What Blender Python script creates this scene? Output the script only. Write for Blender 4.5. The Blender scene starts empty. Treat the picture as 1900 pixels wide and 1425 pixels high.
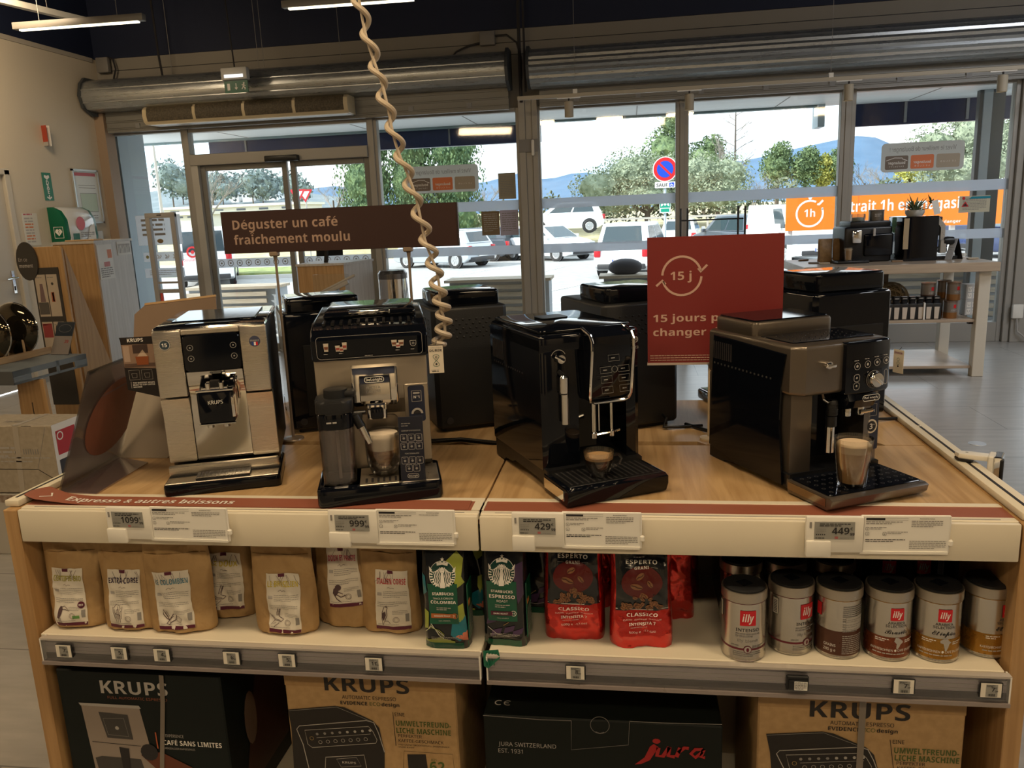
import bpy, bmesh, math, random
from mathutils import Matrix, Vector, noise
PI = math.pi
S = bpy.context.scene
COL = S.collection

# ------------------------------------------------------------------ camera
FPX = 1493.6
YAW, PITCH, ROLL = 0.14931548, -0.21107997, -0.04140364
CAM = Vector((0.0, 0.0, 1.5))
def cam_axes():
    cy, sy, cp, sp = math.cos(YAW), math.sin(YAW), math.cos(PITCH), math.sin(PITCH)
    f = Vector((-sy*cp, cy*cp, sp)); r = Vector((cy, sy, 0)); u = r.cross(f)
    c, s = math.cos(ROLL), math.sin(ROLL)
    return c*r + s*u, -s*r + c*u, f
RT, UP, FW = cam_axes()
cd = bpy.data.cameras.new('camera'); cam = bpy.data.objects.new('camera', cd); COL.objects.link(cam)
cam.matrix_world = Matrix(((RT.x, UP.x, -FW.x, CAM.x), (RT.y, UP.y, -FW.y, CAM.y), (RT.z, UP.z, -FW.z, CAM.z), (0, 0, 0, 1)))
cd.sensor_width = 36.0; cd.lens = FPX/1900*36; cd.clip_start = 0.05; cd.clip_end = 6000
S.camera = cam
def ray(px, py): return RT*((px-950)/FPX) - UP*((py-712.5)/FPX) + FW
def atY(px, py, Y): d = ray(px, py); return CAM + d*((Y-CAM.y)/d.y)
def atZ(px, py, Z): d = ray(px, py); return CAM + d*((Z-CAM.z)/d.z)
def atX(px, py, X): d = ray(px, py); return CAM + d*((X-CAM.x)/d.x)

# ------------------------------------------------------------------ sky, sun, exposure
S.view_settings.view_transform = 'Standard'; S.view_settings.look = 'None'
S.view_settings.exposure = 0.0; S.view_settings.gamma = 1.0
S.view_settings.use_curve_mapping = False
S.cycles.max_bounces = 8; S.cycles.transparent_max_bounces = 14; S.cycles.sample_clamp_indirect = 6
S.cycles.caustics_reflective = False; S.cycles.caustics_refractive = False
W = bpy.data.worlds.new('sky'); S.world = W; W.use_nodes = True
wn, wl = W.node_tree.nodes, W.node_tree.links
bg = wn['Background']
tc = wn.new('ShaderNodeTexCoord'); mp = wn.new('ShaderNodeMapping'); mp.inputs['Scale'].default_value = (1.0, 1.0, 5.0)
nz = wn.new('ShaderNodeTexNoise'); nz.inputs['Scale'].default_value = 2.2; nz.inputs['Detail'].default_value = 5
rp = wn.new('ShaderNodeValToRGB')
rp.color_ramp.elements[0].position = 0.36; rp.color_ramp.elements[0].color = (0.66, 0.86, 1.0, 1)
rp.color_ramp.elements[1].position = 0.58; rp.color_ramp.elements[1].color = (1.0, 1.0, 1.0, 1)
wl.new(tc.outputs['Generated'], mp.inputs[0]); wl.new(mp.outputs[0], nz.inputs[0]); wl.new(nz.outputs[0], rp.inputs[0])
wl.new(rp.outputs[0], bg.inputs[0]); bg.inputs[1].default_value = 2.6
sd = bpy.data.lights.new('sun', 'SUN'); sd.energy = 8; sd.angle = 0.01; sd.color = (1, 0.95, 0.86)
sun = bpy.data.objects.new('sun', sd); COL.objects.link(sun)
sun.rotation_euler = Vector((0.80, 0.36, -0.60)).to_track_quat('-Z', 'Y').to_euler()   # from the left, slightly behind the shop front

def area_lamp(name, loc, sx, sy, power, col, tgt=None, spread=PI):
    d = bpy.data.lights.new(name, 'AREA'); d.shape = 'RECTANGLE'; d.size = sx; d.size_y = sy; d.energy = power; d.color = col; d.spread = spread
    o = bpy.data.objects.new(name, d); COL.objects.link(o); o.location = loc
    if tgt is not None: o.rotation_euler = (Vector(tgt)-Vector(loc)).to_track_quat('-Z', 'Y').to_euler()
    return o
WARM = (1.0, 0.74, 0.44)
# ceiling spots of the shop: a row just above the front of the display, and unseen lamps around it
for x in (-1.7, -0.35, 1.0): area_lamp('display_light', (x, 0.95, 3.2), 0.5, 0.2, 17, WARM, (x, 1.45, 0.6))
for x in (-3.2, 0.2, 3.6): area_lamp('unseen_aisle_light', (x, -1.2, 3.3), 1.2, 0.25, 24, WARM, (x*0.8, 0.6, 0.0)); area_lamp('unseen_aisle_light', (x, -4.2, 3.6), 1.2, 0.4, 70, WARM, (x, -5.6, 0.9))  # far row added behind the camera to brighten the rear wall for reflections
area_lamp('unseen_aisle_light', (-5.0, 6.0, 3.4), 0.9, 0.4, 32, (1, 0.76, 0.48), (-6.0, 6.9, 1.9))
area_lamp('unseen_aisle_light', (-4.0, 3.0, 3.3), 1.2, 0.25, 26, WARM, (-4.0, 4.2, 0))
for x, y in ((4.6, 5.2), (4.6, 2.6)): area_lamp('unseen_aisle_light', (x, y, 3.6), 1.4, 1.0, 60, (0.92, 0.95, 1.0), (x, y+0.5, 0))  # cool lamps added out of view to brighten the floor at the right

# ------------------------------------------------------------------ materials
MATS = {}
def mat(name, col, rough=0.5, metal=0.0, coat=0.0, noise_amt=0.06, scale=60.0, trans=0.0, ior=1.45, emit=None, spec=0.5, bump=0.0, aniso=None, bdist=0.002):
    if name in MATS: return MATS[name]
    m = bpy.data.materials.new(name); m.use_nodes = True
    n, l = m.node_tree.nodes, m.node_tree.links
    p = n['Principled BSDF']
    p.inputs['Base Color'].default_value = (*col, 1); p.inputs['Roughness'].default_value = rough
    p.inputs['Metallic'].default_value = metal; p.inputs['Coat Weight'].default_value = coat; p.inputs['Coat Roughness'].default_value = 0.05
    p.inputs['Transmission Weight'].default_value = trans; p.inputs['IOR'].default_value = ior
    p.inputs['Specular IOR Level'].default_value = spec
    if emit: p.inputs['Emission Color'].default_value = (*col, 1); p.inputs['Emission Strength'].default_value = emit
    if noise_amt:
        t = n.new('ShaderNodeTexCoord'); q = n.new('ShaderNodeTexNoise'); q.inputs['Scale'].default_value = scale; q.inputs['Detail'].default_value = 3
        src = t.outputs['Object']
        if aniso:
            mpg = n.new('ShaderNodeMapping'); mpg.inputs['Scale'].default_value = aniso; l.new(src, mpg.inputs[0]); src = mpg.outputs[0]
        l.new(src, q.inputs[0])
        r = n.new('ShaderNodeMapRange'); r.inputs[3].default_value = max(0.02, rough-noise_amt); r.inputs[4].default_value = min(1, rough+noise_amt)
        l.new(q.outputs[0], r.inputs[0]); l.new(r.outputs[0], p.inputs['Roughness'])
        if bump:
            b = n.new('ShaderNodeBump'); b.inputs['Strength'].default_value = bump; b.inputs['Distance'].default_value = bdist
            l.new(q.outputs[0], b.inputs['Height']); l.new(b.outputs[0], p.inputs['Normal'])
    MATS[name] = m
    return m
def mat2(name, c1, c2, scale=(4, 4, 4), rough=0.5, nscale=3.0, detail=6, coat=0.0, distort=0.0, lo=0.35, hi=0.65, metal=0.0, bump=0.0):
    """two-tone procedural surface: wood, floor, foliage, grass"""
    if name in MATS: return MATS[name]
    m = bpy.data.materials.new(name); m.use_nodes = True
    n, l = m.node_tree.nodes, m.node_tree.links; p = n['Principled BSDF']
    t = n.new('ShaderNodeTexCoord'); mpg = n.new('ShaderNodeMapping'); mpg.inputs['Scale'].default_value = scale
    q = n.new('ShaderNodeTexNoise'); q.inputs['Scale'].default_value = nscale; q.inputs['Detail'].default_value = detail; q.inputs['Distortion'].default_value = distort
    r = n.new('ShaderNodeValToRGB'); r.color_ramp.elements[0].color = (*c1, 1); r.color_ramp.elements[1].color = (*c2, 1)
    r.color_ramp.elements[0].position = lo; r.color_ramp.elements[1].position = hi
    l.new(t.outputs['Object'], mpg.inputs[0]); l.new(mpg.outputs[0], q.inputs[0]); l.new(q.outputs[0], r.inputs[0]); l.new(r.outputs[0], p.inputs['Base Color'])
    p.inputs['Roughness'].default_value = rough; p.inputs['Coat Weight'].default_value = coat; p.inputs['Metallic'].default_value = metal
    if bump:
        b = n.new('ShaderNodeBump'); b.inputs['Strength'].default_value = bump; b.inputs['Distance'].default_value = 0.006
        l.new(q.outputs[0], b.inputs['Height']); l.new(b.outputs[0], p.inputs['Normal'])
    MATS[name] = m
    return m
def sheet(name, tint, gloss=0.12, rough=0.03, alpha=0.0, acol=(1, 1, 1)):
    """a clear pane: tinted see-through with a glossy skin, and an optional milky share"""
    if name in MATS: return MATS[name]
    m = bpy.data.materials.new(name); m.use_nodes = True
    n, l = m.node_tree.nodes, m.node_tree.links; n.remove(n['Principled BSDF'])
    tr = n.new('ShaderNodeBsdfTransparent'); tr.inputs[0].default_value = (*tint, 1)
    gl = n.new('ShaderNodeBsdfGlossy'); gl.inputs['Roughness'].default_value = rough
    lw = n.new('ShaderNodeLayerWeight'); lw.inputs[0].default_value = 0.25
    mm = n.new('ShaderNodeMath'); mm.operation = 'MULTIPLY_ADD'; mm.inputs[1].default_value = 0.7; mm.inputs[2].default_value = gloss*0.4
    mx = n.new('ShaderNodeMixShader')
    l.new(lw.outputs['Fresnel'], mm.inputs[0]); l.new(mm.outputs[0], mx.inputs[0]); l.new(tr.outputs[0], mx.inputs[1]); l.new(gl.outputs[0], mx.inputs[2])
    out = mx
    if alpha:
        df = n.new('ShaderNodeBsdfDiffuse'); df.inputs[0].default_value = (*acol, 1)
        tl = n.new('ShaderNodeBsdfTranslucent'); tl.inputs[0].default_value = (*acol, 1)
        ad = n.new('ShaderNodeMixShader'); ad.inputs[0].default_value = 0.5; l.new(df.outputs[0], ad.inputs[1]); l.new(tl.outputs[0], ad.inputs[2])
        m2 = n.new('ShaderNodeMixShader'); m2.inputs[0].default_value = alpha; l.new(mx.outputs[0], m2.inputs[1]); l.new(ad.outputs[0], m2.inputs[2]); out = m2
    l.new(out.outputs[0], n['Material Output'].inputs[0])
    MATS[name] = m
    return m

CREAM = mat('cream_metal', (0.74, 0.68, 0.55), 0.45)
WHITE = mat('white_plastic', (0.80, 0.78, 0.72), 0.4)
PAPER = mat('paper', (0.80, 0.79, 0.75), 0.6)
BLACK = mat('black_plastic', (0.007, 0.0075, 0.009), 0.35)
GLOSSB = mat('gloss_black', (0.003, 0.004, 0.007), 0.06, noise_amt=0.02, spec=0.42)
MATB = mat('matt_black', (0.011, 0.012, 0.014), 0.45, bump=0.15, scale=300)
CHROME = mat('chrome', (0.82, 0.81, 0.79), 0.08, 1.0, noise_amt=0.03)
STEEL = mat('brushed_steel', (0.66, 0.61, 0.53), 0.28, 1.0, noise_amt=0.03, scale=8, aniso=(1, 1, 220))
MIRROR = mat('mirror_steel', (0.62, 0.60, 0.57), 0.07, 1.0, noise_amt=0.02)
TITAN = mat('titanium_paint', (0.17, 0.145, 0.12), 0.30, 0.75, coat=0.2, noise_amt=0.05)
CHAMP = mat('champagne_paint', (0.42, 0.37, 0.30), 0.33, 0.8, noise_amt=0.05)
INK = mat('ink', (0.02, 0.018, 0.02), 0.6)
GREYINK = mat('grey_ink', (0.25, 0.24, 0.23), 0.6)
LWHITE = mat('white_ink', (0.80, 0.78, 0.74), 0.5)
LGREY = mat('light_grey_ink', (0.42, 0.40, 0.38), 0.5)
EINK = mat('eink_screen', (0.30, 0.30, 0.28), 0.35)
OAK = mat2('oak_veneer', (0.42, 0.26, 0.12), (0.58, 0.39, 0.20), (14, 0.9, 14), 0.38, 3.0, 6, distort=0.6)
OAKV = mat2('oak_panel', (0.38, 0.22, 0.09), (0.50, 0.31, 0.14), (16, 16, 0.8), 0.45, 3.0, 6, distort=0.3)
OAKX = mat2('oak_lengthwise', (0.42, 0.26, 0.12), (0.56, 0.38, 0.20), (0.9, 14, 14), 0.42, 3.0, 6, distort=0.4)
KRAFT = mat2('kraft_paper', (0.35, 0.215, 0.09), (0.43, 0.28, 0.125), (1, 1, 0.8), 0.62, 20, 3, bump=0.9, distort=0.5)
KRAFTC = mat2('kraft_carton', (0.40, 0.255, 0.115), (0.46, 0.30, 0.14), (1, 1, 1), 0.7, 60, 3)
GREYP = mat('grey_powder_coat', (0.17, 0.20, 0.22), 0.45)
ALU = mat('aluminium_frame', (0.36, 0.345, 0.315), 0.45, 0.25)
GALV = mat('galvanised_steel', (0.46, 0.48, 0.49), 0.30, 0.8, noise_amt=0.12, scale=5, aniso=(1, 20, 20))
NAVY = mat('navy_paint', (0.007, 0.013, 0.040), 0.7)
ACRYL = sheet('acrylic', (0.93, 0.94, 0.95), 0.15)
GLASS = sheet('window_glass', (0.93, 0.96, 0.97), 0.10)
FROST = sheet('frosted_film', (0.9, 0.95, 1.0), 0.05, 0.3, 0.80, (0.80, 0.86, 0.94))
BROWN = mat('brown_print', (0.036, 0.017, 0.016), 0.42)
TERRA = mat('terracotta_print', (0.30, 0.10, 0.060), 0.5)
REDP = mat('red_print', (0.19, 0.024, 0.024), 0.4)
RED = mat('bright_red', (0.60, 0.015, 0.02), 0.4)

# ------------------------------------------------------------------ mesh builder
def T(x=0, y=0, z=0): return Matrix.Translation((x, y, z))
def RX(a): return Matrix.Rotation(a, 4, 'X')
def RY(a): return Matrix.Rotation(a, 4, 'Y')
def RZ(a): return Matrix.Rotation(a, 4, 'Z')
def FACE(x, y, z, rz=0.0, tilt=0.0): return T(x, y, z) @ RZ(rz) @ RX(PI/2 + tilt)   # 2-D x,y laid on a surface that looks towards -Y
_tx = {}
_ACC = {'é': ('e', 1), 'É': ('E', 1), 'è': ('e', 2), 'î': ('i', 3), 'ê': ('e', 3), 'à': ('a', 2), 'À': ('A', 2), 'Ś': ('S', 1), 'Ł': ('L', 0), 'ç': ('c', 0), 'Ç': ('C', 0)}
_ALPH = {'r': (0x1D5A0, 0x1D5BA, 0x1D7E2), 'b': (0x1D5D4, 0x1D5EE, 0x1D7EC), 's': (0x1D4D0, 0x1D4EA, 0x1D7EC), 'i': (0x1D63C, 0x1D656, 0x1D7EC)}
def _styled(ch, st):
    A, l, d = _ALPH[st]
    if 'A' <= ch <= 'Z': return chr(A+ord(ch)-65)
    if 'a' <= ch <= 'z': return chr(l+ord(ch)-97)
    return chr(d+ord(ch)-48) if '0' <= ch <= '9' else ch
def _glyphs(s, spacing):
    c = bpy.data.curves.new('txt', 'FONT'); c.body = s; c.size = 1.0; c.resolution_u = 2; c.space_character = spacing
    o = bpy.data.objects.new('txt', c); COL.objects.link(o)
    me = bpy.data.meshes.new_from_object(o.evaluated_get(bpy.context.evaluated_depsgraph_get()))
    vs = [(v.co.x, v.co.y) for v in me.vertices]; fs = [tuple(p.vertices) for p in me.polygons]
    bpy.data.objects.remove(o); bpy.data.curves.remove(c); bpy.data.meshes.remove(me)
    return vs, fs
def text_mesh(s, bold=0.0, sx=1.0, shear=0.0, spacing=1.0):
    """letters as flat polygons; bold, upright, slanted or script letterforms, accents drawn on top"""
    st = 's' if shear >= 0.3 else 'i' if (shear > 0.1 and bold) else 'b' if bold >= 0.02 else 'r'
    k = (s, st, sx, spacing)
    if k in _tx: return _tx[k]
    base = [_ACC.get(ch, (ch, 0)) for ch in s]; body = ''.join(_styled(ch, st) for ch, _ in base); vs, fs = _glyphs(body, spacing); vs = list(vs)
    for n, (ch, ac) in enumerate(base):
        if not ac: continue
        pv, _ = _glyphs(''.join(_styled(q, st) for q, _ in base[:n+1]), spacing); gv, _ = _glyphs(_styled(ch, st), 1.0)
        w = max(v[0] for v in gv)-min(v[0] for v in gv); cx = max(v[0] for v in pv)-w/2; y = max(v[1] for v in gv)+0.05; t = 0.085 if st == 'b' else 0.05
        Q = {1: [[(cx-0.09, y), (cx-0.09+t, y), (cx+0.06+t, y+0.13), (cx+0.06, y+0.13)]], 2: [[(cx+0.09-t, y), (cx+0.09, y), (cx-0.06, y+0.13), (cx-0.06-t, y+0.13)]], 3: [[(cx-0.16, y), (cx-0.16+t, y), (cx+t/2, y+0.14), (cx-t/2, y+0.14)], [(cx+0.16-t, y), (cx+0.16, y), (cx+t/2, y+0.14), (cx-t/2, y+0.14)]]}[ac]
        for q in Q: fs.append(tuple(range(len(vs), len(vs)+4))); vs += q
    vs = [(x*sx, y) for x, y in vs]; w = (min(v[0] for v in vs), max(v[0] for v in vs)) if vs else (0, 0)
    _tx[k] = (vs, fs, w); return _tx[k]
def arc(cx, cy, r, a0, a1, n): return [(cx+r*math.cos(a0+(a1-a0)*i/n), cy+r*math.sin(a0+(a1-a0)*i/n)) for i in range(n+1)]
def circ(cx, cy, rx, ry=None, n=20): ry = ry or rx; return [(cx+rx*math.cos(2*PI*i/n), cy+ry*math.sin(2*PI*i/n)) for i in range(n)]
def rect(x0, x1, y0, y1): return [(x0, y0), (x1, y0), (x1, y1), (x0, y1)]
def rrect(x0, x1, y0, y1, r, n=4):
    return arc(x1-r, y0+r, r, -PI/2, 0, n) + arc(x1-r, y1-r, r, 0, PI/2, n) + arc(x0+r, y1-r, r, PI/2, PI, n) + arc(x0+r, y0+r, r, PI, 1.5*PI, n)
class B:
    def __init__(s): s.v = []; s.f = []; s.m = []; s.mats = []
    def mi(s, m):
        if m not in s.mats: s.mats.append(m)
        return s.mats.index(m)
    def add(s, vs, fs, m, M=None, fn=None):
        o = len(s.v); i = s.mi(m)
        for v in vs:
            if fn is not None: v = fn(*v)
            v = Vector(v) if len(v) == 3 else Vector((v[0], v[1], 0))
            s.v.append(M @ v if M is not None else v)
        for f in fs: s.f.append([o+k for k in f]); s.m.append(i)
        return s
    def box(s, x0, x1, y0, y1, z0, z1, m, r=0.0, seg=2, M=None):
        if r <= 0:
            vs = [(x, y, z) for z in (z0, z1) for y in (y0, y1) for x in (x0, x1)]
            return s.add(vs, [(0, 2, 3, 1), (4, 5, 7, 6), (0, 1, 5, 4), (2, 6, 7, 3), (0, 4, 6, 2), (1, 3, 7, 5)], m, M)
        bm = bmesh.new(); bmesh.ops.create_cube(bm, size=1.0)
        for v in bm.verts: v.co = Vector(((x0+x1)/2+v.co.x*(x1-x0), (y0+y1)/2+v.co.y*(y1-y0), (z0+z1)/2+v.co.z*(z1-z0)))
        bmesh.ops.bevel(bm, geom=list(bm.edges), offset=r, segments=seg, profile=0.5, affect='EDGES')
        return s.bm(bm, m, M)
    def bm(s, bm, m, M=None):
        bm.verts.index_update()
        s.add([tuple(v.co) for v in bm.verts], [tuple(v.index for v in f.verts) for f in bm.faces], m, M); bm.free(); return s
    def prism(s, pts, d0, d1, m, M=None, r=0.0, seg=2, top=None):
        """outline in x,y extruded along z from d0 to d1; top scales/moves the far outline; r rounds its rims"""
        n = len(pts); p2 = top or pts
        if r <= 0:
            vs = [(x, y, d0) for x, y in pts] + [(x, y, d1) for x, y in p2]
            fs = [tuple(range(n-1, -1, -1)), tuple(range(n, 2*n))] + [(i, (i+1) % n, n+(i+1) % n, n+i) for i in range(n)]
            return s.add(vs, fs, m, M)
        bm = bmesh.new()
        a = [bm.verts.new((x, y, d0)) for x, y in pts]; b = [bm.verts.new((x, y, d1)) for x, y in p2]
        f0 = bm.faces.new(a[::-1]); f1 = bm.faces.new(b)
        for i in range(n): bm.faces.new((a[i], a[(i+1) % n], b[(i+1) % n], b[i]))
        bmesh.ops.bevel(bm, geom=list(set(f0.edges) | set(f1.edges)), offset=r, segments=seg, profile=0.5, affect='EDGES')
        return s.bm(bm, m, M)
    def side(s, pts, x0, x1, m, r=0.0, seg=2, M=None):
        """side outline given as (y,z), extruded along x"""
        N = Matrix(((0, 0, 1, 0), (1, 0, 0, 0), (0, 1, 0, 0), (0, 0, 0, 1)))
        return s.prism(pts, x0, x1, m, (M @ N) if M is not None else N, r, seg)
    def plan(s, pts, z0, z1, m, r=0.0, seg=2, M=None, top=None): return s.prism(pts, z0, z1, m, M, r, seg, top)
    def poly(s, pts, m, M=None, fn=None):
        n = len(pts)
        if fn is None: return s.add(pts, [tuple(range(n))], m, M, fn)
        P = []      # on a curved surface: densify the rim and fill with rings so that the patch follows it
        for i in range(n):
            p, q = pts[i], pts[(i+1) % n]; k = max(1, min(6, int(math.hypot(q[0]-p[0], q[1]-p[1])/0.008)))
            P += [(p[0]+(q[0]-p[0])*j/k, p[1]+(q[1]-p[1])*j/k) for j in range(k)]
        n = len(P); cx, cy = sum(p[0] for p in P)/n, sum(p[1] for p in P)/n; r = max(math.hypot(p[0]-cx, p[1]-cy) for p in P); k = 1 if r < 0.004 else max(2, min(6, int(r/0.005)))
        vs = [(cx+(x-cx)*(k-j)/k, cy+(y-cy)*(k-j)/k) for j in range(k) for x, y in P]+[(cx, cy)]
        fs = [(j*n+i, j*n+(i+1) % n, (j+1)*n+(i+1) % n, (j+1)*n+i) for j in range(k-1) for i in range(n)]+[((k-1)*n+i, (k-1)*n+(i+1) % n, k*n) for i in range(n)]
        return s.add(vs, fs, m, M, fn)
    def stroke(s, pts, w, m, M=None, fn=None, closed=False):
        """flat ribbon along a 2-D line"""
        n = len(pts); L = []; R = []
        for i in range(n):
            a = pts[(i-1) % n] if (closed or i > 0) else pts[i]; b = pts[(i+1) % n] if (closed or i < n-1) else pts[i]
            dx, dy = b[0]-a[0], b[1]-a[1]; k = math.hypot(dx, dy) or 1; nx, ny = -dy/k*w/2, dx/k*w/2
            L.append((pts[i][0]+nx, pts[i][1]+ny)); R.append((pts[i][0]-nx, pts[i][1]-ny))
        fs = [(n+i, n+(i+1) % n, (i+1) % n, i) for i in range(n if closed else n-1)]
        return s.add(L+R, fs, m, M, fn)
    def lathe(s, prof, m, n=24, M=None, a0=0.0, a1=2*PI):
        full = abs(a1-a0-2*PI) < 1e-6; k = n if full else n+1; vs = []; fs = []
        for r, z in prof:
            for i in range(k):
                a = a0+(a1-a0)*i/n; vs.append((r*math.cos(a), r*math.sin(a), z))
        for j in range(len(prof)-1):
            for i in range(n if full else n):
                i2 = (i+1) % k; fs.append((j*k+i, j*k+i2, (j+1)*k+i2, (j+1)*k+i))
        if full and prof[0][0] > 1e-5: fs.append(tuple(range(k-1, -1, -1)))
        if full and prof[-1][0] > 1e-5: fs.append(tuple((len(prof)-1)*k+i for i in range(k)))
        return s.add(vs, fs, m, M)
    def shell(s, prof, m, n=24, M=None):
        """lathe without end caps"""
        k = n; vs = [(r*math.cos(2*PI*i/n), r*math.sin(2*PI*i/n), z) for r, z in prof for i in range(n)]
        fs = [(j*k+i, j*k+(i+1) % k, (j+1)*k+(i+1) % k, (j+1)*k+i) for j in range(len(prof)-1) for i in range(n)]
        return s.add(vs, fs, m, M)
    def tube(s, path, rad, m, n=8, M=None, closed=False):
        P = [Vector(p) for p in path]; k = len(P); vs = []; fs = []; prev = None
        for i, p in enumerate(P):
            a = P[(i-1) % k] if (closed or i > 0) else p; b = P[(i+1) % k] if (closed or i < k-1) else p
            t = (b-a).normalized() if (b-a).length > 1e-9 else Vector((0, 0, 1))
            if prev is None: u = t.orthogonal().normalized()
            else:
                u = prev-t*prev.dot(t); u = u.normalized() if u.length > 1e-6 else t.orthogonal().normalized()
            prev = u; w = t.cross(u); r = rad[i] if isinstance(rad, (list, tuple)) else rad
            for j in range(n):
                an = 2*PI*j/n; vs.append(tuple(p+(u*math.cos(an)+w*math.sin(an))*r))
        for i in range(k if closed else k-1):
            i2 = (i+1) % k
            for j in range(n): fs.append((i*n+j, i*n+(j+1) % n, i2*n+(j+1) % n, i2*n+j))
        if not closed: fs += [tuple(range(n-1, -1, -1)), tuple((k-1)*n+j for j in range(n))]
        return s.add(vs, fs, m, M)
    def ball(s, c, r, m, M=None, sub=2, sc=(1, 1, 1)):
        bm = bmesh.new(); bmesh.ops.create_icosphere(bm, subdivisions=sub, radius=r)
        for v in bm.verts: v.co = Vector((c[0]+v.co.x*sc[0], c[1]+v.co.y*sc[1], c[2]+v.co.z*sc[2]))
        return s.bm(bm, m, M)
    def text(s, st, size, m, M=None, x=0, y=0, align='L', bold=0.0, sx=1.0, shear=0.0, fn=None, width=None, spacing=1.0):
        vs, fs, (w0, w1) = text_mesh(st, bold, sx, shear, spacing)
        k = size/0.715; kx = k if width is None else width/max(1e-6, w1-w0)      # size is the height of a capital
        off = {'L': -w0, 'C': -(w0+w1)/2, 'R': -w1}[align]
        return s.add([(x+(vx+off)*kx, y+vy*k) for vx, vy in vs], fs, m, M, fn)
    def lines(s, x0, x1, y, n, pitch, h, m, M=None, fn=None, seed=0):
        """rows of small print too fine to read"""
        rr = random.Random(seed)
        for i in range(n):
            x = x0; e = x1-(0 if i < n-1 else (x1-x0)*0.3)
            while x < e:
                w = min(rr.uniform(2, 6)*h, e-x)
                s.poly(rect(x, x+w, y-i*pitch, y-i*pitch+h), m, M, fn); x += w+h*0.7
        return s
    def obj(s, name, parent=None, smooth=35):
        me = bpy.data.meshes.new(name); me.from_pydata([tuple(v) for v in s.v], [], s.f)
        for m in s.mats: me.materials.append(m)
        me.polygons.foreach_set('material_index', s.m)
        if smooth: me.polygons.foreach_set('use_smooth', [True]*len(s.f))
        me.update(); 
        if smooth: me.set_sharp_from_angle(angle=math.radians(smooth))
        o = bpy.data.objects.new(name, me); COL.objects.link(o)
        if parent is not None: o.parent = parent
        return o
def tag(o, label, cat, group=None, kind=None):
    if label: o['label'] = label
    if cat: o['category'] = cat
    if group: o['group'] = group
    if kind: o['kind'] = kind
    return o
def thing(name, label, cat, loc=(0, 0, 0), rz=0.0, group=None):
    o = bpy.data.objects.new(name, None); COL.objects.link(o); o.empty_display_size = 0.05
    o.location = loc; o.rotation_euler = (0, 0, rz)
    return tag(o, label, cat, group)
def setting(name, loc=(0, 0, 0)):
    o = bpy.data.objects.new(name, None); COL.objects.link(o); o.location = loc; o['kind'] = 'structure'; return o
def struct(b, name, parent=None):
    o = b.obj(name, parent)
    if parent is None: o['kind'] = 'structure'
    return o
def dup(root, loc, rz, label=None, group=None):
    r = root.copy(); COL.objects.link(r); r.location = loc; r.rotation_euler = (0, 0, rz)
    if label: r['label'] = label
    if group: r['group'] = group
    for ch in list(root.children):
        c = ch.copy(); COL.objects.link(c); c.parent = r
        for g in list(ch.children):
            d = g.copy(); COL.objects.link(d); d.parent = c
    return r
# ================================================================== SETTING
def floor_mat():
    m = mat2('vinyl_floor', (0.36, 0.345, 0.32), (0.45, 0.43, 0.40), (1.2, 5, 1), 0.30, 4.0, 8, lo=0.3, hi=0.7)
    n, l = m.node_tree.nodes, m.node_tree.links; p = n['Principled BSDF']; r = [x for x in n if x.type == 'VALTORGB'][0]; t = [x for x in n if x.type == 'TEX_COORD'][0]
    k = n.new('ShaderNodeTexBrick'); k.inputs['Scale'].default_value = 1.0; k.inputs['Mortar Size'].default_value = 0.003
    k.inputs['Brick Width'].default_value = 1.2; k.inputs['Row Height'].default_value = 0.6; k.inputs['Color2'].default_value = (0.93, 0.93, 0.93, 1); k.inputs['Color1'].default_value = (1, 1, 1, 1); k.inputs['Mortar'].default_value = (0.4, 0.4, 0.4, 1)
    x = n.new('ShaderNodeMix'); x.data_type = 'RGBA'; x.blend_type = 'MULTIPLY'; x.inputs[0].default_value = 1
    l.new(t.outputs['Object'], k.inputs[0]); l.new(r.outputs[0], x.inputs[6]); l.new(k.outputs[0], x.inputs[7]); l.new(x.outputs[2], p.inputs['Base Color'])
    return m
FLOOR = floor_mat()
WALLP = mat('wall_paint', (0.60, 0.53, 0.42), 0.7, bump=0.1, scale=180)
HEAD = mat('header_paint', (0.26, 0.24, 0.21), 0.7)
YG = 8.8            # plane of the shop front
struct(B().box(-5.85, 6.2, -6, YG+0.1, -0.1, 0, FLOOR), 'floor')
struct(B().box(-5.95, 6.3, -6.1, YG+0.1, 4.5, 4.6, NAVY), 'ceiling')
bl = B(); bl.box(-5.97, -5.85, -6, 6.18, 0, 3.33, WALLP); bl.box(-5.97, -5.85, 7.15, YG+0.1, 0, 3.33, WALLP); bl.box(-5.97, -5.85, 6.18, 7.15, 2.06, 3.33, WALLP)
bl.box(-5.97, -5.85, -6, YG+0.1, 3.33, 4.5, NAVY); struct(B().box(-5.849, -5.835, -6, YG-0.1, 3.29, 3.335, mat('wall_capping', (0.42, 0.38, 0.32), 0.6)).box(-5.849, -5.74, 8.60, YG-0.03, 0, 2.9, mat('corner_boxing', (0.33, 0.24, 0.17), 0.6)), 'trim_4')
struct(bl, 'wall_left')
struct(B().box(6.2, 6.3, -6, YG+0.1, 0, 4.5, WALLP), 'wall_right')
rw = B(); rw.box(-5.85, 6.2, -6.1, -6, 0, 2.3, mat('rear_wall', (0.62, 0.56, 0.46), 0.7)); rw.box(-5.85, 6.2, -6.1, -6, 2.3, 4.5, NAVY)  # unseen wall, its top kept dark to vary the chrome reflections
for k in range(6): rw.box(-5.4+k*2.0, -4.5+k*2.0, -6.0, -5.97, 0, 2.3, mat('added_dark_band', (0.03, 0.03, 0.035), 0.5))  # unseen dark bands added for contrast in the metal reflections
struct(rw, 'wall_rear')
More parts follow.
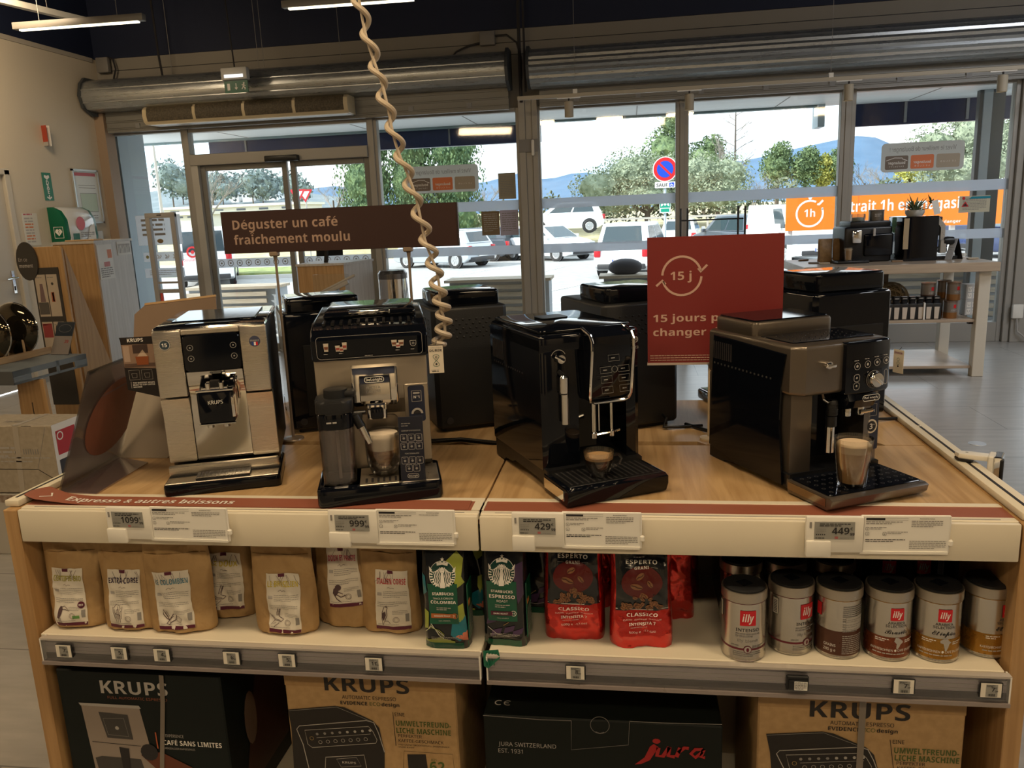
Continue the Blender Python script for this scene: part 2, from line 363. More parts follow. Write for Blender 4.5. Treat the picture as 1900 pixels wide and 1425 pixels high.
bb = B(); bb.box(-5.85, 6.2, YG-0.03, YG+0.1, 2.53, 3.33, HEAD); bb.box(-5.85, 6.2, YG-0.05, YG+0.1, 3.33, 4.5, NAVY)
for z in (3.2, 3.08): bb.box(-5.7, 6.2, YG-0.036, YG-0.029, z, z+0.006, INK)
struct(bb, 'wall_back')

# glazing bays
def frame(b, x0, x1, z0, z1, w=0.05, d=0.05, bot=None, m=ALU):
    bo = w if bot is None else bot
    b.box(x0, x0+w, YG-d, YG+d, z0, z1, m, 0.004, 1); b.box(x1-w, x1, YG-d, YG+d, z0, z1, m, 0.004, 1)
    b.box(x0+w, x1-w, YG-d, YG+d, z1-w, z1, m, 0.004, 1); b.box(x0+w, x1-w, YG-d, YG+d, z0, z0+bo, m, 0.004, 1)
def bay(n, x0, x1):
    r = setting('window_%d' % n); b = B(); frame(b, x0, x1, 0, 2.56, 0.045, 0.05, 0.20); b.obj('window_frame', r)
    B().box(x0+0.045, x1-0.045, YG-0.004, YG+0.004, 0.2, 2.515, GLASS).obj('window_pane', r)
    for i, (z0, z1) in enumerate(((1.515, 1.62), (1.045, 1.14))):
        if n > 1: B().box(x0+0.046, x1-0.046, YG-0.0065, YG-0.0045, z0, z1, FROST).obj('frosted_band', r)
    return r
bay(1, -5.84, -4.89); bay(2, -2.72, -1.12); bay(3, -0.96, 0.53); bay(4, 0.57, 2.14); bay(5, 2.19, 3.74); bay(6, 4.0, 6.15)
c = B()
for x0, x1, y in ((-1.13, -1.06, 0.09), (-1.06, -0.99, 0.075), (-0.99, -0.93, 0.09)): c.box(x0, x1, YG-y, YG+0.05, 0, 2.66, ALU, 0.004, 1)
c.box(-1.13, -0.93, YG-0.10, YG-0.07, 2.10, 2.23, mat('tape', (0.24, 0.23, 0.22), 0.5))
struct(c, 'trim_1')
struct(B().box(3.74, 3.80, YG-0.09, YG+0.05, 0, 2.6, ALU, 0.004, 1).box(3.80, 4.0, YG-0.12, YG+0.05, 0, 2.6, ALU, 0.004, 1), 'trim_2')
struct(B().box(-4.90, -4.84, YG-0.07, YG+0.05, 0, 2.56, ALU, 0.004, 1).box(-2.78, -2.71, YG-0.07, YG+0.05, 0, 2.56, ALU, 0.004, 1).box(-4.84, -2.78, YG-0.05, YG+0.05, 2.50, 2.56, ALU).box(0.525, 0.575, YG-0.06, YG+0.05, 0, 2.56, ALU, 0.004, 1).box(2.135, 2.195, YG-0.06, YG+0.05, 0, 2.56, ALU, 0.004, 1), 'trim_3')
# sliding entrance door with its transom
d = setting('door_1'); b = B()
b.box(-4.84, -2.78, YG-0.10, YG+0.06, 2.14, 2.26, ALU, 0.005, 1); b.box(-4.84, -4.76, YG-0.08, YG, 0, 2.14, mat('pale_aluminium', (0.50, 0.49, 0.46), 0.4, 0.2)); b.obj('door_frame', d)
B().box(-4.84, -2.78, YG-0.004, YG+0.004, 2.26, 2.50, GLASS).obj('transom_pane', d)
for x0, x1 in ((-4.76, -3.74), (-3.70, -2.79)):
    lf = B(); frame(lf, x0, x1, 0.01, 2.14, 0.06, 0.025, 0.1, mat('door_aluminium', (0.22, 0.215, 0.20), 0.45, 0.2)); l_ = lf.obj('door_leaf', d)
    B().box(x0+0.06, x1-0.06, YG-0.004, YG+0.004, 0.1, 2.08, GLASS).obj('door_pane', l_)
    st = B().box(x0+0.06, x1-0.06, YG-0.009, YG-0.007, 1.00, 1.10, FROST)
    for k in range(8):
        cx = x0+0.12+k*0.11
        if cx < x1-0.1:
            st.stroke(circ(cx, 1.05, 0.032, n=14), 0.008, GREYINK, FACE(0, YG-0.0105, 0), closed=True); st.poly(circ(cx, 1.05, 0.012, n=8), GREYINK, FACE(0, YG-0.0105, 0))
    st.obj('frosted_band', l_)
B().box(-3.93, -3.55, YG-0.17, YG-0.08, 2.135, 2.20, BLACK, 0.012).obj('door_sensor', d)
# door in the left wall
d = setting('door_2'); D2 = mat('door_paint', (0.50, 0.47, 0.42), 0.5)
fb = B(); F2 = mat('door_casing', (0.52, 0.48, 0.41), 0.5)
fb.box(-5.90, -5.82, 7.09, 7.16, 0, 2.08, F2, 0.006, 1); fb.box(-5.90, -5.82, 6.17, 6.24, 0, 2.08, F2, 0.006, 1); fb.box(-5.90, -5.82, 6.17, 7.16, 2.03, 2.09, F2, 0.006, 1); fb.obj('door_frame', d)
B().box(-5.895, -5.855, 6.245, 7.085, 0.01, 2.03, D2).obj('door_leaf', d)
h = B(); h.box(-5.855, -5.848, 7.00, 7.04, 0.92, 1.14, CHROME, 0.003, 1); h.tube([(-5.85, 7.02, 1.07), (-5.80, 7.02, 1.07), (-5.80, 6.88, 1.065)], 0.009, CHROME); h.box(-5.852, -5.845, 7.012, 7.028, 0.95, 0.99, INK); h.obj('door_handle', d)
bs = mat('baseboard_paint', (0.3, 0.28, 0.25), 0.6)
struct(B().box(-5.85, -5.838, -6, 6.17, 0, 0.08, bs).box(-5.85, -5.838, 7.16, YG-0.2, 0, 0.08, bs), 'baseboard_left')

# outside of the shop front
SOF = mat('soffit_panel', (0.72, 0.75, 0.76), 0.5)
cp = B(); cp.box(-6.6, 2.25, YG+0.1, 10.55, 2.60, 2.70, SOF); cp.box(2.25, 8, YG+0.1, 10.75, 2.60, 2.70, SOF)
for x in (-5.0, -3.3, -1.9, 0.1, 1.75, 3.3, 4.9): cp.box(x, x+0.012, YG+0.1, 10.6, 2.596, 2.601, GREYINK)
EDGE = mat('canopy_edge', (0.20, 0.27, 0.27), 0.5)
cp.box(-6.6, 2.25, 10.55, 10.65, 2.575, 3.0, EDGE); cp.box(2.25, 2.33, 10.5, 10.8, 2.34, 3.0, mat('canopy_end', (0.45, 0.55, 0.60), 0.5))
BLUE = mat('fascia_blue', (0.012, 0.022, 0.075), 0.3)
cp.box(-5.62, -1.1, 10.66, 10.76, 2.36, 2.95, BLUE); cp.box(2.65, 8, 10.76, 10.84, 2.34, 2.95, BLUE)
for x in (-5.1, -2.3): cp.box(x, x+0.02, 10.645, 10.66, 2.38, 2.6, GREYINK)
for x in (3.3, 4.0): cp.box(x, x+0.03, 10.74, 10.765, 2.36, 2.6, mat('bracket', (0.3, 0.3, 0.3), 0.4))
struct(cp, 'trim_canopy')
struct(B().box(-6.05, -5.80, YG+0.1, 9.42, 0, 2.6, mat('outer_wall_grey', (0.30, 0.36, 0.40), 0.6)), 'wall_outside')
pb = B(); pb.box(3.90, 3.99, 10.0, 10.14, 0, 2.6, mat('post_pale', (0.42, 0.47, 0.50), 0.4)); pb.box(3.99, 4.12, 10.0, 10.2, 0, 2.6, mat('post_dark', (0.06, 0.07, 0.075), 0.4)); pb.box(3.86, 3.90, 10.02, 10.1, 0, 2.6, mat('post_dark', (0.06, 0.07, 0.075), 0.4)); struct(pb, 'trim_post')
ASPH = mat2('asphalt', (0.30, 0.30, 0.30), (0.38, 0.38, 0.37), (0.6, 0.6, 0.6), 0.85, 6, 8)
GZ = -0.6
g = B(); g.add([(x, y, z) for y, z in ((YG+0.1, -0.02), (11.4, -0.02), (16, GZ), (37.2, GZ)) for x in (-120, 120)], [(0, 1, 3, 2), (2, 3, 5, 4), (4, 5, 7, 6)], ASPH); g.box(-9, 9, YG+0.1, 11.4, -0.02, 0.0, mat('paving', (0.55, 0.54, 0.51), 0.8))
for x in (-6.4, -3.7, -1.0, 1.7, 4.4, 7.1): g.poly([(x, 25.5), (x+0.12, 25.5), (x+1.5, 31), (x+1.38, 31)], LWHITE, T(0, 0, GZ+0.008))
g.box(-16, 16, 18.4, 18.6, GZ, GZ+0.008, LWHITE); g.poly([(-3.4, 18.6), (-3.2, 18.6), (-1.2, 23), (-1.4, 23)], LWHITE, T(0, 0, GZ+0.008)); g.box(-1.3, 6, 22.9, 23.05, GZ, GZ+0.008, LWHITE)
struct(g, 'ground_parking')
GRASS = mat2('dry_grass', (0.36, 0.31, 0.17), (0.52, 0.46, 0.28), (1, 1, 1), 0.9, 1.4, 8)
g = B(); N = 34
vs = [(-130+260*i/N, 37+j*9.0, GZ+min(1.25, j*0.75)*(1.0+0.12*noise.noise((i*0.7, j*0.6, 0)))) for j in range(7) for i in range(N+1)]
fs = [(j*(N+1)+i, j*(N+1)+i+1, (j+1)*(N+1)+i+1, (j+1)*(N+1)+i) for j in range(6) for i in range(N)]
g.add(vs, fs, GRASS); g.box(-130, 130, 36.6, 37.4, GZ-0.05, GZ+0.14, mat('kerb', (0.55, 0.54, 0.52), 0.8)); g.box(-900, 900, 80, 1300, -0.4, 0.2, GRASS); struct(g, 'ground_bank')
gv = B(); gv.plan(rrect(-19, -11.0, 29.0, 33, 1.2, 5), GZ-0.05, GZ+0.13, mat('kerb', (0.55, 0.54, 0.52), 0.8)); gv.plan(rrect(-18.8, -11.2, 29.2, 32.8, 1.1, 5), GZ+0.12, GZ+0.20, mat2('grass_green', (0.16, 0.22, 0.06), (0.30, 0.33, 0.12), (1, 1, 1), 0.9, 2.5, 6)); struct(gv, 'ground_verge')
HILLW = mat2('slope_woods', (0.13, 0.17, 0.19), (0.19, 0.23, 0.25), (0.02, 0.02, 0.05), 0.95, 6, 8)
HILL = mat2('hazy_hill_woods', (0.060, 0.125, 0.215), (0.080, 0.155, 0.255), (0.004, 0.004, 0.01), 0.95, 6, 8)  # woods colour with the blue of distance haze mixed in
def ridge(pts, Y, name, m=None):
    """hill ridge: crest points (image column, row) placed at distance Y, falling away to both sides"""
    P = [atY(px, py, Y) for px, py in pts]; vs = []; n = len(P)
    for p in P:
        vs += [(p.x*0.72, Y*0.72, -3), (p.x*0.9, Y*0.9, p.z*0.55), tuple(p), (p.x*1.2, Y*1.2, p.z*0.6), (p.x*1.4, Y*1.4, -3)]
    fs = [(i*5+k, (i+1)*5+k, (i+1)*5+k+1, i*5+k+1) for i in range(n-1) for k in range(4)]
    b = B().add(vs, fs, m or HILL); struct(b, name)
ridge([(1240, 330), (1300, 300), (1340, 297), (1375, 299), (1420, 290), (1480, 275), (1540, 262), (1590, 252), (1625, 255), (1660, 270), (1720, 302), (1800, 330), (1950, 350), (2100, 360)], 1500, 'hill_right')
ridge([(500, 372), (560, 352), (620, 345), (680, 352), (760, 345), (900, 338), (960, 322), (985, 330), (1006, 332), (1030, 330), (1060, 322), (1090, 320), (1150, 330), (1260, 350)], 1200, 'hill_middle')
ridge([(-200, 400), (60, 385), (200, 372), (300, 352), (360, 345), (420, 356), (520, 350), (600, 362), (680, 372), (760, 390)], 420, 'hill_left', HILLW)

# ================================================================== fittings on the shop front
def shutter(x0, x1, label, slats):
    t = thing('roller_shutter', label, 'shutter', (x0, YG-0.28, 2.885)); L = x1-x0; cs = B(); R = 0.195; q_ = 0.70; zz = lambda P: [(y*q_, z*q_) for y, z in P]
    if slats:      # the rolled curtain itself
        prof = []; k = 11
        for i in range(k):
            a = -2.2+i*2*PI/k
            for q in range(4):
                aa = a+q/4*2*PI/k; prof.append((-(R-0.014*math.sin(q/4*PI)**2*0-0.012*(q % 2 == 0))*math.cos(aa), R*0.97*math.sin(aa)*(1-0.03*(q % 2 == 0))))
        cs.side(prof[::-1], 0.03, L-0.03, GALV)
    else:          # sheet casing
        cs.side(zz([(-0.06, 0.26), (-0.17, 0.21), (-0.235, 0.10), (-0.25, 0.0), (-0.225, -0.09), (-0.15, -0.18), (-0.04, -0.2), (0.2, -0.2), (0.2, 0.26)]), 0.03, L-0.03, GALV)
        for y, z in zz(((-0.238, 0.10), (-0.254, 0.0), (-0.230, -0.09))): cs.box(0.03, L-0.03, y-0.004, y+0.006, z-0.006, z+0.004, GALV)
    cs.obj('casing', t)
    g = B(); GD = mat('galvanised_shaded', (0.23, 0.225, 0.21), 0.5, 0.4); g.box(0.1, L-0.04, 0.10, 0.14, -0.355, -0.10, GD)  # galvanised tone darkened to stand for the shade of the recess
    for z in (-0.17, -0.23, -0.245, -0.305, -0.32): g.box(0.1, L-0.04, 0.088, 0.10, z-0.005, z+0.005, GD)
    for i in range(int(L/0.62)): g.box(0.45+i*0.62, 0.50+i*0.62, 0.085, 0.10, -0.32, -0.27, mat('clip_grey', (0.25, 0.25, 0.25), 0.5))
    g.obj('slat_curtain', t)
    for x in (0.0, L-0.03): B().side(zz([(-0.10, 0.30), (0.2, 0.30), (0.2, -0.24), (0.0, -0.27), (-0.22, -0.16), (-0.28, 0.02), (-0.22, 0.2)][::-1]), x, x+0.03, mat('end_plate', (0.05, 0.055, 0.06), 0.5)).obj('end_plate', t)
shutter(-5.82, -1.17, 'smooth galvanised shutter casing above the entrance door, left of the column', False)
shutter(-0.99, 6.1, 'rolled up galvanised slatted shutter above the windows right of the column', True)

def lamp(px, py, Y, L, label):
    p = atY(px, py, Y); t = thing('linear_lamp', label, 'ceiling lamp', (p.x, Y, p.z), 0.03, 'linear ceiling lamps')
    B().box(-L/2, L/2, -0.03, 0.03, 0.012, 0.065, mat('lamp_housing', (0.16, 0.15, 0.135), 0.4), 0.004).obj('housing', t)
    B().box(-L/2+0.05, L/2-0.05, -0.016, 0.016, 0.0, 0.014, mat('lamp_tube', (1.0, 0.92, 0.66), 0.5, emit=3.0)).obj('light_tube', t)
    w = B()
    for x in (-L*0.3, L*0.3): w.tube([(x, 0, 0.06), (x, 0, 4.5-p.z)], 0.0025, GREYINK, 4)
    w.obj('suspension_wire', t)
lamp(147, 50, 6.5, 1.14, 'slim linear ceiling lamp at top left, above the pale wall')
lamp(651, 10, 6.5, 1.10, 'slim linear ceiling lamp behind the top of the coiled cord')
b = B(); b.box(-0.03, 0.03, 0, 2.6, 0, 0.05, mat('rail_white', (0.42, 0.41, 0.38), 0.5)); o = b.obj('cable_rail'); o.location = atY(160, 44, 7.3); o.rotation_euler = (0, 0, PI-0.22); tag(o, 'pale suspended cable rail running to the ceiling at the top left corner', 'cable rail')
b = B(); 
for y in (0.4, 1.9): b.tube([(0, y, 0.04), (0, y, 4.5-o.location.z)], 0.003, GREYINK, 4)
b.obj('suspension_wire', o)

# air curtain heater
p = atY(268, 214, 8.4); t = thing('air_curtain', 'cream air curtain heater with four dark grilles hanging above the entrance', 'heater', (p.x, 8.4, 2.565)); Lh = 2.28
CR2 = mat('heater_cream', (0.62, 0.52, 0.34), 0.4)
prof = [(0.0, 0.0), (-0.035, 0.03), (-0.05, 0.09), (-0.04, 0.15), (0.0, 0.18), (0.20, 0.18), (0.20, 0.0)][::-1]
B().side(prof, 0, Lh, CR2, 0.006).obj('housing', t)
for i in range(4):
    x0 = 0.05+i*(Lh-0.06)/4
    gm = mat2('grille_mesh', (0.045, 0.035, 0.02), (0.10, 0.08, 0.05), (1, 1, 1), 0.6, 60, 3)
    B().side([(-0.038, 0.028), (-0.053, 0.09), (-0.043, 0.15), (-0.02, 0.178), (-0.01, 0.17), (-0.02, 0.03)][::-1], x0, x0+(Lh-0.06)/4-0.035, gm).obj('grille', t)
B().box(0.06, Lh-0.02, 0.0, 0.19, -0.006, 0.002, mat('outlet_white', (0.75, 0.76, 0.76), 0.4)).obj('outlet', t)
w = B()
for x in (0.32, 1.30, 1.36, 2.2): w.tube([(x, 0.10, 0.175), (x-0.02, 0.12, 1.93)], 0.003, GREYINK, 4)
w.obj('suspension_wire', t)
B().tube([(0.30, 0.1, 0.175), (0.22, 0.1, 0.3), (0.19, 0.1, 0.7), (0.16, 0.1, 1.93)], 0.012, INK, 6).obj('power_cable', t)
# exit sign
t = thing('exit_sign', 'small green emergency exit sign hanging below its lamp over the entrance', 'exit sign', tuple(atY(440, 172, 8.12)))
B().box(-0.14, 0.14, -0.04, 0.04, 0.12, 0.24, mat('grey_white', (0.50, 0.50, 0.49), 0.4), 0.015).obj('lamp_box', t)
B().box(-0.10, 0.10, -0.045, -0.03, 0.14, 0.17, mat('lamp_glow', (0.9, 0.95, 1.0), 0.3, emit=0.9)).obj('lamp_lens', t)
s = B().box(-0.125, 0.125, -0.006, 0.006, 0.0, 0.115, mat('exit_green', (0.0, 0.10, 0.055), 0.4)); M = FACE(0, -0.0075, 0)
s.poly(rect(-0.095, -0.065, 0.025, 0.09), LWHITE, M); s.stroke([(0, 0.09), (0, 0.04)], 0.009, LWHITE, M); s.poly([(-0.018, 0.05), (0.018, 0.05), (0, 0.025)][::-1], LWHITE, M)
s.poly(circ(0.085, 0.088, 0.009, n=8), LWHITE, M); s.stroke([(0.082, 0.08), (0.075, 0.055), (0.095, 0.042), (0.09, 0.025)], 0.011, LWHITE, M); s.stroke([(0.075, 0.055), (0.06, 0.03)], 0.009, LWHITE, M); s.stroke([(0.06, 0.07), (0.08, 0.072), (0.1, 0.06)], 0.008, LWHITE, M)
s.obj('sign_plate', t)
B().tube([(0, 0, 0.24), (-0.01, 0, 0.5), (-0.05, 0, 1.6)], 0.008, INK, 6).obj('power_cable', t)
# wall cables and junction boxes
t = thing('junction_box', 'small grey junction box with looping cable on the dark header beside the column', 'junction box', tuple(atY(905, 72, 8.75)))
B().box(-0.08, 0.08, -0.05, 0.0, -0.07, 0.07, mat('box_grey', (0.20, 0.19, 0.18), 0.5), 0.01).obj('box_body', t)
B().tube([(-0.08, -0.03, -0.04), (-0.2, -0.03, -0.06), (-0.33, -0.03, -0.11), (-0.42, -0.03, -0.2)], 0.009, INK, 6).obj('cable', t)
B().tube([(0.08, -0.03, 0.02), (0.2, -0.03, 0.02), (0.3, -0.03, -0.06), (0.34, -0.03, -0.2), (0.34, -0.03, -0.42)], 0.009, INK, 6).obj('cable', t)
t = thing('junction_box', 'grey shutter motor box with a drooping cable above the left end of the casing', 'junction box', tuple(atY(195, 122, 8.73)))
B().box(-0.07, 0.07, -0.06, 0.0, -0.08, 0.08, mat('box_grey', (0.20, 0.19, 0.18), 0.5), 0.01).obj('box_body', t)
B().tube([(0.06, -0.03, 0.08), (0.12, -0.03, 0.06), (0.14, -0.03, -0.05), (0.10, -0.03, -0.15)], 0.01, INK, 6).obj('cable', t)
B().tube([(-0.03, 0, 0), (0, 0, 0)], 0.01, INK, 6)
b = B().tube([(0, 0, 0), (0, 0, 0.9), (0.02, 0, 1.2)], 0.018, INK, 6).tube([(0.05, 0, 0.1), (0.05, 0, 1.2)], 0.012, INK, 6); o = b.obj('shutter_cable'); o.location = atY(967, 190, 8.62); tag(o, 'black shutter cables running up beside the column', 'cable')

# lighting track and its spotlights
p = atY(960, 184, 8.0); t = thing('lighting_track', 'slim cream lighting track hung in front of the right windows', 'lighting track', (p.x, 8.0, 2.53))
TRK = mat('track_cream', (0.46, 0.41, 0.32), 0.5)
B().box(0, 5.2, -0.018, 0.018, 0, 0.035, TRK, 0.003, 1).obj('rail', t)
w = B()
for x in (0.55, 2.85, 4.9): w.tube([(x, 0, 0.03), (x, 0, 1.97)], 0.0025, GREYINK, 4); w.box(x-0.02, x+0.02, -0.02, 0.02, 0.03, 0.07, WHITE)
w.obj('suspension_wire', t)
first = None
for i, (px, py) in enumerate(((1056, 214), (1279, 200), (1574, 182), (1859, 166))):
    q = atY(px, py, 8.0)
    lb = ['cream spotlight on the track nearest the column', 'cream spotlight on the track in front of the first mullion right of the column', 'cream spotlight on the track in front of the second mullion, above the navy awning end', 'cream spotlight on the track at the far right of the photo'][i]
    if first is None:
        first = t = thing('spotlight', lb, 'spotlight', (q.x, 8.0, 2.3525), 0, 'track spotlights')
        B().lathe([(0.038, 0.012), (0.042, 0.0), (0.042, 0.135), (0.036, 0.142), (0.0, 0.142)], TRK, 18).obj('lamp_head', t)
        B().lathe([(0.0, 0.012), (0.036, 0.012)], mat('spot_lens', (1.0, 0.85, 0.6), 0.3, emit=2.5), 18).obj('lens', t)
        B().tube([(0, 0, 0.14), (0, 0, 0.172)], 0.008, INK, 6).box(-0.11, 0.11, -0.012, 0.012, 0.168, 0.178, LWHITE).obj('adapter', t)
    else: dup(first, (q.x, 8.0, 2.3525), 0, lb)

# ------------------------------------------------------------------ notices on glass
MIR = Matrix.Diagonal((-1, 1, 1, 1))
def club_sticker(px0, px1, py0, py1, label):
    a = atY(px0, py1, YG); c_ = atY(px1, py0, YG); w = c_.x-a.x; h = w*0.36
    t = thing('window_sticker', label, 'sticker', ((a.x+c_.x)/2, YG-0.012, (a.z+c_.z)/2-h/2), 0, 'club stickers on the windows')
    b = B(); M = T(0, 0, 0) @ RX(PI/2); b.prism(rrect(-w/2, w/2, 0, h, 0.04), 0, 0.002, sheet('sticker_white', (0.9, 0.9, 0.9), 0.05, 0.3, 0.9, (0.74, 0.75, 0.73)), M)
    F = FACE(0, -0.003, 0) @ MIR
    b.text('Vivez le meilleur de Boulanger !', 0.042, GREYINK, F, 0, h*0.70, 'C', 0.01, width=w*0.80)
    for i, (cx, m, l1, l2) in enumerate(((-w*0.31, mat('sticker_sand', (0.42, 0.36, 0.28), 0.6), None, 'L E  C L U B'), (0, mat('sticker_orange', (0.75, 0.22, 0.09), 0.6), 'boulanger', 'L E  C L U B'), (w*0.31, mat('sticker_brown', (0.20, 0.16, 0.13), 0.6), 'boulanger', 'I N F I N I T Y'))):
        b.poly(rrect(cx-w*0.14, cx+w*0.14, h*0.09, h*0.56, 0.015), m, F); F2_ = FACE(0, -0.0036, 0) @ MIR
        if l1: b.text(l1, 0.026, LWHITE, F2_, cx, h*0.27, 'C', 0.02, width=w*0.21)
        b.text(l2, 0.014, LWHITE, F2_, cx, h*(0.16 if l1 else 0.28), 'C', width=w*0.18)
        if i == 2: b.stroke([(cx-0.10, h*0.38), (cx-0.055, h*0.44), (cx-0.05, h*0.48), (cx-0.03, h*0.48), (cx+0.02, h*0.49), (cx+0.10, h*0.40)], 0.006, LWHITE, F2_)
    b.obj('sticker_sheet', t)
club_sticker(757, 887, 306, 358, 'white club sticker seen from behind on the glass beside the coiled cord')
club_sticker(1633, 1790, 263, 317, 'white club sticker seen from behind on the right window before the hill')
def notice(name, px0, py0, px1, py1, m, label, cat, rows, ink=GREYINK, extra=None, Y=YG-0.012):
    a = atY(px0, py1, Y); c_ = atY(px1, py0, Y); w = c_.x-a.x; h = c_.z-a.z
    b = B().prism(rect(0, w, 0, h), 0, 0.002, m, RX(PI/2)); F = FACE(0, -0.0032, 0)
    b.lines(w*0.12, w*0.88, h*0.86, rows, h*0.78/rows, h*0.28/rows, ink, F, seed=int(px0))
    if extra: extra(b, F, w, h)
    o = b.obj(name); o.location = (a.x, Y, a.z); return tag(o, label, cat)
notice('window_notice', 926, 320, 956, 370, mat('notice_khaki', (0.34, 0.31, 0.23), 0.7), 'khaki paper notice on the glass above the frosted band, beside the column', 'notice', 12)
notice('window_notice', 895, 391, 926, 437, mat('notice_brown', (0.22, 0.16, 0.09), 0.7), 'brown paper notice on the glass below the frosted band, left of the lilac one', 'notice', 9, LGREY)
notice('window_notice', 929, 389, 961, 437, mat('notice_lilac', (0.46, 0.43, 0.56), 0.7), 'lilac paper notice on the glass below the frosted band, beside the column', 'notice', 9)
def vig(b, F, w, h):
    G = FACE(0, -0.004, 0)
    b.poly([(w*0.3, h*0.82), (w, h*0.82), (w, h*0.96), (w*0.4, h*0.96)], mat('sticker_teal', (0.0, 0.25, 0.36), 0.5), G); b.poly([(w*0.08, h*0.36), (w*0.32, h*0.36), (w*0.2, h*0.68)], RED, G); b.poly([(w*0.13, h*0.4), (w*0.27, h*0.4), (w*0.2, h*0.58)], INK, FACE(0, -0.0046, 0)); b.poly(circ(w*0.14, h*0.87, w*0.05, n=12), RED, G)
notice('safety_poster', 1778, 362, 1838, 395, mat('poster_cream', (0.60, 0.57, 0.44), 0.6), 'cream safety poster with a red warning triangle on the right window', 'poster', 9, extra=vig)
for i, (px0, py0, px1, py1, lb, rows) in enumerate(((258, 397, 333, 456, 'large pale opening hours sticker on the leftmost glass, seen from behind', 0), (268, 466, 339, 486, 'middle pale sticker strip on the leftmost glass, below the opening hours', 1), (271, 496, 342, 516, 'lowest pale sticker strip on the leftmost glass', 3))):
    a = atY(px0, py1, YG-0.012); c_ = atY(px1, py0, YG-0.012); w = c_.x-a.x; h = c_.z-a.z; b = B().prism(rect(0, w, 0, h), 0, 0.002, FROST, RX(PI/2)); F = FACE(0, -0.0032, 0)
    if i == 0:
        for k in range(4): b.lines(w*0.12, w*0.86, h*(0.80-k*0.16), 1, 0.1, h*0.075, GREYINK, F, seed=k+3)
        b.poly(circ(w*0.5, h*0.13, w*0.07, w*0.045), mat('stamp_brown', (0.25, 0.17, 0.08), 0.6), F)
    elif i == 1:
        b.poly(circ(w*0.1, h*0.5, h*0.18), mat('stamp_olive', (0.28, 0.27, 0.12), 0.6), F)
        for k in range(3): b.stroke([(w*(0.35+k*0.2), h*0.3), (w*(0.40+k*0.2), h*0.5), (w*(0.35+k*0.2), h*0.7)], 0.012, LGREY, F); b.stroke([(w*(0.40+k*0.2), h*0.3), (w*(0.45+k*0.2), h*0.55), (w*(0.43+k*0.2), h*0.7)], 0.01, LGREY, F)
    else: b.lines(w*0.12, w*0.9, h*0.7, 3, h*0.2, h*0.06, GREYINK, F, seed=9)
    o = b.obj('window_sticker'); o.location = (a.x, YG-0.012, a.z); tag(o, lb, 'sticker', 'information stickers on the left window')
b = B().prism(rrect(-0.02, 0.02, -0.08, 0.08, 0.018), 0, 0.02, WHITE, RX(PI/2)); o = b.obj('alarm_contact'); o.location = atY(201, 315, YG-0.1); tag(o, 'small white alarm contact on the frame left of the leftmost glass', 'sensor')
b = B().prism(rrect(-0.014, 0.014, -0.08, 0.08, 0.012), 0, 0.02, WHITE, RX(PI/2)); o = b.obj('alarm_contact'); o.location = atY(989, 274, YG-0.1); tag(o, 'small white alarm contact on the column frame beside the first right window', 'sensor')
t = thing('wall_socket', 'small white socket box low on the post at the far right', 'socket', tuple(atY(1886, 577, YG-0.13)))
B().box(-0.05, 0.05, -0.04, 0, -0.07, 0.07, WHITE, 0.008).obj('socket_box', t); B().tube([(0, -0.02, -0.07), (0.01, -0.03, -0.2), (0.1, -0.05, -0.28), (0.25, -0.06, -0.3)], 0.008, LGREY, 6).obj('cable', t)

# ------------------------------------------------------------------ on the left wall (facing +X)
def wall_sheet(px0, py0, px1, py1):
    a = atX(px0, py0, -5.848); c_ = atX(px1, py1, -5.848); return a, c_
LM = lambda y, z, d=0.0: T(-5.848+d, y, z) @ RZ(PI/2) @ RX(PI/2)      # 2-D x runs away from the camera along +Y
t = thing('defibrillator_cabinet', 'green and white defibrillator cabinet on the pale left wall', 'defibrillator cabinet', (-5.85, 7.62, 1.36))
prof = [(0.0, 0.0), (0.17, 0.0), (0.19, 0.06), (0.18, 0.24), (0.13, 0.33), (0.05, 0.37), (0.0, 0.37)]
GRN = mat('aed_green', (0.0, 0.11, 0.055), 0.35)
Mx = Matrix(((1, 0, 0, 0), (0, 0, 1, 0), (0, 1, 0, 0), (0, 0, 0, 1)))    # (x,z) outline extruded along y
B().prism(prof, 0, 0.5, GRN, Mx, 0.012).obj('cabinet_body', t)
cv = B().prism([(x+0.006, z) for x, z in prof], 0.05, 0.45, mat('aed_cover', (0.62, 0.64, 0.66), 0.15, coat=0.5), Mx, 0.004)
cv.obj('cover', t)
gr = B(); F = T(0.198, 0, 0) @ RZ(PI/2) @ RX(PI/2)
gr.poly(circ(0.22, 0.20, 0.07), mat('aed_pink', (0.62, 0.12, 0.14), 0.4), F); gr.poly([(0.30, 0.02), (0.44, 0.02), (0.44, 0.2), (0.36, 0.16)], LWHITE, F); gr.poly(rect(0.08, 0.18, 0.02, 0.1), GRN, F); gr.lines(0.2, 0.42, 0.10, 3, 0.02, 0.008, GREYINK, T(0.199, 0, 0) @ RZ(PI/2) @ RX(PI/2), seed=4)
gr.obj('cover_marking', t); gr = B(); F = T(0, -0.002, 0) @ RX(PI/2)
gr.stroke(rect(0.05, 0.15, 0.06, 0.17), 0.007, LWHITE, F, closed=True); gr.poly([(0.10, 0.08), (0.14, 0.12), (0.13, 0.145), (0.11, 0.15), (0.10, 0.14), (0.09, 0.15), (0.07, 0.145), (0.06, 0.12)], LWHITE, F); gr.stroke([(0.11, 0.14), (0.095, 0.118), (0.107, 0.115), (0.098, 0.095)], 0.006, GRN, T(0, -0.003, 0) @ RX(PI/2))
gr.obj('body_marking', t)
a, c_ = wall_sheet(76, 320, 93, 372)
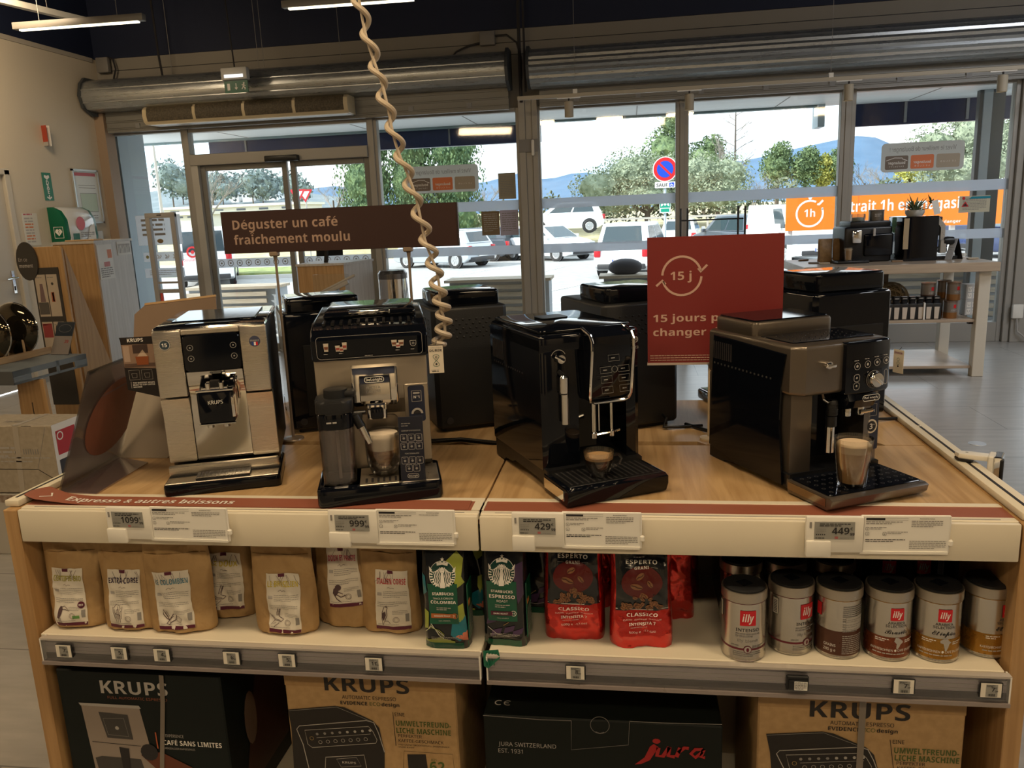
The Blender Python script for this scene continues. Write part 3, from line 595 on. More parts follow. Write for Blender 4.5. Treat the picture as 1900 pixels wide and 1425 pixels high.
h = a.z-c_.z; w = 0.13; b = B().prism(rect(0, w, 0, h), 0, 0.003, mat('dae_green', (0.0, 0.16, 0.08), 0.4), LM(0, 0, 0) @ T(0, 0, 0)); F = LM(0, 0, 0.004)
b.text('D', 0.045, LWHITE, F, w/2, h*0.56, 'C', 0.02); b.text('A', 0.045, LWHITE, F, w/2, h*0.40, 'C', 0.02); b.text('E', 0.045, LWHITE, F, w/2, h*0.24, 'C', 0.02)
b.poly([(w*0.5, h*0.74), (w*0.8, h*0.84), (w*0.75, h*0.92), (w*0.5, h*0.89), (w*0.25, h*0.92), (w*0.2, h*0.84)], LWHITE, F); b.stroke([(w/2, h*0.2), (w/2, h*0.08)], 0.015, LWHITE, F); b.stroke([(w*0.25, h*0.13), (w*0.5, h*0.05), (w*0.75, h*0.13)], 0.015, LWHITE, F)
o = b.obj('defibrillator_sign'); o.location = (0, a.y, c_.z); tag(o, 'narrow green DAE sign with a down arrow on the left wall', 'sign')
a, c_ = wall_sheet(130, 313, 192, 414); h = a.z-c_.z; w = c_.y-a.y
t = thing('evacuation_plan', 'silver framed evacuation plan with a red heading on the left wall', 'framed plan', (-5.848, a.y, c_.z))
fb = B(); F0 = RZ(PI/2) @ RX(PI/2)
for r_ in (rect(0, w, 0, 0.02), rect(0, w, h-0.02, h), rect(0, 0.02, 0, h), rect(w-0.02, w, 0, h)): fb.prism(r_, 0, 0.02, mat('frame_silver', (0.5, 0.51, 0.5), 0.35, 0.5), F0)
fb.obj('frame', t)
pb = B().prism(rect(0.02, w-0.02, 0.02, h-0.02), 0, 0.006, mat('plan_paper', (0.66, 0.68, 0.66), 0.4), F0); F = T(0.007, 0, 0) @ F0
pb.poly(rect(0.04, w-0.04, h*0.88, h*0.94), mat('plan_red', (0.5, 0.1, 0.12), 0.5), F); pb.poly(rect(w*0.22, w*0.85, h*0.22, h*0.56), mat('plan_green', (0.48, 0.58, 0.46), 0.5), F); pb.stroke(rect(w*0.22, w*0.85, h*0.22, h*0.56), 0.006, GREYINK, T(0.008, 0, 0) @ F0, closed=True); pb.stroke(rect(w*0.2, w*0.85, h*0.66, h*0.71), 0.005, GREYINK, F, closed=True); pb.lines(w*0.15, w*0.8, h*0.14, 3, 0.025, 0.008, GREYINK, F, seed=2)
pb.obj('plan_sheet', t)
a, c_ = wall_sheet(39, 396, 72, 455); h = a.z-c_.z; w = 0.21
b = B().prism(rect(0, w, 0, h), 0, 0.002, mat('notice_white', (0.66, 0.64, 0.58), 0.6), F0); F = T(0.003, 0, 0) @ F0; b.lines(w*0.1, w*0.9, h*0.95, 1, 1, 0.012, mat('plan_red', (0.5, 0.1, 0.12), 0.5), F, seed=3)
for k in range(9): b.lines(w*0.12, w*0.9, h*(0.82-k*0.09), 1, 1, 0.014, mat('notice_orange', (0.65, 0.22, 0.10), 0.6) if k in (2, 3, 6, 7) else LGREY, F, seed=k)
o = b.obj('wall_notice'); o.location = (-5.848, a.y, c_.z); tag(o, 'white notice with orange lines on the left wall beside the door', 'notice')
a, c_ = wall_sheet(80, 240, 92, 278); b = B(); b.box(0, 0.075, -0.003, 0.003, 0, 0.20, mat('fire_red', (0.40, 0.06, 0.03), 0.5), M=RZ(-0.35)); b.box(0.0, 0.075, -0.0045, 0.0045, 0, 0.04, LGREY, M=RZ(-0.35)); b.box(0, 0.075, -0.003, 0.003, 0, 0.20, mat('flag_back', (0.62, 0.60, 0.57), 0.5), M=RZ(0.35))
o = b.obj('fire_sign'); o.location = (-5.85, a.y-0.02, c_.z+0.03); tag(o, 'small red and white sign flag sticking out of the left wall', 'sign')
a = atX(172, 440, -5.84); t = thing('call_point', 'small white alarm box with stickers below the evacuation plan', 'alarm box', (-5.85, 8.12, 1.34))
B().box(0, 0.04, 0, 0.30, 0, 0.14, mat('panel_beige', (0.58, 0.54, 0.46), 0.5), 0.006).obj('box_body', t); B().box(0.04, 0.043, 0.2, 0.28, 0.02, 0.13, LWHITE).box(0.04, 0.043, 0.02, 0.12, 0.06, 0.08, INK).obj('sticker', t)
# ================================================================== DISPLAY UNITS (two units side by side)
ZT = 0.90; YF = 1.510
def unit(x0, x1, label, left):
    t = thing('display_unit', label, 'display unit', (0, 0, 0), 0, 'display units of the coffee stand')
    g = 0.002; a, e = x0+g, x1-g
    f = B(); f.box(a, e, YF, YF+0.012, 0.823, 0.898, CREAM, 0.003, 2); f.box(a, e, YF+0.012, YF+0.031, 0.885, 0.900, CREAM, 0.002, 1); f.box(a+0.03, e-0.03, YF+0.017, YF+0.0195, 0.8995, 0.9004, GREYINK); f.obj('fascia', t)
    s = B(); s.box(a, e, 1.594, 1.611, 0.88, 0.9012, CREAM, 0.001, 1); s.box((e-0.018) if left else a, e if left else (a+0.004), 1.541, 1.594, 0.88, 0.9012, CREAM); s.box(a, e, 1.541, 1.594, 0.87, 0.8995, TERRA); s.obj('strip_holder', t)
    w = B(); w.box(a, e, 1.611, 2.012, 0.872, 0.900, OAK, 0.001, 1); w.obj('worktop', t)
    w = B(); pts = [(a, 2.016)]
    if left: pts += [(a+0.25, 2.016), (a+0.27, 2.045), (e, 2.045)]
    else: pts += [(a, 2.045), (0.17, 2.045), (0.19, 2.018), (0.26, 2.016), (0.34, 2.016), (0.36, 2.045), (0.60, 2.045), (0.62, 2.016), (e, 2.016)][0:]
    pts = pts[1:] if not left else pts
    w.plan(pts+[(e, 2.505), (a, 2.505)], 0.872, 0.900, OAK); w.obj('rear_worktop', t)
    B().box(a, e, 2.006, 2.05, 0.70, 0.872, BROWN).obj('cable_tray', t)
    k = B(); k.box(a, e, 1.62, 2.40, 0.78, 0.80, mat('underside', (0.10, 0.09, 0.08), 0.7)); k.obj('carcass', t)
    B().box(a, e, 1.90, 1.915, 0.10, 0.80, mat('back_panel', (0.30, 0.24, 0.17), 0.6)).obj('back_panel', t)
    sh = B(); sh.box(a+0.006, e-0.006, 1.508, 1.90, 0.575, 0.600, CREAM, 0.002, 1); so = sh.obj('shelf_board', t)
    B().box(a, e, 1.56, 1.90, 0.075, 0.10, CREAM).box(a, e, 1.60, 1.62, 0, 0.075, BLACK).obj('bottom_shelf', t)
    r = B(); ra, re = (a+0.02, e-0.004) if left else (a+0.004, e-0.003)
    lil = mat('rail_lilac', (0.64, 0.56, 0.58), 0.35, coat=0.3)
    r.box(ra, re, 1.498, 1.507, 0.556, 0.597, lil); r.box(ra, re, 1.496, 1.507, 0.545, 0.560, mat('rail_dark_strip', (0.10, 0.085, 0.085), 0.4))  # lower band of the rail in a darker tone
    for z in (0.565, 0.574, 0.584, 0.590): r.box(ra, re, 1.4965, 1.499, z, z+0.0022, mat('rail_ridge', (0.66, 0.60, 0.58), 0.3, coat=0.3))
    r.box(ra, re, 1.4855, 1.50, 0.597, 0.6015, mat('rail_lip', (0.46, 0.42, 0.38), 0.3)); r.box(ra, re, 1.482, 1.507, 0.538, 0.546, mat('rail_lip2', (0.26, 0.22, 0.21), 0.3, coat=0.4))
    for x in (ra, re-0.003): r.box(x, x+0.003, 1.485, 1.507, 0.54, 0.60, LWHITE)
    r.obj('price_rail', so)
    B().box(ra+0.003, re-0.003, 1.4862, 1.4872, 0.545, 0.5985, ACRYL).obj('rail_cover', so)
    return t
ul = unit(-1.349, -0.308, 'left half of the oak and cream coffee display stand, with the kraft coffee bags', True)
ur = unit(-0.308, 0.714, 'right half of the oak and cream coffee display stand, with the silver coffee tins', False)
def end_panel(u, x0, x1, xr0, xr1):
    p = B(); p.box(x0, x1, 1.512, 2.49, 0, 0.897, OAKV, 0.002, 1); p.obj('end_panel', u)
    r = B(); r.box(xr0, xr1, 1.53, 2.51, 0.898, 0.913, CREAM, 0.003, 2); xg = x0+0.004 if xr0 < 0 else x1-0.012
    for y0, y1 in ((1.55, 1.86), (1.87, 2.14), (2.15, 2.48)): r.box(xg, xg+0.006, y0, y1, 0.9125, 0.9138, INK)
    r.obj('edge_rail', u)
end_panel(ul, -1.384, -1.351, -1.392, -1.357); end_panel(ur, 0.716, 0.75, 0.720, 0.764)
b = B(); b.box(0.194, 0.197, 1.52, 1.88, 0.601, 0.72, ACRYL); o = b.obj('shelf_divider'); tag(o, 'clear plastic shelf divider left of the silver tins', 'divider')
# hanging strip with the heading
b = B(); hz = lambda x: 0.9004+0.0155*max(0.0, min(1.0, (-1.20-x)/0.15))**1.4
xs = [-1.368+i*0.013 for i in range(80)]; xs = [x for x in xs if x < -0.336]+[-0.336]
lo = lambda x: 1.5415+0.020*max(0, (-1.325-x)/0.043)**1.5; hi = lambda x: 1.5935+0.024*max(0, min(1, (-1.28-x)/0.065))-0.030*max(0, (-1.345-x)/0.023)
b.add([(x, lo(x), hz(x)) for x in xs]+[(x, hi(x), hz(x)+0.001) for x in xs], [(i, i+1, len(xs)+i+1, len(xs)+i) for i in range(len(xs)-1)], TERRA)
hf = lambda x, y, z=0: (x, y, hz(x)+0.0012); b.text('Expresso & autres boissons', 0.023, LWHITE, None, -1.262, 1.5555, 'L', 0.02, width=0.40, fn=hf)
b.stroke([(-1.325, 1.556), (-1.303, 1.568), (-1.314, 1.584)], 0.004, LWHITE, None, hf)
o = b.obj('heading_strip'); tag(o, 'terracotta heading strip along the front left edge of the worktop', 'label strip')

# ------------------------------------------------------------------ price label holders on the fascia
def price_holder(px0, px1, label, price, cents, rz, card_rows, seed):
    x0 = atY(px0, 1000, 1.50).x; x1 = atY(px1, 960, 1.50).x; w = x1-x0
    t = thing('price_label', label, 'price label', (x0, 1.507, 0.833), rz, 'price labels on the cream fascia')
    k = 0.005
    h = B(); h.box(0, 0.105, -0.011, 0, 0.008, 0.080, WHITE, 0.003, 2); h.box(0, 0.046, -0.016, -0.002, 0, 0.033, WHITE, 0.003, 2); h.box(0.006, 0.010, -0.0118, -0.0105, 0.058, 0.070, GREYINK); h.box(0.10, w+0.004, -0.006, -0.001, 0.006, 0.082, WHITE, 0.002, 1); h.box(w, w+0.009, -0.009, -0.001, 0.022, 0.034, WHITE, 0.002, 1); h.box(0.10, w, -0.009, -0.004, 0.006, 0.011, WHITE); h.obj('holder', t)
    s = B().box(0.015, 0.088, -0.0125, -0.010, 0.036, 0.071, EINK); F = FACE(0, -0.0131, 0)
    s.text(price, 0.0135, INK, F, 0.078, 0.0465, 'R', 0.035); s.text('€', 0.006, INK, F, 0.0795, 0.0545, 'L', 0.02); s.text(cents, 0.0055, INK, F, 0.0795, 0.044, 'L', 0.02)
    s.lines(0.024, 0.080, 0.066, 2, 0.0036, 0.0018, INK, F, seed=seed); s.lines(0.018, 0.036, 0.056, 3, 0.004, 0.0012, GREYINK, F, seed=seed+1)
    for i in range(5): s.poly(circ(0.019+i*0.0036, 0.0455, 0.0013, n=5), INK, F)
    s.lines(0.017, 0.04, 0.038, 1, 1, 0.0015, INK, F, seed=seed+2); s.poly(rect(0.052, 0.058, 0.0375, 0.042), mat('eink_red', (0.40, 0.12, 0.12), 0.5), F); s.lines(0.062, 0.085, 0.038, 1, 1, 0.0015, GREYINK, F, seed=seed+3)
    s.obj('eink_screen', t)
    c = B().box(0.106, w, -0.0072, -0.0066, 0.011, 0.081, PAPER); F = FACE(0, -0.0078, 0); xm = 0.106+(w-0.106)*0.53
    c.poly(rect(0.109, 0.143, 0.0735, 0.0775), INK, F); c.stroke(rect(0.109, xm-0.002, 0.0735, 0.0775), 0.0004, INK, F, closed=True)
    c.lines(0.109, xm-0.012, 0.0690, 2, 0.0036, 0.0016, GREYINK, F, seed=seed+4); c.lines(0.117, xm-0.04, 0.058, 2, 0.0030, 0.0013, GREYINK, F, seed=seed+5); c.lines(0.148, xm-0.002, 0.049, 2, 0.003, 0.0013, GREYINK, F, seed=seed+6)
    for (ix, iy) in ((0.112, 0.056), (0.112, 0.046), (0.143, 0.046)): c.stroke(rrect(ix-0.003, ix+0.003, iy-0.003, iy+0.003, 0.001, 2), 0.0006, INK, F, closed=True); c.poly(circ(ix, iy-0.0005, 0.0012, n=6), GREYINK, F)
    c.lines(0.109, xm-0.006, 0.0335, 2, 0.0034, 0.0015, INK, F, seed=seed+7); c.text('Accessoires inclus :', 0.0021, INK, F, xm+(w-xm)*0.45, 0.0755, 'C', 0.02); c.lines(xm+0.004, w-0.012, 0.071, card_rows, 0.0036, 0.0014, GREYINK, F, seed=seed+8)
    c.lines(xm+0.002, w-0.004, 0.031, 5, 0.0036, 0.0014, GREYINK, F, seed=seed+9); c.obj('info_card', t)
price_holder(205, 421, 'electronic price label with card reading 1099 euros, below the steel machine', '1099', '99', -0.02, 3, 10)
price_holder(613, 840, 'electronic price label with card reading 999 euros, below the milk carafe machine', '999', '99', 0, 1, 30)
price_holder(951, 1187, 'electronic price label with card reading 429 euros, below the gloss black machine', '429', '99', 0, 4, 50)
price_holder(1494, 1765, 'electronic price label with card reading 449 euros, below the titanium machine', '449', '99', 0.02, 4, 70)
# small electronic labels on the shelf rail
def esl(px, py, price, cents, label):
    p = atY(px, py, 1.484); t = thing('shelf_label', label, 'shelf label', (p.x, 1.4845, 0.574), 0, 'electronic shelf labels on the price rail')
    f = B(); f.box(-0.0212, 0.0205, -0.0022, 0.0012, -0.0158, 0.0158, BLACK, 0.001, 1); f.box(-0.0190, 0.0178, -0.0030, -0.0020, -0.0145, 0.0145, mat('esl_front', (0.76, 0.72, 0.64), 0.4)); f.obj('label_body', t)
    s = B().box(-0.010, 0.0105, -0.0036, -0.0028, -0.013, 0.0125, EINK); F = FACE(0, -0.0042, 0)
    s.text(price, 0.0088 if len(price) < 2 else 0.0078, INK, F, 0.0055, -0.0015, 'R', 0.05); s.text('€', 0.0036, INK, F, 0.0058, 0.004, 'L', 0.03); s.text(cents, 0.0034, INK, F, 0.0058, -0.0025, 'L', 0.03)
    s.lines(-0.009, 0.006, 0.0105, 2, 0.0022, 0.001, INK, F, seed=int(px)); s.stroke([(-0.0095, -0.0045), (0.010, -0.0045)], 0.0004, GREYINK, F)
    for i in range(9): s.poly(rect(-0.006+i*0.0014, -0.006+i*0.0014+(0.0009 if i % 3 else 0.0005), -0.0115, -0.0065), INK, F)
    s.obj('eink_screen', t); return t
for px, py, p_, c_, lb in ((119, 1204, '7', '50', 'shelf label reading 7 euros at the left end of the rail'), (222, 1210, '5', '90', 'shelf label reading 5 euros below the second kraft bag from the left'), (301, 1213, '4', '99', 'shelf label reading 4 euros below the large kraft bag with the butterfly'), (430, 1218, '6', '50', 'shelf label reading 6 euros below the half hidden kraft bag'), (533, 1222, '5', '50', 'shelf label reading 5 euros below the kraft bag with yellow lettering'), (694, 1228, '11', '19', 'shelf label reading 11 euros, left of the green bags'), (1068, 1243, '8', '99', 'shelf label reading 8 euros below the red foil bags'), (1677, 1271, '7', '39', 'shelf label reading 7 euros below the red brown banded tin'), (1839, 1277, '7', '39', 'shelf label reading 7 euros at the right end of the rail')):
    esl(px, py, p_, c_, lb)
p = atY(1480, 1262, 1.484); t = thing('shelf_label', 'shelf label hung back to front, a black case with a white sticker, below the tins', 'shelf label', (p.x, 1.4835, 0.574))
B().box(-0.022, 0.020, -0.006, 0.0018, -0.016, 0.0155, BLACK, 0.002, 1).box(-0.019, 0.019, -0.010, -0.004, -0.014, 0.008, BLACK, 0.003, 2).obj('label_body', t)
s = B().box(-0.008, 0.0165, -0.0106, -0.0098, -0.012, 0.0065, PAPER); s.lines(-0.007, 0.0155, 0.0045, 6, 0.0027, 0.0012, INK, FACE(0, -0.0112, 0), seed=8); s.obj('sticker', t)

# ================================================================== COFFEE MACHINES ON THE FRONT ROW
# --- 1 brushed steel machine
rz = math.radians(20.6)
t = thing('coffee_machine', 'brushed steel automatic coffee machine with a black display, leftmost on the counter', 'coffee machine', (-1.039, 1.588, 0.9016), rz)
b = B(); b.prism(rrect(0.004, 0.247, 0.112, 0.42, 0.012), 0.03, 0.368, BLACK, r=0.004); b.obj('body', t)
b = B(); b.box(0.002, 0.249, 0.076, 0.44, 0.362, 0.374, CHROME, 0.006, 2); b.box(0.03, 0.22, 0.16, 0.40, 0.373, 0.377, GLOSSB, 0.002, 1); b.plan([(0.07, 0.10), (0.19, 0.10), (0.17, 0.118), (0.09, 0.118)], 0.373, 0.376, GLOSSB); b.obj('top_lid', t)
b = B()
for x0, x1 in ((0.002, 0.063), (0.190, 0.249)):
    b.box(x0, x1, 0.072, 0.09, 0.213, 0.366, STEEL, 0.003, 2); b.side([(0.072, 0.209), (0.088, 0.17), (0.088, 0.055), (0.11, 0.055), (0.11, 0.209)], x0, x1, STEEL, 0.002, 1)
b.box(0.063, 0.190, 0.072, 0.09, 0.354, 0.366, STEEL, 0.002, 1); b.obj('front_panel', t)
b = B(); b.prism(rrect(0.064, 0.189, 0.268, 0.354, 0.012), 0.0, 0.012, GLOSSB, FACE(0, 0.083, 0), 0.002, 1); F = FACE(0, 0.0705, 0)
for x, y in ((0.080, 0.325), (0.080, 0.300), (0.174, 0.325), (0.174, 0.300)): b.stroke(circ(x, y, 0.0065, n=14), 0.0012, GREYINK, F, closed=True); b.poly(circ(x, y, 0.002, n=8), GREYINK, F)
b.obj('display', t)
b = B(); b.side([(0.075, 0.268), (0.082, 0.225), (0.092, 0.21), (0.092, 0.055), (0.10, 0.055), (0.10, 0.268)], 0.0645, 0.1885, MIRROR, 0.001, 1); b.obj('mirror_panel', t)
b = B(); b.prism(rrect(0.087, 0.166, 0.152, 0.228, 0.006), -0.03, 0.055, GLOSSB, FACE(0, 0.09, 0), 0.004, 2); b.box(0.086, 0.167, 0.034, 0.040, 0.226, 0.231, CHROME, 0.001, 1); b.box(0.086, 0.167, 0.033, 0.040, 0.149, 0.153, CHROME, 0.001, 1); b.text('KRUPS', 0.0085, LWHITE, FACE(0, 0.0340, 0), 0.1265, 0.198, 'C', 0.01, width=0.032)
b.box(0.160, 0.168, 0.03, 0.06, 0.165, 0.215, CHROME, 0.003, 2); b.box(0.108, 0.118, 0.038, 0.06, 0.228, 0.247, CHROME, 0.002, 1); b.box(0.137, 0.147, 0.038, 0.06, 0.228, 0.247, CHROME, 0.002, 1); b.box(0.118, 0.137, 0.04, 0.06, 0.228, 0.25, BLACK); b.box(0.098, 0.155, 0.04, 0.06, 0.229, 0.236, CHROME, 0.001, 1)
for x in (0.108, 0.143): b.lathe([(0.008, 0.140), (0.0085, 0.153)], CHROME, 12, T(x, 0.055, 0))
b.obj('coffee_spout', t)
b = B(); b.plan(rrect(-0.002, 0.254, 0.0, 0.20, 0.012), 0.0, 0.026, GLOSSB, 0.005, 2); b.box(0.004, 0.250, 0.050, 0.09, 0.022, 0.030, BLACK); b.obj('drip_tray', t)
b = B(); b.box(0.003, 0.249, 0.004, 0.070, 0.0262, 0.029, STEEL, 0.001, 1); b.box(0.003, 0.249, 0.058, 0.072, 0.029, 0.054, STEEL, 0.004, 2); b.obj('tray_surround', t)
b = B(); b.box(0.068, 0.186, 0.010, 0.056, 0.029, 0.0345, BLACK)
for i in range(12): b.box(0.068, 0.186, 0.011+i*0.0038, 0.0125+i*0.0038, 0.0342, 0.0362, CHROME)
for i in range(15): b.box(0.0695+i*0.008, 0.0715+i*0.008, 0.010, 0.056, 0.0338, 0.0358, CHROME)
b.obj('drip_grille', t)
b = B(); M = FACE(0, 0.0722, 0); b.prism(circ(0.027, 0.335, 0.0125, n=24), 0, 0.0008, mat('badge_blue', (0.03, 0.05, 0.07), 0.4), M); b.stroke(circ(0.027, 0.335, 0.0112, n=24), 0.0015, LGREY, FACE(0, 0.0711, 0), closed=True); b.text('15', 0.008, LWHITE, FACE(0, 0.0711, 0), 0.0265, 0.331, 'C', 0.03); b.obj('badge', t)
b = B(); b.prism(circ(0.222, 0.330, 0.0125, n=24), 0, 0.0008, mat('badge_navy', (0.05, 0.06, 0.11), 0.4), M); F = FACE(0, 0.0711, 0); b.text('FRANCE', 0.0038, LGREY, F, 0.222, 0.330, 'C', 0.02, width=0.02)
for i, m in enumerate((mat('flag_blue', (0.02, 0.06, 0.3), 0.5), LWHITE, RED)): b.poly(rect(0.2155+i*0.0043, 0.2155+(i+1)*0.0043, 0.3205, 0.3285), m, F)
b.obj('badge', t)

# --- 2 milk carafe machine
rz = math.radians(16.9)
t = thing('coffee_machine', 'champagne coloured coffee machine with a milk carafe and black touch panel', 'coffee machine', (-0.654, 1.532, 0.9016), rz)
b = B(); b.side([(0.135, 0.04), (0.135, 0.165), (0.10, 0.205), (0.09, 0.30), (0.115, 0.355), (0.44, 0.355), (0.45, 0.03), (0.10, 0.0), (0.02, 0.0), (0.02, 0.04)][::-1], 0.008, 0.250, CHAMP, 0.004, 2); b.obj('body', t)
b = B(); b.side([(0.086, 0.300), (0.080, 0.345), (0.10, 0.366), (0.16, 0.374), (0.44, 0.380), (0.45, 0.345), (0.13, 0.345), (0.12, 0.300)][::-1], 0.006, 0.254, GLOSSB, 0.006, 3); b.obj('touch_panel', t)
b = B(); Fp = T(0, 0.0815, 0.299) @ RX(PI/2+0.10)
b.stroke(rrect(0.018, 0.242, 0.006, 0.055, 0.008, 4), 0.0007, LGREY, Fp, closed=True)
CUPW = mat('icon_cream', (0.60, 0.53, 0.44), 0.5); CUPB = mat('icon_coffee', (0.20, 0.07, 0.035), 0.5); CUPR = mat('icon_red', (0.34, 0.06, 0.045), 0.5)
def icon(x, y, w, h, m1, m2): b.poly([(x-w*0.38, y), (x+w*0.38, y), (x+w*0.5, y+h), (x-w*0.5, y+h)], m1, T(0, -0.0002, 0) @ Fp); b.poly([(x-w*0.34, y+h*0.25), (x+w*0.34, y+h*0.25), (x+w*0.4, y+h*0.6), (x-w*0.4, y+h*0.6)], m2, T(0, -0.0006, 0) @ Fp)
icon(0.038, 0.023, 0.011, 0.018, CUPW, CUPB); icon(0.062, 0.022, 0.010, 0.013, CUPW, CUPR); icon(0.077, 0.025, 0.010, 0.016, CUPW, CUPR); icon(0.070, 0.021, 0.009, 0.011, CUPW, CUPR); icon(0.182, 0.026, 0.012, 0.014, CUPW, CUPB); icon(0.197, 0.026, 0.012, 0.013, CUPW, CUPB); icon(0.190, 0.022, 0.011, 0.011, LWHITE, CUPR)
b.stroke([(0.216, 0.036), (0.2165, 0.028), (0.220, 0.024), (0.225, 0.024), (0.2285, 0.028), (0.229, 0.036), (0.216, 0.036)], 0.0012, LGREY, Fp); b.stroke(circ(0.2225, 0.030, 0.0022, n=10), 0.001, LGREY, Fp, closed=True)
for x in (0.038, 0.070, 0.190, 0.2225): b.lines(x-0.006, x+0.006, 0.0165, 1, 1, 0.0014, LGREY, Fp, seed=int(x*999))
b.lines(0.118, 0.142, 0.0085, 1, 1, 0.0012, LGREY, Fp, seed=5); b.obj('touch_icons', t)
b = B(); b.box(0.028, 0.236, 0.19, 0.44, 0.372, 0.392, GLOSSB, 0.008, 2); b.box(0.085, 0.178, 0.183, 0.196, 0.384, 0.394, CHROME, 0.003, 2); b.obj('bean_lid', t)
b = B()
for i in range(11): b.box(0.03+i*0.0185, 0.036+i*0.0185, 0.125, 0.180, 0.3705, 0.3765, BLACK)
b.obj('cup_rest_ribs', t)
b = B(); b.side([(0.092, 0.286), (0.066, 0.284), (0.060, 0.262), (0.062, 0.210), (0.075, 0.198), (0.12, 0.198), (0.12, 0.286)][::-1], 0.085, 0.184, CHROME, 0.006, 3); b.side([(0.064, 0.272), (0.0585, 0.262), (0.060, 0.212), (0.066, 0.205), (0.07, 0.26)][::-1], 0.101, 0.168, MIRROR, 0.002, 1)
b.prism(rrect(0.112, 0.156, 0.252, 0.266, 0.0069, 5), 0, 0.002, GLOSSB, FACE(0, 0.0590, 0)); F = FACE(0, 0.0566, 0); b.stroke(rrect(0.1135, 0.1545, 0.2533, 0.2647, 0.0056, 5), 0.0012, LWHITE, F, closed=True); b.text('DeLonghi', 0.0058, LWHITE, F, 0.134, 0.2563, 'C', 0.02, width=0.034)
b.text('ELETTA', 0.0058, GREYINK, FACE(0, 0.0578, 0), 0.116, 0.239, 'L', 0.0, width=0.03); b.text('EXPLORE', 0.0058, GREYINK, FACE(0, 0.0578, 0), 0.116, 0.230, 'L', 0.0, width=0.03)
b.obj('spout_housing', t)
b = B(); b.box(0.113, 0.157, 0.066, 0.11, 0.168, 0.205, CHROME, 0.005, 2); b.box(0.121, 0.149, 0.060, 0.10, 0.170, 0.196, GLOSSB, 0.004, 2); b.obj('coffee_spout', t)
b = B(); b.prism(rrect(0.108, 0.178, 0.045, 0.162, 0.012), 0, 0.003, mat('champagne_recess', (0.30, 0.26, 0.21), 0.35, 0.7), FACE(0, 0.1345, 0)); b.obj('back_recess', t)
b = B(); b.prism(rrect(0.196, 0.249, 0.06, 0.236, 0.003), 0, 0.04, CHAMP, FACE(0, 0.136, 0), 0.001, 1); b.obj('water_spout_door', t)
b = B(); F = FACE(0, 0.0952, 0); b.prism(rrect(0.204, 0.240, 0.15, 0.232, 0.006), 0, 0.0006, mat('sticker_navy', (0.016, 0.022, 0.05), 0.4), F); F = FACE(0, 0.0940, 0)
b.stroke(rect(0.212, 0.233, 0.196, 0.220), 0.0012, LGREY, F, closed=True); b.text('N°1', 0.006, LWHITE, F, 0.2225, 0.203, 'C', 0.03); b.poly(rrect(0.215, 0.230, 0.213, 0.217, 0.0019), LGREY, F); b.poly(arc(0.222, 0.168, 0.013, 0, PI, 14), LGREY, F); b.poly(arc(0.222, 0.168, 0.0085, 0, PI, 14), INK, FACE(0, 0.0935, 0)); b.obj('award_sticker', t)
b = B(); b.plan(rrect(-0.002, 0.264, 0.0, 0.16, 0.014), 0.0, 0.040, GLOSSB, 0.006, 2); b.obj('drip_tray', t)
b = B(); b.box(0.088, 0.172, 0.006, 0.125, 0.0395, 0.0425, CHAMP, 0.001, 1)
for i in range(6): b.prism(rrect(0.100+i*0.0125, 0.105+i*0.0125, 0.018, 0.048, 0.0024, 3), 0.0424, 0.0428, INK)
for i in range(4): b.prism(rrect(0.106+i*0.0155, 0.117+i*0.0155, 0.07, 0.075, 0.0024, 3), 0.0424, 0.0428, INK)
b.box(0.178, 0.258, 0.006, 0.125, 0.0395, 0.0415, mat('tray_grey', (0.20, 0.18, 0.16), 0.3, 0.5), 0.001, 1); b.obj('drip_grille', t)
# milk carafe, a lift-off part of the machine
CLEARP = sheet('carafe_plastic', (0.80, 0.76, 0.76), 0.30, 0.04)
b = B(); P = rrect(0.012, 0.082, 0.020, 0.105, 0.02, 6); b.plan(P, 0.0415, 0.045, CLEARP); n = len(P); pt = [((x-0.047)*1.04+0.047, (y-0.062)*1.04+0.062) for x, y in P]
b.add([(x, y, 0.0425) for x, y in P]+[(x, y, 0.168) for x, y in pt], [(i, (i+1) % n, n+(i+1) % n, n+i) for i in range(n)], CLEARP); b.add([((x-0.047)*0.93+0.047, (y-0.062)*0.93+0.062, 0.050) for x, y in P]+[((x-0.047)*0.97+0.047, (y-0.062)*0.97+0.062, 0.160) for x, y in P], [(i, (i+1) % n, n+(i+1) % n, n+i) for i in range(n)], CLEARP)
cf = b.obj('milk_carafe', t)
B().tube([(0.047, 0.06, 0.045), (0.047, 0.06, 0.17)], 0.0035, mat('tube_milky', (0.45, 0.42, 0.40), 0.3), 8).obj('intake_tube', cf)
b = B(); pl = [((x-0.047)*1.07+0.047, (y-0.062)*1.07+0.062) for x, y in P]; b.plan(pl, 0.164, 0.198, GLOSSB, 0.002, 1); b.lines(0.030, 0.062, 0.179, 1, 1, 0.0035, LGREY, FACE(0, 0.0155, 0), seed=4); b.plan([((x-0.047)*1.12+0.047, (y-0.062)*1.12+0.062) for x, y in P], 0.197, 0.226, MATB, 0.006, 2); b.lathe([(0.026, 0.224), (0.025, 0.243), (0.018, 0.245), (0.0, 0.245)], MATB, 20, T(0.050, 0.066, 0)); b.box(0.062, 0.092, 0.05, 0.082, 0.224, 0.240, MATB, 0.005, 2); b.obj('carafe_lid', cf)
b = B(); b.box(0.080, 0.104, 0.042, 0.066, 0.176, 0.192, BLACK, 0.004, 2); b.tube([(0.088, 0.048, 0.185), (0.1, 0.045, 0.160)], 0.010, BLACK, 12); b.tube([(0.1, 0.045, 0.162), (0.116, 0.042, 0.124)], [0.0085, 0.0075], CHROME, 12); b.box(0.075, 0.112, 0.046, 0.058, 0.188, 0.194, BLACK, 0.002, 1); b.obj('milk_spout', cf)

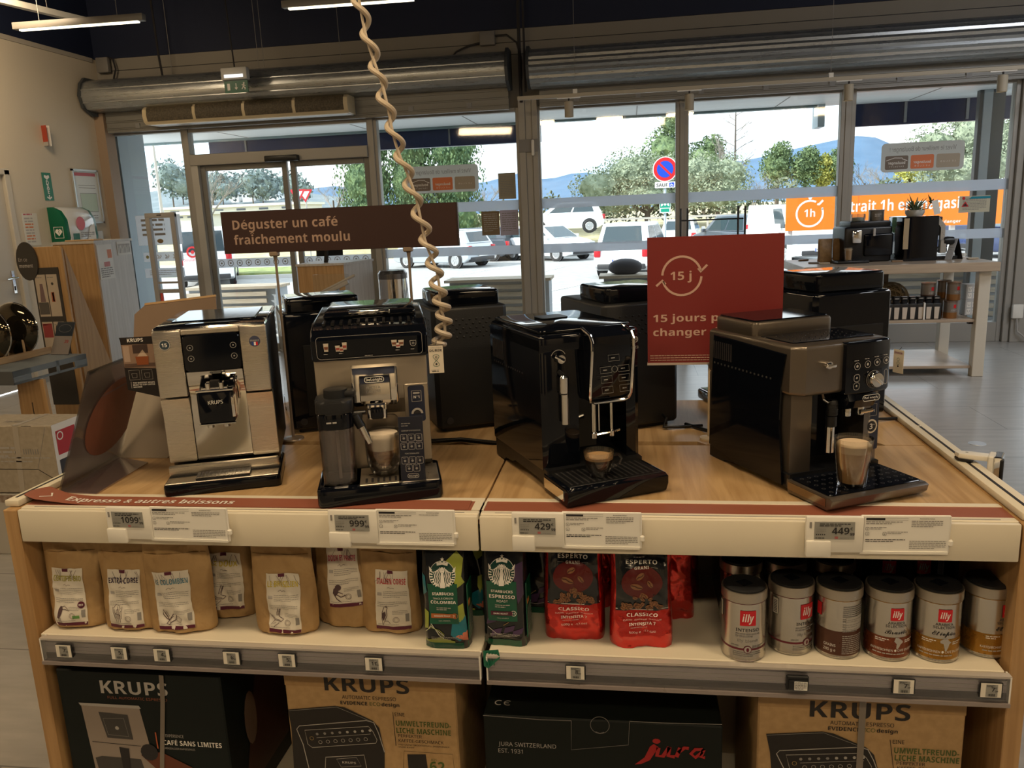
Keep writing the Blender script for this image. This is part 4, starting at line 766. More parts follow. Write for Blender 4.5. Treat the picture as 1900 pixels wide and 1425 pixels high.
# --- 3 gloss black machine
rz = math.radians(29)
t = thing('coffee_machine', 'gloss black coffee machine with a chrome framed control panel in the front row', 'coffee machine', (-0.131, 1.553, 0.9016), rz)
b = B(); b.plan([(0.0, 0.118), (0.012, 0.112), (0.224, 0.112), (0.236, 0.122), (0.236, 0.42), (0.226, 0.43), (0.010, 0.43), (0.0, 0.42)], 0.300, 0.341, GLOSSB, 0.008, 3)
b.plan([(0.0, 0.120), (0.012, 0.1125), (0.085, 0.1125), (0.085, 0.19), (0.201, 0.19), (0.201, 0.1125), (0.224, 0.1125), (0.236, 0.122), (0.236, 0.43), (0.0, 0.43)], 0.045, 0.333, GLOSSB, 0.003, 2); b.box(0.084, 0.202, 0.114, 0.20, 0.195, 0.33, GLOSSB)
b.side([(0.16, 0.022), (0.30, 0.022), (0.31, 0.012), (0.36, 0.012), (0.37, 0.0), (0.425, 0.0), (0.43, 0.07), (0.43, 0.10), (0.10, 0.05), (0.10, 0.01)], 0.002, 0.234, BLACK, 0.002, 1); b.obj('body', t)
b = B(); b.plan(rrect(0.006, 0.230, 0.13, 0.425, 0.02), 0.340, 0.349, GLOSSB, 0.004, 2); b.plan(rrect(0.085, 0.155, 0.30, 0.36, 0.012), 0.3488, 0.351, BLACK, 0.001, 1); b.obj('top_lid', t)
b = B()
for i in range(9): b.box(-0.0012, 0.001, 0.34+i*0.0085, 0.3435+i*0.0085, 0.255, 0.30, INK)
for i in range(14): b.box(-0.0012, 0.001, 0.22+i*0.014, 0.2235+i*0.014, 0.243, 0.247, INK)
b.obj('side_vents', t)
b = B(); b.side([(0.112, 0.350), (0.072, 0.334), (0.070, 0.30), (0.085, 0.205), (0.094, 0.192), (0.12, 0.192), (0.12, 0.350)][::-1], 0.101, 0.195, GLOSSB, 0.004, 2); fp = b.obj('control_panel', t)
b = B(); path = [(0.099, 0.118, 0.349), (0.099, 0.078, 0.338), (0.099, 0.069, 0.325), (0.099, 0.069, 0.30), (0.099, 0.083, 0.205), (0.103, 0.088, 0.193), (0.112, 0.090, 0.189), (0.184, 0.090, 0.189), (0.193, 0.088, 0.193), (0.197, 0.083, 0.205), (0.197, 0.069, 0.30), (0.197, 0.069, 0.325), (0.197, 0.078, 0.338), (0.197, 0.118, 0.349)]
b.tube(path, 0.0036, CHROME, 8); b.obj('chrome_frame', t)
b = B(); Fp = T(0, 0.0692, 0.300) @ RX(PI/2-0.155); Fp = T(0, 0.0688, 0.300) @ RX(PI/2+0.0) @ RX(-0.156)
for x, y, w, h in ((0.148, -0.012, 0.026, 0.013), (0.127, -0.036, 0.026, 0.013), (0.169, -0.036, 0.026, 0.013), (0.127, -0.056, 0.026, 0.014), (0.169, -0.056, 0.026, 0.014), (0.127, -0.078, 0.026, 0.014), (0.169, -0.078, 0.026, 0.014)):
    b.stroke(rect(x-w/2, x+w/2, y-h/2, y+h/2), 0.0006, GREYINK, Fp, closed=True); b.lines(x-w*0.25, x+w*0.25, y-0.001, 1, 1, 0.002, GREYINK, Fp, seed=int(x*1e4+y*1e3))
b.stroke(circ(0.148, -0.036, 0.0065, n=14), 0.0007, GREYINK, Fp, closed=True); b.obj('button_print', t)
b = B(); F = FACE(0, 0.1113, 0); b.stroke(rrect(0.199, 0.231, 0.308, 0.320, 0.0058, 5), 0.0012, LGREY, F, closed=True); b.text('DeLonghi', 0.0052, LGREY, F, 0.215, 0.3115, 'C', 0.02, width=0.026); b.text('dinamica', 0.0075, GREYINK, F, 0.232, 0.294, 'R', 0.0, width=0.032)
b.stroke(arc(0.040, 0.292, 0.017, 0.4, 2.8, 12), 0.0009, LGREY, F); b.obj('brand_marks', t)
b = B(); b.tube([(0.038, 0.115, 0.292), (0.038, 0.090, 0.292)], 0.009, CHROME, 14); b.tube([(0.027, 0.096, 0.299), (0.043, 0.088, 0.288)], 0.0045, CHROME, 8); b.obj('steam_knob', t)
b = B(); b.lathe([(0.0, 0.15), (0.0088, 0.15), (0.0088, 0.20), (0.0088, 0.218)], CHROME, 16, T(0.046, 0.098, 0)); b.lathe([(0.0103, 0.2185), (0.0106, 0.222), (0.0106, 0.252), (0.007, 0.256), (0.0, 0.256)], CHROME, 16, T(0.045, 0.098, 0)); b.lathe([(0.0092, 0.215), (0.0092, 0.2185)], INK, 16, T(0.045, 0.098, 0)); b.tube([(0.045, 0.1, 0.255), (0.04, 0.113, 0.262)], 0.005, BLACK, 8); b.obj('steam_wand', t)
b = B()
for x in (0.114, 0.157):
    b.tube([(x, 0.10, 0.20), (x, 0.10, 0.125), (x+0.001, 0.097, 0.118)], 0.0055 if x < 0.13 else 0.0042, CHROME, 12); b.lathe([(0.005, 0.108), (0.007, 0.110), (0.007, 0.121), (0.005, 0.123)], CHROME, 12, T(x, 0.098, 0))
b.tube([(0.127, 0.10, 0.2), (0.127, 0.10, 0.124)], 0.0028, CHROME, 8); b.tube([(0.114, 0.097, 0.116), (0.16, 0.097, 0.118), (0.176, 0.099, 0.121)], 0.0035, CHROME, 8); b.obj('coffee_spout', t)
b = B(); b.side([(0.0, 0.002), (0.115, 0.002), (0.118, 0.03), (0.118, 0.041), (0.004, 0.041), (-0.008, 0.036), (-0.008, 0.02)], 0.0, 0.236, GLOSSB, 0.003, 2); b.box(-0.002, 0.0, 0.012, 0.112, 0.012, 0.034, CHROME, M=Matrix.Identity(4)); b.obj('drip_tray', t)
b = B(); b.box(0.010, 0.226, 0.005, 0.112, 0.0405, 0.0425, BLACK, 0.0008, 1)
for i in range(16): b.box(0.018+i*0.0128, 0.0225+i*0.0128, 0.014, 0.104, 0.0424, 0.0432, mat('grille_ridge', (0.03, 0.03, 0.032), 0.2))
b.obj('drip_grille', t)

# --- 4 titanium machine
rz = math.radians(27)
t = thing('coffee_machine', 'titanium grey coffee machine with a round chrome dial, rightmost on the counter', 'coffee machine', (0.377, 1.551, 0.9016), rz)
b = B(); b.plan([(0.0, 0.125), (0.02, 0.10), (0.218, 0.10), (0.238, 0.125), (0.238, 0.42), (0.0, 0.42)], 0.206, 0.312, TITAN, 0.010, 3)
b.plan([(0.008, 0.128), (0.055, 0.122), (0.055, 0.20), (0.19, 0.20), (0.19, 0.122), (0.230, 0.128), (0.236, 0.42), (0.002, 0.42)], 0.03, 0.21, TITAN, 0.004, 2); b.box(0.056, 0.189, 0.195, 0.21, 0.03, 0.21, GLOSSB)
b.side([(0.17, 0.018), (0.29, 0.018), (0.30, 0.008), (0.35, 0.008), (0.36, 0.0), (0.42, 0.0), (0.42, 0.05), (0.12, 0.04), (0.12, 0.006)], 0.003, 0.235, BLACK, 0.002, 1); b.obj('body', t)
b = B(); b.prism([(0.135, 0.012), (0.155, 0.15), (0.152, 0.22), (0.135, 0.292), (0.40, 0.30), (0.415, 0.03), (0.30, 0.012)][::-1], 0, 0.004, GLOSSB, T(-0.003, 0, 0) @ Matrix(((0, 0, 1, 0), (1, 0, 0, 0), (0, 1, 0, 0), (0, 0, 0, 1))), 0.002, 1); so = b.obj('side_panel', t)
b = B()
for i in range(9): b.box(-0.0042, -0.0015, 0.325+i*0.0085, 0.329+i*0.0085, 0.245, 0.285, INK)
for i in range(16): b.box(-0.0042, -0.0015, 0.18+i*0.014, 0.184+i*0.014, 0.232, 0.236, mat('vent_grey', (0.05, 0.05, 0.05), 0.4))
b.obj('side_vents', so)
b = B(); b.plan(rrect(0.006, 0.214, 0.255, 0.41, 0.015), 0.308, 0.342, TITAN, 0.006, 2); b.plan(rrect(0.012, 0.208, 0.262, 0.405, 0.012), 0.3415, 0.345, GLOSSB, 0.002, 1); b.obj('bean_lid', t)
b = B(); b.plan(rrect(0.014, 0.224, 0.135, 0.25, 0.01), 0.3115, 0.314, GLOSSB, 0.001, 1)
for i in range(11):
    for j in range(4): b.ball((0.03+i*0.016+(j % 2)*0.008, 0.155+j*0.022, 0.3142), 0.0014, CHROME, sub=1)
b.obj('cup_warmer', t)
b = B(); b.plan([(0.108, 0.112), (0.110, 0.091), (0.160, 0.087), (0.215, 0.091), (0.232, 0.104), (0.234, 0.14), (0.108, 0.14)], 0.203, 0.311, GLOSSB, 0.004, 2); b.side([(0.092, 0.205), (0.085, 0.190), (0.095, 0.172), (0.14, 0.165), (0.14, 0.205)][::-1], 0.115, 0.19, GLOSSB, 0.004, 2); b.obj('control_panel', t)
b = B(); F = FACE(0, 0.0862, 0)
for x, y in ((0.134, 0.262), (0.160, 0.264), (0.184, 0.266), (0.207, 0.268)): 
    b.stroke(circ(x, y, 0.0072, n=14), 0.0009, LGREY, F, closed=True); b.poly(circ(x, y, 0.003, n=8), LGREY, F); b.lines(x-0.008, x+0.008, y+0.011, 1, 1, 0.0016, LGREY, F, seed=int(x*999))
for y in (0.238, 0.221): b.stroke(rrect(0.127, 0.141, y-0.008, y+0.007, 0.005, 3), 0.0009, LGREY, F, closed=True); b.poly(circ(0.134, y, 0.0025, n=6), LGREY, F)
b.stroke(rrect(0.2035, 0.2115, 0.218, 0.249, 0.0038, 4), 0.0009, LGREY, F, closed=True); b.obj('button_print', t)
b = B(); M = FACE(0, 0.088, 0) @ T(0.177, 0.231, 0); b.lathe([(0.0165, 0.0), (0.0165, 0.010), (0.0145, 0.014), (0.0, 0.0145)], CHROME, 24, M); b.box(-0.003, 0.003, -0.0145, 0.0145, 0.013, 0.017, CHROME, 0.0015, 2, M @ RZ(0.9)); b.stroke(circ(0.177, 0.231, 0.0185, n=24), 0.001, GREYINK, FACE(0, 0.0858, 0), closed=True); b.obj('dial', t)
b = B(); b.prism(rrect(0.150, 0.196, 0.185, 0.200, 0.0072, 5), 0, 0.002, GLOSSB, FACE(0, 0.0880, 0)); F = FACE(0, 0.0856, 0); b.stroke(rrect(0.1515, 0.1945, 0.1863, 0.1987, 0.006, 5), 0.0013, LWHITE, F, closed=True); b.text('DeLonghi', 0.0062, LWHITE, F, 0.173, 0.1894, 'C', 0.02, width=0.036); b.obj('brand_badge', t)
b = B(); b.tube([(0.066, 0.105, 0.271), (0.066, 0.086, 0.271)], 0.008, CHROME, 12); b.box(0.054, 0.080, 0.082, 0.092, 0.266, 0.272, CHROME, 0.002, 2); b.box(0.058, 0.070, 0.084, 0.092, 0.272, 0.276, CHROME, 0.002, 1); b.obj('steam_knob', t)
b = B(); b.tube([(0.078, 0.12, 0.205), (0.074, 0.11, 0.195), (0.082, 0.108, 0.188), (0.094, 0.112, 0.189)], 0.003, CHROME, 8); b.lathe([(0.008, 0.155), (0.0115, 0.158), (0.0115, 0.186), (0.009, 0.19)], MATB, 14, T(0.100, 0.115, 0))
for z in (0.160, 0.165, 0.170, 0.175, 0.180): b.lathe([(0.0122, z), (0.0122, z+0.002)], BLACK, 14, T(0.100, 0.115, 0))
b.lathe([(0.0115, 0.135), (0.0115, 0.156)], BLACK, 14, T(0.098, 0.114, 0)); b.lathe([(0.0, 0.079), (0.0095, 0.079), (0.0095, 0.134), (0.011, 0.136)], CHROME, 16, T(0.095, 0.113, 0)); b.obj('milk_frother', t)
b = B()
for x in (0.138, 0.172): b.lathe([(0.0062, 0.150), (0.0085, 0.152), (0.0085, 0.166), (0.0065, 0.176)], CHROME, 14, T(x, 0.115, 0))
b.tube([(0.165, 0.108, 0.158), (0.195, 0.106, 0.160)], 0.005, CHROME, 8); b.obj('coffee_spout', t)
b = B(); F = FACE(0, 0.1265, 0) @ T(0, 0, 0); F = T(0, 0.1255, 0) @ RX(PI/2); F = F @ T(0.003, -0.020, 0); b.prism(rrect(0.191, 0.229, 0.085, 0.192, 0.003), 0, 0.0006, mat('sticker_navy', (0.016, 0.022, 0.05), 0.4), F); F = T(0.003, 0.1243, -0.020) @ RX(PI/2)
b.stroke(rect(0.198, 0.222, 0.160, 0.186), 0.0012, LGREY, F, closed=True); b.text('N°1', 0.006, LWHITE, F, 0.210, 0.168, 'C', 0.03); b.poly(circ(0.210, 0.137, 0.0155, n=20), mat('seal_cream', (0.70, 0.62, 0.50), 0.5), F); b.poly(circ(0.210, 0.137, 0.0118, n=20), INK, T(0.003, 0.1238, -0.020) @ RX(PI/2)); b.text('3', 0.012, LWHITE, T(0.003, 0.1233, -0.020) @ RX(PI/2), 0.2085, 0.131, 'C', 0.04); b.text('+', 0.005, LWHITE, T(0.003, 0.1233, -0.020) @ RX(PI/2), 0.2160, 0.138, 'C', 0.04); b.obj('award_sticker', t)
b = B(); b.side([(0.002, 0.002), (0.12, 0.002), (0.125, 0.02), (0.125, 0.030), (-0.004, 0.030), (-0.014, 0.026), (-0.010, 0.012)], 0.0, 0.238, TITAN, 0.002, 2); b.box(-0.0015, 0.0005, 0.004, 0.118, 0.010, 0.026, mat('bronze_trim', (0.30, 0.24, 0.17), 0.2, 0.9)); b.obj('drip_tray', t)
b = B(); b.plan(rrect(0.006, 0.232, 0.000, 0.120, 0.008), 0.0296, 0.0325, GLOSSB, 0.001, 1)
for i in range(12):
    for j in range(5): b.stroke(circ(0.022+i*0.018, 0.016+j*0.022, 0.0036, n=10), 0.001, mat('ring_grey', (0.07, 0.07, 0.075), 0.3), T(0, 0, 0.0330), closed=True)
b.obj('drip_grille', t)

# ------------------------------------------------------------------ glasses and cards with the machines
DRINK = sheet('drinking_glass', (0.95, 0.95, 0.94), 0.18)
def glass(loc, prof_out, prof_in, liquid, label, name='latte_glass', cat='glass'):
    t = thing(name, label, cat, loc); b = B(); b.lathe(prof_out+prof_in[::-1], DRINK, 28); b.obj('glass', t)
    for i, (pf, m) in enumerate(liquid): B().lathe(pf, m, 28).obj('coffee' if i == 0 else 'foam', t)
    return t
def mloc(ox, oy, a, u, v, w): a = math.radians(a); return (ox+u*math.cos(a)-v*math.sin(a), oy+u*math.sin(a)+v*math.cos(a), 0.9018+w)
LATTE = mat('latte', (0.50, 0.30, 0.13), 0.4); FOAM = mat('milk_foam', (0.66, 0.50, 0.32), 0.6); COFFEE = mat2('coffee_layers', (0.14, 0.045, 0.014), (0.46, 0.26, 0.13), (1, 1, 3), 0.35, 30, 3); CREMA = mat('crema', (0.40, 0.25, 0.12), 0.5)
q = mloc(0.377, 1.551, 27, 0.088, 0.035, 0.033)
glass(q, [(0.0, 0.0), (0.027, 0.0), (0.028, 0.003), (0.0375, 0.098)], [(0.0, 0.006), (0.0262, 0.007), (0.0360, 0.098)], [([(0.0, 0.0072), (0.0258, 0.0078), (0.0322, 0.070), (0.0, 0.070)], LATTE), ([(0.0, 0.0702), (0.0323, 0.0702), (0.0338, 0.084), (0.030, 0.088), (0.0, 0.089)], FOAM)], 'tall glass of pale latte on the drip tray of the titanium machine')
q = mloc(-0.654, 1.532, 16.9, 0.142, 0.070, 0.0432)
glass(q, [(0.0, 0.0), (0.020, 0.0), (0.028, 0.006), (0.037, 0.030), (0.040, 0.098)], [(0.0, 0.014), (0.018, 0.014), (0.027, 0.026), (0.035, 0.05), (0.0385, 0.098)], [([(0.0, 0.0142), (0.0178, 0.0145), (0.0268, 0.0265), (0.0345, 0.05), (0.0350, 0.060), (0.0, 0.060)], COFFEE), ([(0.0, 0.0602), (0.0350, 0.0602), (0.0370, 0.085), (0.033, 0.094), (0.0, 0.098)], mat('white_foam', (0.72, 0.62, 0.50), 0.6))], 'double walled glass of layered latte macchiato on the tray of the carafe machine')
q = mloc(-0.131, 1.553, 29, 0.096, 0.042, 0.0434)
t = glass(q, [(0.0, 0.0), (0.019, 0.0), (0.022, 0.006), (0.030, 0.025), (0.0325, 0.055)], [(0.0, 0.008), (0.018, 0.009), (0.028, 0.027), (0.0312, 0.055)], [([(0.0, 0.0085), (0.0176, 0.0095), (0.0275, 0.027), (0.0298, 0.038), (0.0, 0.038)], mat('black_coffee', (0.03, 0.012, 0.006), 0.2)), ([(0.0, 0.0382), (0.0298, 0.0382), (0.0304, 0.044), (0.0, 0.044)], CREMA)], 'small glass espresso cup with a handle on the tray of the gloss black machine', 'espresso_cup', 'cup')
B().tube([(0.031, 0, 0.046), (0.042, 0.0, 0.047), (0.048, 0, 0.038), (0.044, 0, 0.026), (0.029, 0, 0.020)], 0.003, DRINK, 8).obj('handle', t)
# navy feature card leaning in front of the carafe machine
q = mloc(-0.654, 1.532, 16.9, 0.177, 0.012, 0.0425); t = thing('feature_card', 'navy feature card with white icons leaning on the carafe machine', 'display card', q, math.radians(10))
NV = mat('card_navy', (0.012, 0.017, 0.040), 0.5, spec=0.3); M = RX(PI/2-0.10)
b = B(); b.prism(rect(0, 0.052, 0.0, 0.138), 0, 0.0015, NV, M); F = M @ T(0, 0, 0.0019)
b.text("CONFORT D'UTILISATION", 0.0026, LWHITE, F, 0.026, 0.107, 'C', 0.01, width=0.040); b.text('FONCTIONNALITÉS', 0.0026, LWHITE, F, 0.026, 0.0575, 'C', 0.01, width=0.030); b.lines(0.006, 0.026, 0.123, 2, 0.005, 0.0016, LGREY, F, seed=3)
for x, y in [(0.010+i*0.016, 0.093) for i in range(3)]+[(0.010+i*0.016, 0.075) for i in range(3)]+[(0.010+i*0.016, 0.044) for i in range(3)]+[(0.018+i*0.016, 0.027) for i in range(2)]:
    b.stroke(rrect(x-0.0068, x+0.0068, y-0.0075, y+0.0075, 0.0018, 2), 0.0006, LWHITE, F, closed=True); b.poly(circ(x, y-0.001, 0.0028, n=8), LGREY, F); b.lines(x-0.004, x+0.004, y+0.0038, 1, 1, 0.001, LGREY, F, seed=int(x*9999))
b.stroke(rrect(0.014, 0.038, 0.0055, 0.0145, 0.0043, 4), 0.0008, LWHITE, F, closed=True); b.text('DeLonghi', 0.0038, LWHITE, F, 0.026, 0.0082, 'C', 0.02, width=0.019); b.obj('card', t)
B().prism(rect(-0.001, 0.053, 0.0, 0.141), 0.003, 0.0042, sheet('sleeve_film', (0.97, 0.97, 0.98), 0.0), M).obj('clear_sleeve', t)
# cream tag hung on the carafe machine
q = atY(811, 693, 1.62); t = thing('hang_tag', 'cream rectangular tag with a green figure of eight beside the carafe machine', 'tag', tuple(q), math.radians(12))
b = B(); b.prism(rect(-0.0165, 0.0165, 0, 0.061), 0, 0.001, INK, RX(PI/2)); b.prism(rect(-0.0152, 0.0152, 0.0015, 0.0595), 0.0009, 0.0014, mat('tag_cream', (0.66, 0.60, 0.50), 0.5), RX(PI/2)); F = FACE(0, -0.0018, 0)
b.text('CONÇU POUR', 0.0030, GREYINK, F, 0, 0.054, 'C', 0.01, width=0.024); b.text('DURER', 0.0052, INK, F, 0, 0.0468, 'C', 0.05, width=0.026); GT = mat('tag_green', (0.05, 0.13, 0.09), 0.5)
b.stroke([(0.0058*math.sin(2*PI*i/32), 0.029+0.0135*math.cos(PI*i/32*1.0)) if False else (0.0062*math.sin(4*PI*i/40)*(1 if True else 1), 0.028+0.0125*math.cos(2*PI*i/40)) for i in range(40)], 0.0011, GT, F, closed=True); b.stroke(circ(0, 0.035, 0.002, n=10), 0.001, INK, F, closed=True); b.poly(circ(0, 0.0205, 0.0022, n=8), INK, F); b.lines(-0.012, 0.012, 0.0075, 1, 1, 0.0012, LGREY, F, seed=1); b.lines(-0.010, 0.010, 0.0045, 1, 1, 0.0016, INK, F, seed=2); b.obj('tag_card', t)
B().tube([(0, 0.0, 0.06), (0.002, 0.02, 0.066), (0.0, 0.035, 0.063)], 0.0008, INK, 5).obj('tag_string', t)
t = thing('hang_tag', 'cream tag with a purple heading hanging at the right edge of the titanium machine', 'tag', tuple(atY(1666, 692, 1.84)), math.radians(-62)); t.scale = (0.85, 0.85, 0.85)
b = B(); b.prism(rect(-0.0165, 0.0165, 0, 0.061), 0, 0.001, mat('tag_cream', (0.66, 0.60, 0.50), 0.5), RX(PI/2)); F = FACE(0, -0.0016, 0); b.text('DURER', 0.0052, mat('tag_purple', (0.2, 0.05, 0.12), 0.5), F, 0, 0.05, 'C', 0.05, width=0.026); b.stroke(circ(0, 0.036, 0.004, n=12), 0.001, GT, F, closed=True); b.stroke(circ(0, 0.026, 0.004, n=12), 0.001, GT, F, closed=True); b.poly(circ(0, 0.018, 0.0026, n=8), INK, F); b.obj('tag_card', t)
B().tube([(0, 0.0, 0.06), (-0.004, 0.012, 0.066)], 0.0008, INK, 5).obj('tag_string', t)
# black card fixed to the steel machine
q = atY(298, 737, 1.72); t = thing('feature_card', 'black card with a kitchen photo, at the left edge of the steel machine', 'display card', (q.x-0.075, 1.705, q.z), math.radians(12))
b = B(); b.prism([(0.004, 0.022), (0.078, 0.0), (0.078, 0.146), (0.0, 0.146), (0.002, 0.138)], 0, 0.001, mat('card_black', (0.012, 0.009, 0.009), 0.4), RX(PI/2)); F = FACE(0, -0.0015, 0); G = FACE(0, -0.0021, 0)
b.text('KRUPS', 0.0085, LWHITE, F, 0.036, 0.1345, 'C', 0.02, width=0.036); b.poly([(0.004, 0.075), (0.078, 0.070), (0.078, 0.128), (0.003, 0.129)], mat('photo_tan', (0.26, 0.17, 0.12), 0.5), F)
b.poly(rect(0.028, 0.062, 0.108, 0.128), mat('photo_dark', (0.05, 0.03, 0.025), 0.5), G); b.poly(rect(0.005, 0.077, 0.076, 0.084), mat('photo_table', (0.10, 0.06, 0.045), 0.5), G); b.poly([(0.034, 0.080), (0.060, 0.080), (0.062, 0.100), (0.032, 0.100)], mat('photo_drink', (0.26, 0.07, 0.02), 0.4), FACE(0, -0.0026, 0)); b.poly([(0.036, 0.1), (0.05, 0.116), (0.06, 0.1)], mat('photo_ice', (0.55, 0.42, 0.32), 0.4), G); b.poly(rect(0.006, 0.020, 0.088, 0.126), mat('photo_pale', (0.38, 0.28, 0.22), 0.5), G)
for x in (0.024, 0.053): b.stroke(rect(x-0.012, x+0.012, 0.045, 0.068), 0.0006, LGREY, F, closed=True); b.stroke([(x-0.005, 0.05), (x+0.005, 0.05), (x+0.006, 0.06), (x-0.006, 0.06)], 0.0007, LGREY, F, closed=True)
b.text('THE QUIETEST KRUPS', 0.0032, LWHITE, F, 0.018, 0.036, 'L', 0.02, width=0.05); b.text('BEAN TO CUP COFFEE', 0.0032, LWHITE, F, 0.018, 0.031, 'L', 0.02, width=0.05); b.text('MACHINE', 0.0032, LWHITE, F, 0.018, 0.026, 'L', 0.02, width=0.02); b.stroke([(0.014, 0.025), (0.014, 0.041)], 0.001, LGREY, F); b.obj('card', t)
B().box(0.06, 0.079, 0.001, 0.02, 0.06, 0.09, BLACK).obj('card_clip', t)

# ------------------------------------------------------------------ sign holders on the counter
t = thing('sign_holder', 'slanted acrylic sign holder with a mauve sheet, left front corner of the counter', 'sign holder', (0, 0, 0))
A_, B_, C_, D_ = Vector((-1.319, 1.615, 0.9015)), Vector((-1.348, 1.885, 0.9015)), Vector((-1.23, 1.88, 1.19)), Vector((-1.198, 1.615, 1.187))
MAUVE = sheet('mauve_sheet', (0.82, 0.68, 0.68), 0.2, 0.1, 0.45, (0.85, 0.66, 0.64)); nrm = (B_-A_).cross(D_-A_).normalized()
def slab(b, pts, th, m, nn): P = [tuple(p) for p in pts]+[tuple(p+nn*th) for p in pts]; k = len(pts); b.add(P, [tuple(range(k-1, -1, -1)), tuple(range(k, 2*k))]+[(i, (i+1) % k, k+(i+1) % k, k+i) for i in range(k)], m)
b = B(); slab(b, [A_, B_, C_, D_], 0.002, ACRYL, nrm); slab(b, [A_-nrm*0.004, B_-nrm*0.004, C_-nrm*0.004, D_-nrm*0.004], 0.0015, ACRYL, nrm); b.obj('acrylic_panel', t)
b = B(); slab(b, [A_, B_, Vector((-1.238, 1.841, 0.9015)), Vector((-1.22, 1.607, 0.9015))], 0.002, sheet('mauve_base', (0.72, 0.60, 0.62), 0.25, 0.06, 0.2, (0.45, 0.33, 0.34)), Vector((0, 0, -1)) * -1); b.obj('acrylic_foot', t)
def lp(u, v, off=-0.0015): return tuple(A_+(B_-A_)*u+(D_-A_)*v+nrm*off)
b = B(); b.add([lp(0.02, 0.04), lp(0.98, 0.04), lp(0.98, 0.97), lp(0.02, 0.97)], [(0, 1, 2, 3)], MAUVE)
TR2 = mat('sheet_terracotta', (0.30, 0.12, 0.085), 0.5)
b.add([lp(u, v, 0.0026) for u, v in [(0.5+0.5*math.cos(a)*0.9+0.12, 0.5+0.34*math.sin(a)) for a in [i*2*PI/28 for i in range(28)]] if u <= 0.985], [tuple(range(len([1 for a in [i*2*PI/28 for i in range(28)] if 0.62+0.45*math.cos(a) <= 0.985])))], TR2)
b.add([lp(0.3, 0.73, 0.003), lp(0.95, 0.78, 0.003), lp(0.95, 0.80, 0.003), lp(0.3, 0.75, 0.003)], [(0, 1, 2, 3)], mat('sheet_grey', (0.25, 0.15, 0.15), 0.5)); b.obj('printed_sheet', t)
t = thing('sign_board', 'grey folded card easel standing between the acrylic holder and the steel machine', 'easel', (-1.347, 1.888, 0.90), 0)
GC = mat('easel_grey', (0.36, 0.31, 0.25), 0.5); b = B()
b.prism([(0.0, 0.0), (0.135, 0.0), (0.20, 0.05), (0.26, 0.3), (0.02, 0.3)], 0, 0.003, GC, T(0, 0, 0.0) @ RX(PI/2-0.3)); b.prism([(0.0, 0.002), (0.25, 0.002), (0.25, 0.12), (0.05, 0.10)], 0, 0.002, mat('easel_pale', (0.46, 0.42, 0.37), 0.4), T(0, 0.0, 0.008) @ RX(0.5)); b.obj('easel_panel', t)
t = thing('sign_board', 'brown backed board leaning behind the steel machine', 'sign board', (-1.42, 2.05, 0.9015), math.radians(14))
M = RX(PI/2-0.22); B().prism([(0.0, 0.0), (0.26, 0.0), (0.26, 0.40), (0.06, 0.385), (0.03, 0.36)], 0, 0.006, mat('board_brown', (0.20, 0.135, 0.09), 0.5), M).prism([(0.06, 0.385), (0.26, 0.40), (0.26, 0.406), (0.06, 0.391)], -0.001, 0.007, OAKX, M).obj('board', t)
B().box(0.1, 0.2, 0.09, 0.2, 0.0, 0.004, ACRYL).obj('foot', t)
# brown banner on two posts
t = thing('counter_sign', 'long brown sign lettered Déguster un café fraîchement moulu on two posts', 'sign', (-1.075, 2.065, 0.90))
b = B(); b.box(0, 0.643, -0.006, 0.006, 0.519, 0.629, mat('sign_edge', (0.02, 0.012, 0.012), 0.4)); b.box(0.001, 0.639, -0.0066, -0.0058, 0.5195, 0.628, BROWN); F = FACE(0, -0.0072, 0); SG = mat('sign_text', (0.36, 0.25, 0.20), 0.5)
b.text('Déguster un café', 0.024, SG, F, 0.031, 0.582, 'L', 0.035, width=0.292); b.text('fraîchement moulu', 0.024, SG, F, 0.031, 0.5425, 'L', 0.035, width=0.322); b.obj('sign_panel', t)
POST = mat('post_beige', (0.33, 0.26, 0.20), 0.35, 0.4)
for x, xb in ((0.137, 0.137), (0.505, 0.505)):
    b = B(); b.tube([(xb, 0.005, 0.004), (x, 0.005, 0.49), (x, 0.005, 0.52)], [0.004, 0.0035, 0.0075], POST, 10); b.box(x-0.012, x+0.012, -0.008, 0.012, 0.508, 0.522, POST, 0.003, 1); b.obj('post', t); B().lathe([(0.030, 0.0), (0.028, 0.004), (0.0, 0.006)], POST, 20, T(xb, 0.005, 0)).obj('post_foot', t)
# red return sign
t = thing('counter_sign', 'square red sign with 15 j inside a circle of arrows on one post', 'sign', (0.045, 2.07, 0.90))
b = B(); b.box(0, 0.331, -0.004, 0.004, 0.203, 0.522, REDP); b.box(-0.001, 0.332, -0.0045, 0.0045, 0.198, 0.204, mat('acrylic_edge', (0.5, 0.42, 0.38), 0.2)); F = FACE(0, -0.0048, 0); SR = mat('sign_text_red', (0.55, 0.36, 0.30), 0.5)
cx, cy, r = 0.085, 0.425, 0.048; b.stroke(arc(cx, cy, r, 0.25, PI-0.05, 18), 0.0055, SR, F); b.stroke(arc(cx, cy, r, PI+0.25, 2*PI-0.05, 18), 0.0055, SR, F); b.stroke([(cx+0.040, cy+0.018), (cx+0.045, cy+0.009), (cx+0.062, cy+0.026)], 0.0055, SR, F); b.stroke([(cx-0.063, cy-0.024), (cx-0.047, cy-0.010), (cx-0.040, cy-0.020)], 0.0055, SR, F)
b.text('15 j', 0.021, SR, F, cx-0.002, cy-0.010, 'C', 0.03, width=0.052); b.text('15 jours pour', 0.0185, SR, F, 0.014, 0.310, 'L', 0.035, width=0.222); b.text("changer d'avis", 0.0185, SR, F, 0.014, 0.274, 'L', 0.035, width=0.232); b.lines(0.006, 0.325, 0.222, 3, 0.006, 0.0018, SR, F, seed=6); b.obj('sign_panel', t)
